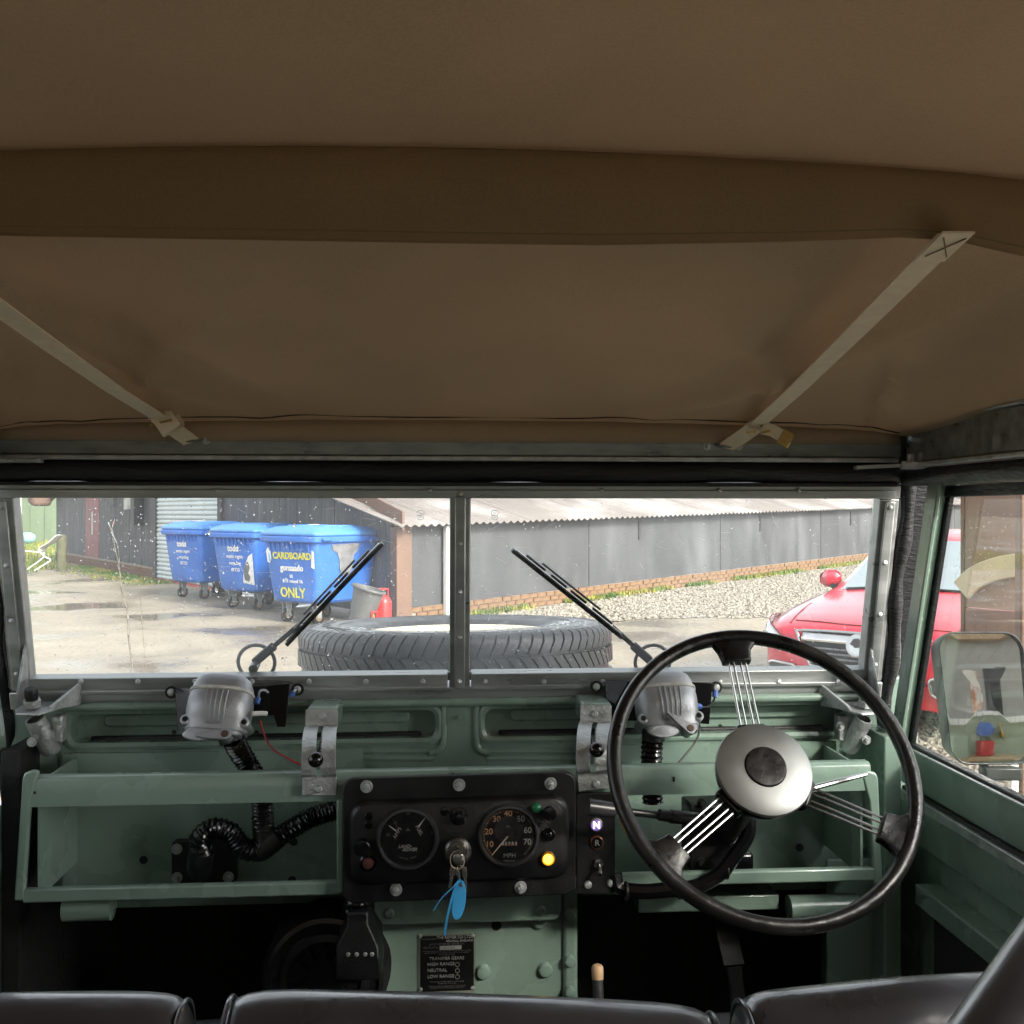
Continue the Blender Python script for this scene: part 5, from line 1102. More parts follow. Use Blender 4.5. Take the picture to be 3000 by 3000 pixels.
# ================================================================== THE YARD
CA = Vector((-1.68, 15.3)); GA = Vector((-.6, .8)); RW = Vector((.667, .745)).normalized(); GNo = Vector((-.8, -.6)); RNo = Vector((.745, -.667)).normalized()
def gh(X, D):
    t = (Vector((X, D)) - CA).dot(RW); r = .0185 * max(0, t) if t < 40 else .74
    t2 = (Vector((X, D)) - CA).dot(GA); r += .006 * max(0, t2 - 4)
    return r
def ground_mat():
    m, t, b = nodes_of('yard_ground'); N = t.nodes.new; L = t.links.new
    tc = N('ShaderNodeTexCoord'); co = tc.outputs['Object']
    n1 = N('ShaderNodeTexNoise'); n1.inputs['Scale'].default_value = .55; n1.inputs['Detail'].default_value = 8; n1.inputs['Distortion'].default_value = .3; L(co, n1.inputs['Vector'])
    n2 = N('ShaderNodeTexNoise'); n2.inputs['Scale'].default_value = 14; n2.inputs['Detail'].default_value = 8; L(co, n2.inputs['Vector'])
    cr = N('ShaderNodeValToRGB'); e = cr.color_ramp.elements; e[0].position = .30; e[0].color = (.175, .143, .10, 1); e[1].position = .68; e[1].color = (.36, .31, .24, 1)
    L(n1.outputs[0], cr.inputs[0])
    mr = N('ShaderNodeMapRange'); mr.inputs[1].default_value = .3; mr.inputs[2].default_value = .7; mr.inputs[3].default_value = .8; mr.inputs[4].default_value = 1.2; L(n2.outputs[0], mr.inputs[0])
    v = N('ShaderNodeVectorMath'); v.operation = 'MULTIPLY'; L(cr.outputs[0], v.inputs[0]); L(mr.outputs[0], v.inputs[1])
    L(v.outputs[0], b.inputs['Base Color'])
    pr = N('ShaderNodeMapRange'); pr.inputs[1].default_value = .36; pr.inputs[2].default_value = .52; pr.inputs[3].default_value = .06; pr.inputs[4].default_value = .62; L(n1.outputs[0], pr.inputs[0]); L(pr.outputs[0], b.inputs['Roughness'])
    bs = N('ShaderNodeMapRange'); bs.inputs[1].default_value = .40; bs.inputs[2].default_value = .52; bs.inputs[3].default_value = 0.0; bs.inputs[4].default_value = .5; L(n1.outputs[0], bs.inputs[0])
    bp = N('ShaderNodeBump'); bp.inputs['Distance'].default_value = .02; L(bs.outputs[0], bp.inputs['Strength']); L(n2.outputs[0], bp.inputs['Height']); L(bp.outputs[0], b.inputs['Normal'])
    return m
mb = MB()
xs = list(np.linspace(-70, 70, 57)); ds = list(np.concatenate([np.linspace(-25, 40, 66), np.linspace(45, 160, 12)]))
mb.add([CW(X, D, gh(X, D)) for D in ds for X in xs], [(j * 57 + i, j * 57 + i + 1, (j + 1) * 57 + i + 1, (j + 1) * 57 + i) for j in range(len(ds) - 1) for i in range(56)])
tag(mb.build('ground', ground_mat()), kind='structure')

GRAVEL_M = M('pale_gravel', (.27, .245, .205), .75, var=.35, vs=9, bump=.0, col2=(.17, .145, .11), c2s=16, c2lo=.5, c2hi=.62)
def scatter(name, test, n, smin, smax, box, mat, label, cat):
    rng = np.random.default_rng(3); base = np.array([(1, 0, 0), (-1, 0, 0), (0, 1, 0), (0, -1, 0), (0, 0, .75), (0, 0, -.5)], float); tri = np.array([(0, 2, 4), (2, 1, 4), (1, 3, 4), (3, 0, 4), (2, 0, 5), (1, 2, 5), (3, 1, 5), (0, 3, 5)])
    pts = []
    while len(pts) < n:
        X = rng.uniform(box[0], box[1]); D = rng.uniform(box[2], box[3]) 
        if test(X, D): pts.append((X, D))
    V_ = np.zeros((n * 6, 3)); F_ = np.zeros((n * 8, 3), int)
    for k, (X, D) in enumerate(pts):
        p = CW(X, D, gh(X, D)); s = rng.uniform(smin, smax); a = rng.uniform(0, 6.28); ca, sa = math.cos(a), math.sin(a)
        q = base * np.array([s, s * rng.uniform(.6, .9), s * rng.uniform(.5, .8)]) * rng.uniform(.8, 1.2, (6, 1)); q = np.stack([q[:, 0] * ca - q[:, 1] * sa, q[:, 0] * sa + q[:, 1] * ca, q[:, 2]], 1)
        V_[k * 6:k * 6 + 6] = q + np.array([p.x, p.y, p.z + s * .15]); F_[k * 8:k * 8 + 8] = tri + k * 6
    me = bpy.data.meshes.new(name); me.from_pydata(V_.tolist(), [], F_.tolist()); me.materials.append(mat); o = bpy.data.objects.new(name, me); COL.objects.link(o)
    return tag(o, label, cat, kind='stuff')
def far_gravel(X, D):
    p = Vector((X, D)) - CA; t = p.dot(RW); o_ = p.dot(RNo)
    lim = 1.0 + .75 * t + .4 * math.sin(t * 1.7)
    return t > 1.5 and .25 < o_ < min(6.5, lim) and D > 13.9 - .15 * X + .25 * math.sin(X * 2.2)
scatter('gravel', far_gravel, 26000, .028, .06, (-1, 13, 12, 28), GRAVEL_M, 'bank of pale gravel in front of the long dark wall', 'gravel')
scatter('gravel', lambda X, D: X > .55 + .25 * math.sin(D * 2) and 3.2 < D < 10.9 + .3 * math.sin(X * 3) and X < .62 * D, 22000, .016, .034, (.3, 6.8, 3.2, 11.3), GRAVEL_M, 'near patch of pale gravel around the red car', 'gravel')
# low gravel bank body so that no bare ground shows between the stones
mb = MB()
def bank(u, v):
    t = 1.3 + 20 * u; o_ = .2 + min(6.2, .9 + .75 * t) * v; p = CA + RW * t + RNo * o_; return CW(p.x, p.y, gh(p.x, p.y) + .012)
GRASS = M('moss_and_grass', (.10, .17, .035), .85, var=.45, vs=5, bump=.5, bs=30, col2=(.30, .27, .06), c2s=1.8, c2lo=.45, c2hi=.62)
# grass: blades, one mass on the left, mossy strips along the wall feet
def grass(name, spots, h0, h1, label):
    rng = np.random.default_rng(5); vs = []; fs = []
    for X, D in spots:
        p = CW(X, D, gh(X, D)); a = rng.uniform(0, 6.28); h = rng.uniform(h0, h1); w_ = rng.uniform(.012, .025); l = rng.uniform(-.6, .6) * h; k = len(vs)
        dx, dy = math.cos(a) * w_, math.sin(a) * w_; vs += [(p.x - dx, p.y - dy, p.z - .01), (p.x + dx, p.y + dy, p.z - .01), (p.x + l * math.cos(a + 1.5), p.y + l * math.sin(a + 1.5), p.z + h)]; fs.append((k, k + 1, k + 2))
    me = bpy.data.meshes.new(name); me.from_pydata(vs, [], fs); me.materials.append(GRASS); o = bpy.data.objects.new(name, me); COL.objects.link(o); tag(o, label, 'grass', kind='stuff')
rng = random.Random(4)
sp = []
while len(sp) < 9000:
    X, D = rng.uniform(-21, -12.5), rng.uniform(26, 44)
    if X / D < -.437 - .004 * math.sin(D): sp.append((X, D))
grass('grass', sp, .05, .22, 'overgrown yellow green grass at the far left below the green building')
sp = []
for k in range(5200):
    t = rng.uniform(.6, 17); o_ = abs(rng.gauss(0, .16)) + .02
    if math.sin(t * 1.3) + math.sin(t * 3.1 + 1) > -.7: p = CA + RW * t + RNo * o_; sp.append((p.x, p.y))
grass('weeds', sp, .03, .12, 'mossy weeds along the foot of the long dark wall')
sp = []
for k in range(2600):
    t = rng.uniform(9.8, 17.5); o_ = abs(rng.gauss(0, .45)) + .05; p = CA + GA * t + GNo * o_; sp.append((p.x, p.y))
grass('weeds', sp, .02, .07, 'strip of green weeds beside the roller shutter at the shed foot')

# ------------------------------------------------------------------ the shed
SH = thing('shed', CW(CA.x, CA.y, 0), 'long dark boarded shed with brick plinth, roller shutter and pale corrugated roof', 'building')
BOARD = M('dark_grey_boards', (.060, .061, .068), .7, var=.3, vs=2.2, bump=.25, bs=9, stretch=(3, 3, .35), col2=(.105, .108, .115), c2s=1.5, c2lo=.5, c2hi=.72)
PANEL = M('dark_grey_sheet', (.056, .057, .061), .65, var=.25, vs=2.5, bump=.1, bs=14, stretch=(1, 1, .3), col2=(.10, .102, .108), c2s=.9, c2lo=.45, c2hi=.7)
BROWN = M('brown_barge_board', (.145, .082, .055), .65, var=.15, vs=5, bump=.1)
BRICKM = M('orange_brick', (.155, .074, .048), .85, var=.35, vs=3.5, bump=.3, bs=30, col2=(.17, .13, .055), c2s=1.3, c2lo=.48, c2hi=.68)
def gpt(t, z, o=0.0): p = CA + GA * t + GNo * o; return CW(p.x, p.y, z)
def rpt(t, z, o=0.0): p = CA + RW * t + RNo * o; return CW(p.x, p.y, z)
def gg(t): p = CA + GA * t; return gh(p.x, p.y)
def rg(t): p = CA + RW * t; return gh(p.x, p.y)
def quadbox(fn, t0, t1, zlo0, zlo1, zhi0, zhi1, o0, o1):
    return [fn(t0, zlo0, o0), fn(t1, zlo1, o0), fn(t1, zlo1, o1), fn(t0, zlo0, o1), fn(t0, zhi0, o0), fn(t1, zhi1, o0), fn(t1, zhi1, o1), fn(t0, zhi0, o1)], [(0, 3, 2, 1), (4, 5, 6, 7), (0, 1, 5, 4), (1, 2, 6, 5), (2, 3, 7, 6), (3, 0, 4, 7)]
EAVE = 1.50; TG = .27; TL = 21.0
def gz(t): return EAVE + .02 + (TG * t if t < TL / 2 else TG * TL / 2 - (TG * TL / 2 - .62) * (t - TL / 2) / (TL / 2))
SG, SHUT, DOOR = .24, (7.1, 11.25), (16.15, 17.5)
t = .18
while t < TL - .05:
    w_ = .24; t1 = min(TL, t + w_); m_ = (t + t1) / 2
    if not (SHUT[0] - .05 < m_ < SHUT[1] + .05) and not (DOOR[0] < m_ < DOOR[1]):
        mb = MB(); oo = random.uniform(0, .012); mb.add(*quadbox(gpt, t + .004, t1 - .004, gg(t) + .28, gg(t1) + .28, gz(t), gz(t1), -.03, oo)); mb.build('board', BOARD, SH)
    elif SHUT[0] - .05 < m_ < SHUT[1] + .05:
        mb = MB(); mb.add(*quadbox(gpt, t + .004, t1 - .004, 2.75, 2.75, max(2.8, gz(t)), max(2.8, gz(t1)), -.03, 0)); mb.build('board', BOARD, SH)
    t = t1
mb = MB(); mb.add(*quadbox(gpt, .05, TL, .1, .1, EAVE - .1, 2.0, -.2, -.05)); mb.build('inner_wall', BOARD, SH)
# shutter slats
zb = gg(9) + .05; k = 0
SHUTM = M('pale_shutter', (.50, .56, .58), .45, var=.1, vs=3)
for k in range(27):
    z = zb + .1 * k; mb = MB()
    secs = []
    for tt in SHUT: secs.append([gpt(tt, z + a, b) for a, b in ((0, -.02), (.0, .0), (.03, .03), (.06, .03), (.094, .0), (.094, -.02))])
    mb.rings(secs); mb.build('shutter_slat', SHUTM, SH)
mb = MB(); mb.add(*quadbox(gpt, SHUT[0], SHUT[1], zb - .07, zb - .07, zb - .005, zb - .005, -.02, .05)); mb.build('shutter_bottom_bar', M('red_paint', (.42, .05, .04), .5), SH)
for tt in SHUT: mb = MB(); mb.add(*quadbox(gpt, tt - .09, tt + .09, gg(tt), gg(tt), 2.8, 2.8, -.02, .07)); mb.build('shutter_jamb', M('dark_jamb', (.04, .035, .035), .6), SH)
mb = MB(); mb.add(*quadbox(gpt, DOOR[0], DOOR[1], gg(17) + .22, gg(17) + .22, 2.5, 2.5, -.02, .02)); mb.build('door', M('maroon_paint', (.17, .035, .045), .5, var=.12), SH)
mb = MB(); mb.add(*quadbox(gpt, DOOR[0] + .55, DOOR[0] + .63, 1.05, 1.05, 1.7, 1.7, .02, .05)); mb.build('door_handle', GREYP, SH)
for tt, zz, dt, dz, oo, mt in ((12.9, 1.95, .3, .2, .2, GREYP), (12.2, 1.70, .28, .34, .25, BLACK), (14.6, 2.02, .5, .16, .06, PANEL), (12.75, 1.6, .12, .14, .12, GREYP)):
    mb = MB(); mb.add(*quadbox(gpt, tt, tt + dt, zz - dz, zz - dz, zz + dz, zz + dz, .0, oo)); mb.build('meter_box', mt, SH)
# corner post, barge board, far eave end
mb = MB(); c = CW(CA.x, CA.y, 0); mb.add(*quadbox(gpt, -.02, .17, 0, 0, EAVE + .0, EAVE + .02, -.2, .06)); mb.build('corner_post', BROWN, SH)
mb = MB(); a, b = -.25, TL / 2
mb.add(*quadbox(gpt, a, b, EAVE + TG * a - .02, EAVE + TG * b - .02, EAVE + TG * a + .25, EAVE + TG * b + .25, .062, .10)); mb.build('barge_board', BROWN, SH)
mb = MB(); sl = (2.1 - (EAVE + TG * TL / 2)) / (TL / 2); z0_ = EAVE + TG * TL / 2
mb.add(*quadbox(gpt, TL / 2, TL + .7, z0_ - .02, z0_ - .02 + sl * (TL / 2 + .7), z0_ + .28, z0_ + .28 + sl * (TL / 2 + .7), .062, .10)); mb.build('barge_board', BROWN, SH)
mb = MB(); mb.add(*quadbox(gpt, TL + .1, TL + .75, 1.85, 1.95, 2.3, 2.2, .1, .7)); mb.build('eave_end', BROWN, SH, bevel=.1)
# gable brick plinth
BR = MB(); BR.box(-.107, .107, -.05, .05, -.034, .034); BRM = BR.mesh('brick', BRICKM, smooth=0)
angG = math.atan2(*(lambda v: (v.y, v.x))(gpt(1, 0) - gpt(0, 0))); angR = math.atan2(*(lambda v: (v.y, v.x))(rpt(1, 0) - rpt(0, 0)))
for row in range(3):
    t = 11.5 + .11 * (row % 2)
    while t < TL - .1:
        place('brick', BRM, SH, gpt(t, gg(t) + .04 + row * .078, random.uniform(0, .008)), (0, 0, angG)); t += .226
mb = MB(); mb.add(*quadbox(gpt, 11.3, TL, gg(11), gg(TL), gg(11) + .275, gg(TL) + .275, -.06, .035)); mb.build('mortar', M('mortar', (.24, .21, .17), .9, var=.2), SH)
# long wall to the right: sheets, joints, brick plinth on the rising ground
def wz(t): return EAVE - .02 + .0187 * t
joints = [.16]
for px in (1725, 2110, 2405, 2640): 
    u = (px - 1500) / 3000; tt = (u * CA.y - CA.x) / (RW.x - u * RW.y); joints.append(tt)
joints += [joints[-1] + 4.5, joints[-1] + 9]
def plh(t): return rg(t) + .235
for a, b in zip(joints[:-1], joints[1:]):
    mb = MB(); mb.add(*quadbox(rpt, a + .012, b - .012, plh(a), plh(b), wz(a), wz(b), -.03, 0)); mb.build('wall_sheet', PANEL, SH)
    mb = MB(); mb.add(*quadbox(rpt, b - .035, b + .035, plh(b), plh(b), wz(b), wz(b), -.035, -.012)); mb.build('joint', M('dark_jamb', (.04, .035, .035)), SH)
for px, z0_ in ((1870, 1500), (2225, 1505), (2490, 1500)):
    u = (px - 1500) / 3000; tt = (u * CA.y - CA.x) / (RW.x - u * RW.y); mb = MB(); mb.add(*quadbox(rpt, tt, tt + .07, wz(tt) - .45, wz(tt) - .45, wz(tt) - .09, wz(tt) - .09, 0, .02)); mb.build('slot_vent', M('dark_jamb', (.04, .035, .035)), SH)
n = 0
for row in range(3):
    t = .3 + .11 * (row % 2)
    while t < 19 and n < 290:
        dz = random.uniform(-.004, .004); place('brick', BRM, SH, rpt(t, rg(t) + .04 + row * .078 + dz, random.uniform(-.004, .01)), (0, math.atan(-.0187), angR)); t += .226; n += 1
mb = MB(); mb.add(*quadbox(rpt, .16, 30, rg(.1) - .05, rg(30) - .05, rg(.1) + .232, rg(30) + .232, -.06, .03)); mb.build('mortar', M('mortar', (.24, .21, .17)), SH)
# corrugated roof sheets over the long wall: each sheet its own piece
ROOFM = M('pale_corrugated_sheet', (.14, .122, .114), .6, var=.12, vs=1.2, bump=.05, col2=(.23, .215, .21), c2s=.7, c2lo=.45, c2hi=.6)
RU = -RNo; slope = TG * .98
for k in range(26):
    t0 = -.28 + k * .98; mb = MB(); nu = 56
    def rf(u, v, t0=t0):
        t = t0 + 1.0 * u; back = -.28 + 4.2 * v; p = CA + RW * t + RU * back; z = wz(t) + .07 + slope * back + .020 * cos(2 * pi * u * 6.0)
        return CW(p.x, p.y, z + .004 * (k % 2))
    mb.grid(rf, nu, 1); mb.build('roof_sheet', ROOFM, SH, solid=.012)
mb = MB(); mb.add(*quadbox(rpt, -.2, 24, wz(0) - .03, wz(24) - .03, wz(0) + .035, wz(24) + .035, -.05, .04)); mb.build('wall_plate', M('dark_jamb', (.04, .035, .035)), SH)
# white post in front of the long wall
u = (1303 - 1500) / 3000; tt = (u * CA.y - CA.x) / (RW.x - u * RW.y)
mb = MB(); mb.add(*quadbox(rpt, tt - .085, tt + .085, rg(tt) - .02, rg(tt) - .02, wz(tt) - .03, wz(tt) - .03, .05, .13)); o = mb.build('post', M('white_board', (.72, .71, .69), .6, var=.06), bevel=.01)
tag(o, 'white upright board leaning flat against the dark wall near the shed corner', 'post')

# ------------------------------------------------------------------ green building and odds and ends at the far left
GB = thing('green_building', CW(-22, 46, .2), 'pale green clad building beyond the grass at the far left', 'building')
GBM = M('pale_green_cladding', (.13, .175, .105), .6, var=.1, vs=1, stretch=(3, 3, .3))
for k in range(14):
    X0 = -26.2 + .62 * k; mb = MB(); D0 = 45.0 + (X0 + 26) * .03; mb.add([CW(X0, D0, .2), CW(X0 + .6, D0, .2), CW(X0 + .6, D0 + .2, .2), CW(X0, D0 + .2, .2), CW(X0, D0, 5), CW(X0 + .6, D0, 5), CW(X0 + .6, D0 + .2, 5), CW(X0, D0 + .2, 5)], [(0, 3, 2, 1), (4, 5, 6, 7), (0, 1, 5, 4), (1, 2, 6, 5), (2, 3, 7, 6), (3, 0, 4, 7)]); mb.build('cladding_panel', GBM, GB)
mb = MB(); mb.add([CW(-26.2, 45.3, .1), CW(-17.4, 45.5, .1), CW(-17.4, 50, .1), CW(-26.2, 50, .1), CW(-26.2, 45.3, 5.1), CW(-17.4, 45.5, 5.1), CW(-17.4, 50, 5.1), CW(-26.2, 50, 5.1)], [(0, 3, 2, 1), (4, 5, 6, 7), (0, 1, 5, 4), (1, 2, 6, 5), (2, 3, 7, 6), (3, 0, 4, 7)]); mb.build('wall', GBM, GB)
u = (52 - 1500) / 3000
mb = MB(); mb.cyl(CW(u * 44, 44, gh(u * 44, 44)), CW(u * 44, 44, 4), .16, n=12); tag(mb.build('pole', M('white_pole', (.75, .74, .72), .5)), 'white pole standing before the pale green building', 'pole')
u = (80 - 1500) / 3000
mb = MB(); mb.sphere(CW(u * 42, 42, .62), .3, 16, 10, (1.1, 1, .8)); mb.lathe(CW(u * 42, 42, .15), (0, 0, 1), [(.2, 0), (.22, .2)], 14); tag(mb.build('drum', M('pale_blue_plastic', (.22, .42, .44), .5)), 'rounded pale blue plastic drum on the far grass', 'drum')
# wooden stump post
u = (182 - 1500) / 3000; D = 27.2; X = u * D
st_ = MB(); z0_ = gh(X, D); st_.lathe(CW(X, D, z0_ - .05), (0, 0, 1), [(.15, 0), (.13, .1), (.115, .5), (.12, .85), (.11, .98), (.06, 1.03)], 12); tag(st_.build('wooden_post', M('mossy_wood', (.13, .13, .07), .85, var=.3, vs=6, bump=.4)), 'short mossy wooden post in front of the dark boarded shed', 'post')
# upturned white chair
ch = thing('chair', CW(-11.9, 25.8, .1), 'white tubular chair tipped over on the grass', 'chair')
D = 25.6
def cp(px, py, dd=0): u = (px - 1500) / 3000; z = 1.68 - (py - 1500) / 3000 * (D + dd); return CW(u * (D + dd), D + dd, z)
CHM = M('white_tube', (.62, .62, .60), .45); 
mb = MB(); q = [cp(162, 1570), cp(140, 1590), cp(115, 1605), cp(112, 1620)]; w_ = FW * .42
mb.grid(lambda u, v: (lambda s: s[min(len(s) - 1, int(u * (len(s) - 1)))])(spline(q, 6)) + w_ * v + UP * (.03 * sin(pi * v)), 18, 4); mb.build('seat_shell', CHM, ch, solid=.02)
for dd in (0, .42):
    for seq in (((115, 1615), (130, 1630), (148, 1640), (136, 1650), (100, 1672)), ((112, 1618), (66, 1613)), ((128, 1618), (126, 1634), (80, 1668))):
        mb = MB(); mb.tube(spline([cp(a, b, dd) for a, b in seq], 4), .018, 8); mb.build('tube_leg', CHM, ch)

# ------------------------------------------------------------------ bins
BLUE = M('blue_bin_plastic', (.030, .135, .50), .42, var=.12, vs=2.5, bump=.06, bs=8, col2=(.05, .17, .54), c2s=2)
BLUEL = M('sun_bleached_blue_lid', (.075, .24, .60), .45, var=.12, vs=2.5)
YEL = M('yellow_spray_paint', (.62, .58, .06), .6, var=.25, vs=20); WPR = M('white_sticker', (.72, .72, .70), .5, var=.12, vs=12); GRP = M('grey_worn_patch', (.15, .15, .16), .7, var=.35, vs=9)
BW, BD = 1.16, 1.26
def make_bin(loc, rz, label):
    b = thing('wheeled_bin', loc, label, 'bin', 'blue wheeled bins by the shed'); ORG[b] = Vector(); b.rotation_euler = (0, 0, rz); b.scale = (1.06, 1.06, 1.05)
    # local: text face at y = -BD/2 (looks to -y), x to the right
    def sec(z, w_, d, r=.07): return [Vector((a, c, z)) for a, c in rrect(w_, d, r, 3)]
    mb = MB(); mb.rings([sec(.30, .78 * BW, .76 * BD, .1), sec(.34, .84 * BW, .82 * BD, .1), sec(.55, .87 * BW, .85 * BD), sec(1.12, .96 * BW, .95 * BD), sec(1.17, .97 * BW, .96 * BD)]); mb.build('body', BLUE, b, bevel=.01)
    mb = MB(); mb.rings([sec(1.165, 1.02 * BW, 1.01 * BD), sec(1.175, 1.06 * BW, 1.05 * BD), sec(1.25, 1.06 * BW, 1.05 * BD), sec(1.26, 1.02 * BW, 1.01 * BD)]); mb.build('rim', BLUE, b, bevel=.012)
    mb = MB(); mb.rings([sec(1.262, 1.05 * BW, 1.03 * BD), sec(1.30, 1.06 * BW, 1.04 * BD), sec(1.335, 1.0 * BW, .98 * BD), sec(1.39, .84 * BW, .82 * BD, .15), sec(1.405, .6 * BW, .6 * BD, .2)]); mb.build('lid', BLUEL, b, bevel=.012)
    for s in (-1, 1):
        mb = MB(); mb.rings([[Vector((s * .27 + a, c, z)) for a, c in rrect(.34, .62, .08, 3)] for z in (1.385, 1.412)]); mb.build('lid_pressing', BLUEL, b, bevel=.012)
        mb = MB(); mb.tube([(s * (BW / 2 - .02), BD / 2 + .02, 1.36), (s * (BW / 2 - .02), BD / 2 + .1, 1.37), (s * (BW / 2 - .18), BD / 2 + .1, 1.37), (s * (BW / 2 - .18), BD / 2 + .02, 1.36)], .02, 8); mb.build('lid_handle', BLUEL, b)
        for d in (-1, 1):
            mb = MB(); mb.tube([(s * (BW / 2 + .0), d * .46 - .07, 1.21), (s * (BW / 2 + .07), d * .46 - .07, 1.21), (s * (BW / 2 + .07), d * .46 + .07, 1.21), (s * (BW / 2), d * .46 + .07, 1.21)], .022, 8); mb.build('lift_handle', BLUE, b)
            w = thing('castor', Z, None, None); w.parent = b; ORG[w] = Vector(); x, y = s * .33, d * .36
            mb = MB(); mb.lathe((x - .03, y, .1), (1, 0, 0), [(.06, 0), (.098, .004), (.10, .02), (.10, .04), (.098, .056), (.06, .06)], 20); mb.build('castor_tyre', RUBBER, w, local=True)
            mb = MB(); mb.lathe((x - .034, y, .1), (1, 0, 0), [(.055, 0), (.055, .068)], 16); mb.build('castor_hub', M('rusty_hub', (.28, .19, .11), .6), w, local=True)
            mb = MB(); mb.prism([(x - .045, y - .03, .09), (x - .045, y + .03, .09), (x - .045, y + .06, .30), (x - .045, y - .06, .30)], (.008, 0, 0)); mb.prism([(x + .037, y - .03, .09), (x + .037, y + .03, .09), (x + .037, y + .06, .30), (x + .037, y - .06, .30)], (.008, 0, 0)); mb.build('castor_fork', GALV, w, local=True)
    for k in range(9):
        x = -.42 + .105 * k; mb = MB(); mb.prism([(x - .008, -.455 * BD - .02, 1.16), (x + .008, -.455 * BD - .02, 1.16), (x + .008, -.462 * BD - .055, 1.16), (x - .008, -.462 * BD - .055, 1.16)], (0, .03, -.12)); mb.build('rim_rib', BLUE, b, local=True)
    return b
def face(b, x, z):      # point on the sloping text face
    d = (.76 + .06 * min(1, (z - .30) / .04)) if z < .34 else (.82 + .13 * (z - .34) / .78); return Vector((x, -d * BD / 2 - .006, z))
FU = Vector((0, -.09, 1)).normalized()
NT = Vector((-.62, -.785)); angB = math.atan2(NT.y, NT.x)
nw = RT * NT.x + FW * NT.y; rzB = math.atan2(nw.y, nw.x) + pi / 2
def bin_at(px, D, label, gz_=0):
    u = (px - 1500) / 3000; corner = CW(u * D, D, 0)
    loc = corner - Matrix.Rotation(rzB, 3, 'Z') @ Vector((BW / 2 * .95, -BD / 2 * .95, 0)); loc.z = gz_; return make_bin(loc, rzB, label)
b1 = bin_at(588, 19.2, 'blue wheeled bin farthest from the corner post, standing before the roller shutter', .02)
b2 = bin_at(748, 17.1, 'middle blue wheeled bin with a torn white notice on its front', .01)
b3 = bin_at(924, 15.0, 'nearest blue wheeled bin with yellow painted words and a grey worn patch')
def btext(b, body, size, x, z, mat, **k): text(body, size, face(b, x, z), mat, b, up=FU, ext=.002, **k)
for b in (b1, b2):
    btext(b, 'todd', .15, -.02, 1.0, WPR, bold=.004)
    for i, (tx, s_) in enumerate((('waste mgmt', .085), ('recycling', .085), ('01723', .085))): btext(b, tx, s_, .0, .87 - i * .11, WPR)
def patch(b, poly, mat, nm, off=.002): mb = MB(); mb.prism([face(b, x, z) + Vector((0, -off, 0)) for x, z in poly], (0, .003, 0)); return mb.build(nm, mat, b, local=True)
patch(b2, [(.18, .45), (.46, .42), (.46, .93), (.36, .88), (.26, .74), (.20, .60)], WPR, 'notice'); patch(b2, [(.23, .50), (.33, .47), (.38, .55), (.33, .61), (.38, .70), (.34, .80), (.25, .74), (.21, .60)], GRP, 'torn_patch', .006)
btext(b3, 'CARDBOARD', .135, .04, .97, YEL, bold=.004); btext(b3, 'gonsaado', .13, .02, .80, WPR, bold=.003); btext(b3, 'at', .09, .0, .69, WPR); btext(b3, '0.11 mixed 16', .075, .02, .61, WPR); btext(b3, 'ONLY', .20, .0, .44, YEL, bold=.004)
patch(b3, [(-.50, .88), (-.45, .86), (-.41, .92), (-.42, 1.06), (-.47, 1.09), (-.51, 1.04)], WPR, 'sticker'); patch(b3, [(.44, .82), (.51, .80), (.52, 1.04), (.48, 1.06)], WPR, 'sticker')
patch(b3, [(-.46, .88), (-.42, .90), (-.43, 1.0), (-.46, 1.0)], M('pale_blue_print', (.2, .45, .65), .5), 'sticker_print', .006)
def lidpatch(b, cx, cy, w_, h_, mat): mb = MB(); mb.prism([(cx + a * w_ * (1 + .2 * sin(7 * k)), cy + c * h_, 1.412) for k, (a, c) in enumerate([(cos(t), sin(t)) for t in [2 * pi * q / 9 for q in range(9)]])], (0, 0, .006)); mb.build('litter', mat, b, local=True)
lidpatch(b1, -.12, -.2, .18, .12, WPR); lidpatch(b3, -.25, .05, .10, .07, WPR)
# grey worn patch on the right-hand face of the nearest bin
mb = MB(); pts = [(-.30, 1.13), (-.33, 1.14), (.22, 1.15), (.20, 1.05), (.12, .98), (.11, .80), (.04, .70), (-.06, .69), (-.13, .76), (-.15, .92), (-.20, 1.02), (-.29, 1.06)]
mb.prism([(.475 * BW * (.895 + .105 * (z - .34) / .78) + .012, y, z) for y, z in pts], (.004, 0, 0)); mb.build('worn_patch', GRP, b3, local=True)

# ------------------------------------------------------------------ gas cylinders and the broken tub
RED = M('red_enamel', (.50, .025, .025), .4, var=.12, vs=4)
def at_px(px, D, z=0): return CW((px - 1500) / 3000 * D, D, z)
def cylinder(loc, r, h, label):
    t = thing('gas_cylinder', loc, label, 'gas cylinder', 'red gas cylinders'); ORG[t] = Vector()
    mb = MB(); mb.lathe((0, 0, 0), (0, 0, 1), [(r * .9, 0), (r * .9, .03), (r, .04), (r, h - .1), (r * .92, h - .05), (r * .6, h), (r * .25, h + .01)], 28); mb.build('body', RED, t, local=True)
    mb = MB(); pts = [(cos(a) * r * .62, sin(a) * r * .62, h + .10) for a in [2 * pi * k / 18 for k in range(18)]]; mb.tube(pts, .012, 6, closed=True); mb.build('guard_ring', RED, t, local=True)
    for k in range(3): a = 2.1 * k + .4; mb = MB(); mb.tube([(cos(a) * r * .62, sin(a) * r * .62, h - .02), (cos(a) * r * .62, sin(a) * r * .62, h + .10)], .012, 6); mb.build('guard_stay', RED, t, local=True)
    mb = MB(); mb.lathe((0, 0, h), (0, 0, 1), [(.03, 0), (.03, .05), (.02, .06), (.02, .09)], 10); mb.build('valve', BRASS, t, local=True)
    return t
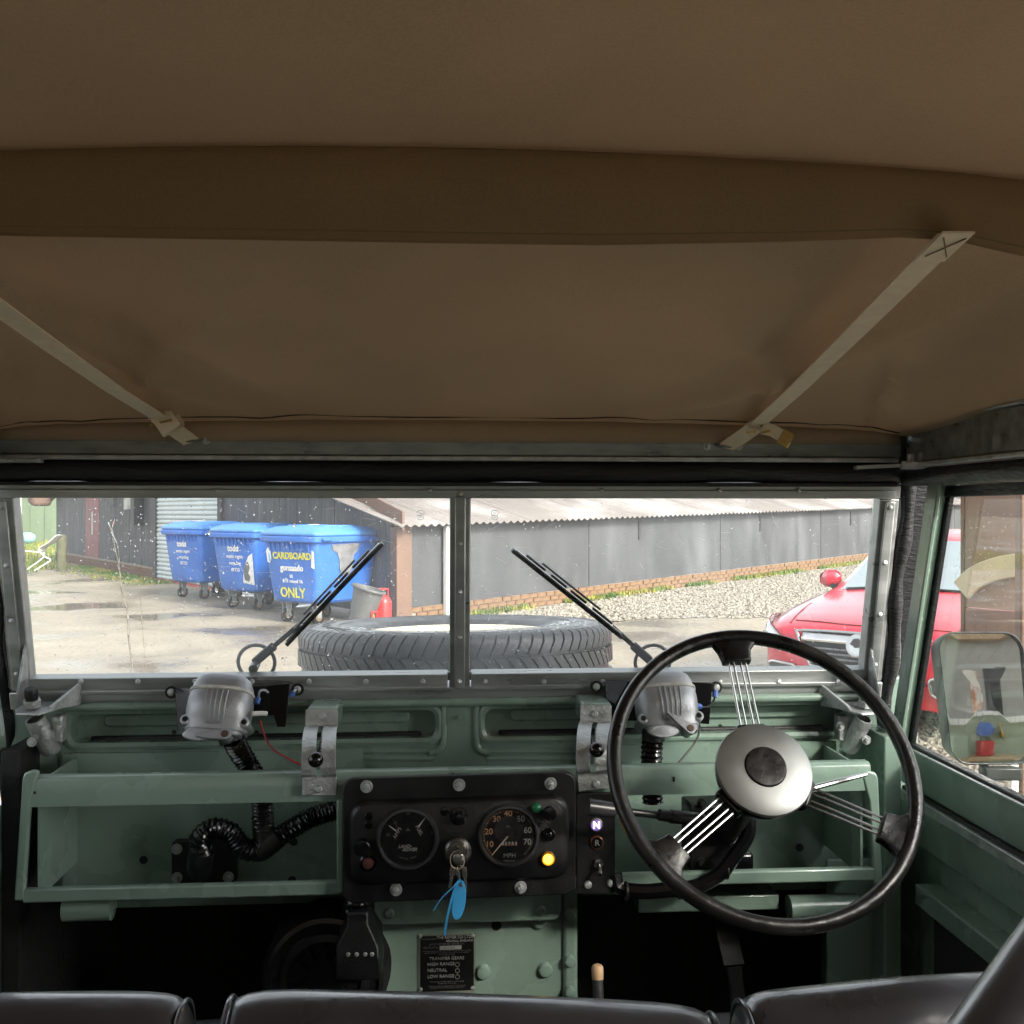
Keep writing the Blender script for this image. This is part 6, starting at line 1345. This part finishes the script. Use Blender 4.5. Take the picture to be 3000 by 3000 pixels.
cylinder(at_px(1122, 14.9), .125, .46, 'tall red gas cylinder standing by the brown corner post'); cylinder(at_px(1092, 14.2), .10, .20, 'small red gas cylinder on the ground beside the taller one')
tb = thing('plastic_tub', at_px(1046, 14.3), 'dark grey plastic tub leaning beside the blue bins', 'tub'); ORG[tb] = Vector(); tb.rotation_euler = (radians(6), radians(14), .4)
GT = M('grey_tub_plastic', (.10, .10, .10), .55, var=.12)
mb = MB(); n = 26
def tubp(k, z, o=0):
    a = 2 * pi * k / n; r = .15 + .11 * (z / .62) + o; return Vector((cos(a) * r * .8, sin(a) * r, z))
zs = (0, .2, .4, .55, .60, .62)
for k in range(n):
    for i in range(len(zs) - 1):
        hi = .62 if not 3 < k < 10 else .62
        mb.add([tubp(k, zs[i]), tubp(k + 1, zs[i]), tubp(k + 1, zs[i + 1]), tubp(k, zs[i + 1])], [(0, 1, 2, 3)])
o = mb.build('tub_wall', GT, tb, local=True, solid=.012)
bm = bmesh.new(); bm.from_mesh(o.data); bmesh.ops.remove_doubles(bm, verts=bm.verts, dist=.001); bmesh.ops.recalc_face_normals(bm, faces=bm.faces); bm.to_mesh(o.data); bm.free(); o.data.polygons.foreach_set('use_smooth', [True] * len(o.data.polygons))
mb = MB(); mb.tube([tubp(k, .625, .02) for k in range(n)], .022, 8, closed=True); mb.build('tub_rim', GT, tb, local=True)
# ------------------------------------------------------------------ red car
CAR = thing('parked_car', CW(2.585, 7.6, .03), 'red hatchback car parked on the gravel, facing the camera', 'car'); ORG[CAR] = Vector(); CAR.rotation_euler = (0, 0, -(YAW + .731))
def carpaint():
    m, t, b = nodes_of('red_car_paint'); b.inputs['Base Color'].default_value = (.56, .012, .035, 1); b.inputs['Roughness'].default_value = .35; b.inputs['Metallic'].default_value = .15
    b.inputs['Coat Weight'].default_value = 1; b.inputs['Coat Roughness'].default_value = .12; b.inputs['Coat IOR'].default_value = 1.6
    N = t.nodes.new; L = t.links.new; n = N('ShaderNodeTexNoise'); n.inputs['Scale'].default_value = 220; bp = N('ShaderNodeBump'); bp.inputs['Strength'].default_value = .05; L(n.outputs[0], bp.inputs['Height']); L(bp.outputs[0], b.inputs['Normal']); return m
CARP = carpaint()
def carglass():
    m, t, b = nodes_of('car_glass'); b.inputs['Base Color'].default_value = (.50, .58, .60, 1); b.inputs['Roughness'].default_value = .10; b.inputs['Metallic'].default_value = .55; b.inputs['IOR'].default_value = 1.8; b.inputs['Coat Weight'].default_value = 1; b.inputs['Coat Roughness'].default_value = .05; return m
CGL = carglass()
tb_b = [0, .06, .15, .3, .6, 1.0, 1.2, 1.6, 1.95, 2.3, 2.9, 3.4, 3.9, 4.3, 4.7, 4.83]
T = lambda ys: (lambda b: float(np.interp(b, tb_b, ys)))
hw = T([.63, .78, .84, .885, .915, .92, .92, .92, .92, .92, .92, .92, .90, .87, .78, .66])
top = T([.69, .765, .805, .845, .90, .955, .995, 1.23, 1.405, 1.47, 1.49, 1.46, 1.32, 1.14, 1.02, .82])
shd = T([.64, .70, .73, .765, .825, .89, .91, .93, .94, .95, .97, .98, .98, .97, .93, .78])
bot = T([.24, .21, .20, .20, .20, .20, .20, .20, .20, .20, .20, .20, .22, .25, .30, .35])
def cprof(b):
    w, t_, s, z0 = hw(b), top(b), shd(b), bot(b); k = min(1, max(0, (b - 1.2) / .75)) if b < 3 else min(1, max(0, (4.3 - b) / .9))
    def mixv(a, c): return a + (c - a) * k
    hz_ = t_ - s
    pts = [(w * .80, z0), (w * .95, z0 + .04), (w * .995, z0 + .18), (w * 1.0, z0 + .36), (w * .985, s - .05), (mixv(w * .955, w * .95), s + mixv(hz_ * .10, .02)),
        (mixv(w * .86, w * .76), s + mixv(hz_ * .42, hz_ * .80)), (mixv(w * .76, w * .68), s + mixv(hz_ * .66, hz_ * .93)), (mixv(w * .42, w * .38), s + mixv(hz_ * .94, hz_ * .99)), (0, t_)]
    return pts
st_b = [0, .03, .06, .10, .15, .22, .3, .4, .5, .6, .8, 1.0, 1.12, 1.2, 1.22, 1.3, 1.45, 1.6, 1.78, 1.93, 1.97, 2.1, 2.3, 2.45, 2.5, 2.9, 3.3, 3.4, 3.6, 3.9, 4.1, 4.3, 4.5, 4.7, 4.83]
PR = [cprof(b) for b in st_b]
parts = {'body': MB(), 'windscreen': MB(), 'side_window': [MB(), MB()], 'headlight': [MB(), MB()], 'rear_window': MB()}
def cell(mb, i, j, s, off=0.0):
    q = [(PR[i][j], st_b[i]), (PR[i][j + 1], st_b[i]), (PR[i + 1][j + 1], st_b[i + 1]), (PR[i + 1][j], st_b[i + 1])]
    mb.add([Vector((s * p[0], b, p[1])) for p, b in q], [(0, 1, 2, 3) if s > 0 else (3, 2, 1, 0)])
for i in range(len(st_b) - 1):
    b = (st_b[i] + st_b[i + 1]) / 2
    for j in range(9):
        for si, s in enumerate((-1, 1)):
            if 1.22 < b < 1.93 and j >= 7: cell(parts['windscreen'], i, j, s)
            elif 1.6 < b < 2.45 and j == 5 or 2.5 < b < 3.6 and j == 5: cell(parts['side_window'][si], i, j, s)
            elif 3.4 < b < 4.1 and j >= 7: cell(parts['rear_window'], i, j, s)
            else: cell(parts['body'], i, j, s)
mbB = parts['body']
for s in (-1, 1):
    mbB.add([Vector((s * p[0], 0, p[1])) for p in PR[0]] + [Vector((0, 0, PR[0][0][1]))], [tuple(range(11))]); mbB.add([Vector((s * p[0], st_b[-1], p[1])) for p in PR[-1]] + [Vector((0, st_b[-1], PR[-1][0][1]))], [tuple(range(11))])
def weld(o):
    bm = bmesh.new(); bm.from_mesh(o.data); bmesh.ops.remove_doubles(bm, verts=bm.verts, dist=.0005); bmesh.ops.recalc_face_normals(bm, faces=bm.faces); bm.to_mesh(o.data); bm.free()
def cpart(mb, nm, mat, sub=1, smooth=50): o = mb.build(nm, mat, CAR, local=True, smooth=smooth); weld(o); o.data.polygons.foreach_set('use_smooth', [True] * len(o.data.polygons)); return o
o = cpart(mbB, 'body', CARP, smooth=60)
cpart(parts['windscreen'], 'windscreen', CGL); cpart(parts['rear_window'], 'rear_window', CGL)
HLM = M('clear_headlamp', (.62, .66, .68), .12, metal=.35, var=.2, vs=14, coat=1)
for k in (0, 1):
    cpart(parts['side_window'][k], 'side_window', CGL)
    s = (-1, 1)[k]
    def hpt(x, z, o=0.0): b = float(np.interp(x, [.55, .63, .78, .84, .885, .92], [0, 0, .06, .15, .3, .6])); return Vector((s * x, b - .016 + max(0, z - .72) * .8 - o, z))
    lo = [(.60, .625), (.66, .585), (.74, .58), (.82, .60), (.87, .65), (.90, .72), (.905, .775)]; hi = [(.60, .665), (.645, .70), (.70, .735), (.76, .765), (.82, .79), (.87, .805), (.905, .80)]
    mb = MB(); nl = len(lo); vs = []
    for v_ in np.linspace(0, 1, 7):
        for (xa, za), (xb, zb_) in zip(lo, hi): vs.append(hpt(xa + (xb - xa) * v_, za + (zb_ - za) * v_, .012 * sin(pi * v_)))
    mb.add(vs, [(r * nl + c, r * nl + c + 1, (r + 1) * nl + c + 1, (r + 1) * nl + c) for r in range(6) for c in range(nl - 1)]); h = mb.build('headlight', HLM, CAR, local=True, solid=.01)
    mb = MB(); mb.lathe(hpt(.80, .665, .012), (s * .5, -1, .1), [(.052, -.01), (.054, .004), (.046, .010), (.03, .006), (.012, .012)], 24); mb.build('headlamp_lens', CHROME, h, local=True)
    mb = MB(); mb.tube([hpt(x, z, .006) for x, z in lo + hi[::-1] + lo[:1]], .006, 6); mb.build('headlamp_edge', M('dark_red_gap', (.12, .01, .012), .5), h, local=True)
# panel lines on the bonnet
for s in (-1, 1):
    mb = MB(); pts = [Vector((s * (.60 + .16 * min(1, b / .9)), b, 0)) for b in (.13, .25, .45, .7, 1.0, 1.15)]
    for p in pts:
        pr = cprof(p.y); xs_ = [q[0] for q in pr][::-1]; zs_ = [q[1] for q in pr][::-1]; p.z = float(np.interp(abs(p.x), xs_, zs_)) + .002
    mb.tube(pts, .006, 6); mb.build('bonnet_gap', M('dark_red_gap', (.12, .01, .012), .5), CAR, local=True)
mb = MB(); pts = []
for x in np.linspace(-.6, .6, 17):
    b = .12 + .06 * (abs(x) / .6) ** 2; pr = cprof(b); xs_ = [q[0] for q in pr][::-1]; zs_ = [q[1] for q in pr][::-1]; pts.append(Vector((x, b - .002, float(np.interp(abs(x), xs_, zs_)) + .002)))
mb.tube(pts, .005, 6); mb.build('bonnet_gap', M('dark_red_gap', (.12, .01, .012)), CAR, local=True)
# grille
gl_ = thing('grille', Z, None, None); gl_.parent = CAR; ORG[gl_] = Vector()
def gp(x, z, o=0): return Vector((x, -.022 + max(0, (z - .68)) * .8 - o, z))
out_ = [(-.47, .735), (0, .745), (.47, .735), (.49, .70), (.40, .52), (.34, .475), (0, .465), (-.34, .475), (-.40, .52), (-.49, .70)]
mb = MB(); mb.grid(lambda u, v: gp((-.5 + u) * 2 * (.36 + .11 * v), .475 + .255 * v, .0), 16, 6); mb.build('grille_back', BLACK, gl_, local=True, solid=.01)
mb = MB(); mb.tube(spline([gp(x, z, .008) for x, z in out_], 5, True), .0115, 8, closed=True); mb.build('chrome_surround', CHROME, gl_, local=True)
mb = MB(); mb.grid(lambda u, v: gp((-.5 + u) * 2 * .45, .665 + .055 * v, .014), 16, 3); mb.build('chrome_bar', M('bright_chrome', (.8, .8, .8), .2, metal=.9), gl_, local=True, solid=.012)
for k in range(4):
    z = .505 + .037 * k; mb = MB(); mb.tube([gp((-.5 + u) * 2 * (.37 + .1 * (z - .475) / .25), z, .008) for u in np.linspace(0, 1, 13)], .0075, 6); mb.build('grille_slat', M('dark_chrome', (.25, .25, .26), .3, metal=.8), gl_, local=True)
mb = MB(); c = gp(0, .66, .03); mb.lathe(c, (0, -1, .3), [(.088, -.01), (.09, .004), (.082, .014), (.074, .012), (.05, .016), (.02, .018)], 36); mb.build('badge', CHROME, gl_, local=True)
mb = MB(); c = c + Vector((0, -.02, .006)); mb.prism([c + Vector((x * .07, -.003 - z * .003, z * .07)) for x, z in ((-.7, .1), (-.3, .65), (.2, .75), (.6, .45), (.25, .35), (.5, -.05), (.2, -.25), (.45, -.7), (-.05, -.55), (-.3, -.1))], (0, .008, 0)); mb.build('badge_relief', M('badge_dark', (.10, .10, .11), .35, metal=.7), gl_, local=True)
# lower bumper: fog lamps, intake
for s in (-1, 1):
    fl = thing('fog_lamp', Z, None, None); fl.parent = CAR; ORG[fl] = Vector()
    def fpt(x, z, o=0): b = float(np.interp(abs(x) / 1.0, [.63, .78, .84, .885], [0, .06, .15, .3])); return Vector((x, b - .012 - o, z))
    lp_ = [(.52, .46), (.62, .475), (.74, .47), (.76, .42), (.74, .35), (.62, .335), (.54, .35), (.515, .40)]
    mb = MB(); mb.tube(spline([fpt(s * x, z, .004) for x, z in lp_], 4, True), .012, 8, closed=True); mb.build('surround', CHROME, fl, local=True)
    mb = MB(); vs = [fpt(s * x, z, .0) for x, z in lp_]; mb.add(vs, [tuple(range(len(vs)))]); mb.build('recess', M('fog_recess_grey', (.12, .12, .125), .4, metal=.4), fl, local=True)
    for k in range(3): z = .375 + .03 * k; mb = MB(); mb.tube([fpt(s * x, z, .01) for x in (.56, .64, .72)], .007, 6); mb.build('slat', BLACK, fl, local=True)
mb = MB(); mb.box(-.42, .42, -.02, .05, .27, .36); mb.build('lower_intake', BLACK, CAR, local=True, bevel=.02)
mb = MB(); mb.tube([(x, -.012 + .2 * max(0, abs(x) - .45) ** 1.5, .43 - .02 * abs(x)) for x in np.linspace(-.52, .52, 9)], .006, 6); mb.build('bumper_crease', M('dark_red_gap', (.12, .01, .012)), CAR, local=True)
mb = MB(); mb.box(-.26, .26, -.035, -.02, .37, .46); mb.build('number_plate_plinth', BLACK, CAR, local=True)
for s in (-1, 1):
    dm = thing('door_mirror', Z, None, None); dm.parent = CAR; ORG[dm] = Vector()
    mb = MB(); mb.rings([[Vector((s * (.93 + k * .05) + .0, 1.50 + sy * .055 * e_ + (.02 if sy < 0 else 0) * abs(k), 1.045 + sz * .075 * e_ - .006 * k)) for sy, sz in [(cos(t), sin(t)) for t in [2 * pi * q / 16 for q in range(16)]]] for k, e_ in ((-2.1, .35), (-1.8, .72), (-1, .98), (0, 1.05), (1, .95), (1.7, .6), (1.95, .25))]); mb.build('shell', CARP, dm, local=True); mb = MB(); mb.bar((s * .84, 1.5, .95), (s * .90, 1.51, .99), (0, 1, 0), .04, .02); mb.build('stalk', BLACK, dm, local=True)
    mb = MB(); mb.box(min(s * .74, s * .79), max(s * .74, s * .79), 1.17, 1.21, .955, .985)
for s in (-1, 1):
    for b in (.95, 3.68):
        wv = thing('wheel', Z, None, None); wv.parent = CAR; ORG[wv] = Vector()
        mb = MB(); mb.lathe((s * .72, b, .325), (s, 0, 0), [(.20, 0), (.30, 0), (.325, .02), (.325, .19), (.30, .215), (.22, .215)], 40); mb.build('tyre', RUBBER, wv, local=True)
        mb = MB(); mb.lathe((s * .73, b, .325), (s, 0, 0), [(.22, .15), (.225, .205), (.20, .19), (.08, .18), (.05, .2)], 30); mb.build('rim', SATIN, wv, local=True)
        mb = MB(); mb.tube([(s * .925, b + cos(a) * .37, .325 + sin(a) * .37) for a in np.linspace(-.3, pi + .3, 20)], .02, 8); mb.build('arch_lip', CARP, wv, local=True)
mb = MB(); pts = []
for x in np.linspace(-.64, .64, 9): pts.append(Vector((x, 1.215, 0)))
for p in pts:
    pr = cprof(1.215); p.z = float(np.interp(abs(p.x), [q[0] for q in pr][::-1], [q[1] for q in pr][::-1])) + .004
mb.tube(pts, .014, 6); mb.build('scuttle', BLACK, CAR, local=True)

# ------------------------------------------------------------------ workshop door leaf and jamb at the right
PLY = M('brown_plywood', (.20, .118, .078), .45, var=.18, vs=1.6, bump=.06, bs=18, stretch=(2, 2, .3), col2=(.26, .163, .115), c2s=1.1, c2lo=.42, c2hi=.66)
WD = thing('workshop_door', CW(2.66, 6.0, 0), 'large brown plywood workshop door standing open beside the driver window', 'door')
a2, b2_ = Vector((2.66, 6.02)), Vector((3.62, 4.5)); dv = (b2_ - a2); nv = Vector((-dv.y, dv.x)).normalized()
if nv.y > 0: nv = -nv
def dpt(s, z, o=0): p = a2 + dv * s + nv * o; return CW(p.x, p.y, z)
zz = [.30, 1.12, 1.98, 2.85, 3.6]
for k in range(4):
    for j in range(2):
        mb = MB(); mb.add(*quadbox(dpt, j * .5 + .002, j * .5 + .498, zz[k] + .003, zz[k] + .003, zz[k + 1] - .003, zz[k + 1] - .003, -.04, 0)); mb.build('plywood_panel', PLY, WD)
mb = MB(); mb.add(*quadbox(dpt, -.012, .0, .28, .28, 3.62, 3.62, -.045, .006)); mb.build('edge_strip', BROWN, WD)
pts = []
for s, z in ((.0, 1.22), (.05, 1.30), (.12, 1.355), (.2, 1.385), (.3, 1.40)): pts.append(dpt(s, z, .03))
mb = MB(); mb.ribbon(spline(pts, 6), UP, .13, .03); tag(mb.build('cream_reflection', M('cream_reflection_tint', (.55, .46, .31), .5, var=.06), bevel=.006), 'cream side window reflection built as a curved band on the brown workshop door', 'band')  # reflection in the side window, built as a solid strip
JB = thing('door_jamb', CW(2.06, 4.2, 0), 'brown timber door jamb with a white edge at the right border', 'post')
mb = MB(); mb.add([CW(x, d, z) for z in (0, 3.4) for x, d in ((2.085, 4.2), (2.30, 4.2), (2.30, 4.32), (2.12, 4.32))], [(0, 3, 2, 1), (4, 5, 6, 7), (0, 1, 5, 4), (1, 2, 6, 5), (2, 3, 7, 6), (3, 0, 4, 7)]); mb.build('timber', BROWN, JB, bevel=.01)
mb = MB(); mb.add([CW(x, d, z) for z in (0, .68) for x, d in ((2.055, 4.21), (2.083, 4.21), (2.083, 4.225), (2.055, 4.225))], [(0, 3, 2, 1), (4, 5, 6, 7), (0, 1, 5, 4), (1, 2, 6, 5), (2, 3, 7, 6), (3, 0, 4, 7)]); mb.build('white_edge', WHITE, JB)

# ------------------------------------------------------------------ workshop wall behind, seen in the wing mirror
WS = thing('workshop_wall', (3, -5.05, 0), 'workshop wall, white above and pale green below, reflected in the wing mirror', 'wall')
mb = MB(); mb.box(-4.0, 5.2, -5.15, -5.0, 1.36, 3.8); mb.build('white_wall', M('white_render', (.34, .335, .31), .8, var=.08), WS)  # carried past the mirror view to block low rear sky
mb = MB(); mb.box(-4.0, 5.2, -5.15, -4.99, 0, 1.2795); mb.build('green_wall', M('pale_green_render', (.26, .30, .205), .7, var=.08), WS)
for k in range(24): mb = MB(); mb.box(1.4 + .158 * k, 1.4 + .158 * k + .152, -5.15, -4.97, 1.28, 1.36); mb.build('tile', WHITE, WS, bevel=.006)
mb = MB(); mb.box(3.05, 3.55, -5.0, -4.985, 1.37, 2.2); mb.build('dark_doorway', BLACK, WS)
mb = MB(); mb.box(-4.0, 5.2, -5.15, -4.0, 3.8, 3.9); mb.build('added_roof_boards', BOARD, WS)  # unseen short roof, added to shade the wall and dim the cab
mb = MB(); mb.box(-4.0, 5.2, -5.0, -4.8, 2.75, 2.9); mb.build('beam', WOOD, WS, bevel=.01)
pst = MB(); pst.box(2.62, 2.95, -4.998, -4.994, 1.40, 2.15); po = pst.build('poster', M('orange_poster', (.55, .24, .13), .5, var=.2, vs=5, col2=(.7, .66, .6), c2s=3.5, c2lo=.48, c2hi=.56)); tag(po, 'orange and white poster on the workshop wall, reflected in the mirror', 'poster')
hr2 = thing('hose_reel', (2.95, -4.95, 1.02), 'blue hose reel on the green workshop wall, reflected in the mirror', 'hose reel')
mb = MB(); mb.lathe((2.95, -4.98, 1.02), (0, 1, 0), [(.10, 0), (.13, .01), (.13, .03), (.09, .04), (.09, .12), (.13, .13), (.13, .15), (.05, .16)], 28); mb.build('drum', BLUET, hr2); mb = MB(); mb.tube([(3.0, -4.9, .95), (3.02, -4.92, .7), (2.98, -4.93, .5)], .012, 8); mb.build('hose', BLACK, hr2)
jc = thing('jerry_can', (2.9, -4.7, 0), 'red metal can standing on the bench, reflected in the mirror', 'can')
mb = MB(); mb.box(2.80, 3.0, -4.78, -4.62, .55, .82); mb.build('body', RED, jc, bevel=.02); mb = MB(); mb.tube([(2.84, -4.7, .82), (2.84, -4.7, .88), (2.96, -4.7, .88), (2.96, -4.7, .82)], .01, 8); mb.build('handle', BLACK, jc)
bn = thing('bench', (2.9, -4.75, 0), 'low wooden bench at the foot of the workshop wall, reflected in the mirror', 'bench')
mb = MB(); mb.box(2.3, 3.7, -4.95, -4.5, .50, .548); mb.build('top', WOOD, bn, bevel=.006)
for x in (2.35, 3.65):
    for y in (-4.9, -4.55): mb = MB(); mb.box(x - .03, x + .03, y - .03, y + .03, 0, .5); mb.build('leg', WOOD, bn)
wl = thing('work_lamp', (3.25, -4.95, .9), 'yellow caged inspection lamp hung on the workshop wall, reflected in the mirror', 'lamp')
mb = MB(); mb.lathe((3.25, -4.9, .86), (0, 0, 1), [(.03, 0), (.05, .03), (.05, .12), (.03, .15), (.025, .28)], 16); mb.build('body', M('yellow_plastic', (.6, .42, .05), .4), wl); mb = MB(); mb.tube([(3.25 + .06 * cos(t), -4.9, .92 + .09 * sin(t)) for t in [2 * pi * k / 16 for k in range(16)]], .006, 6, closed=True); mb.build('cage', BLACK, wl)
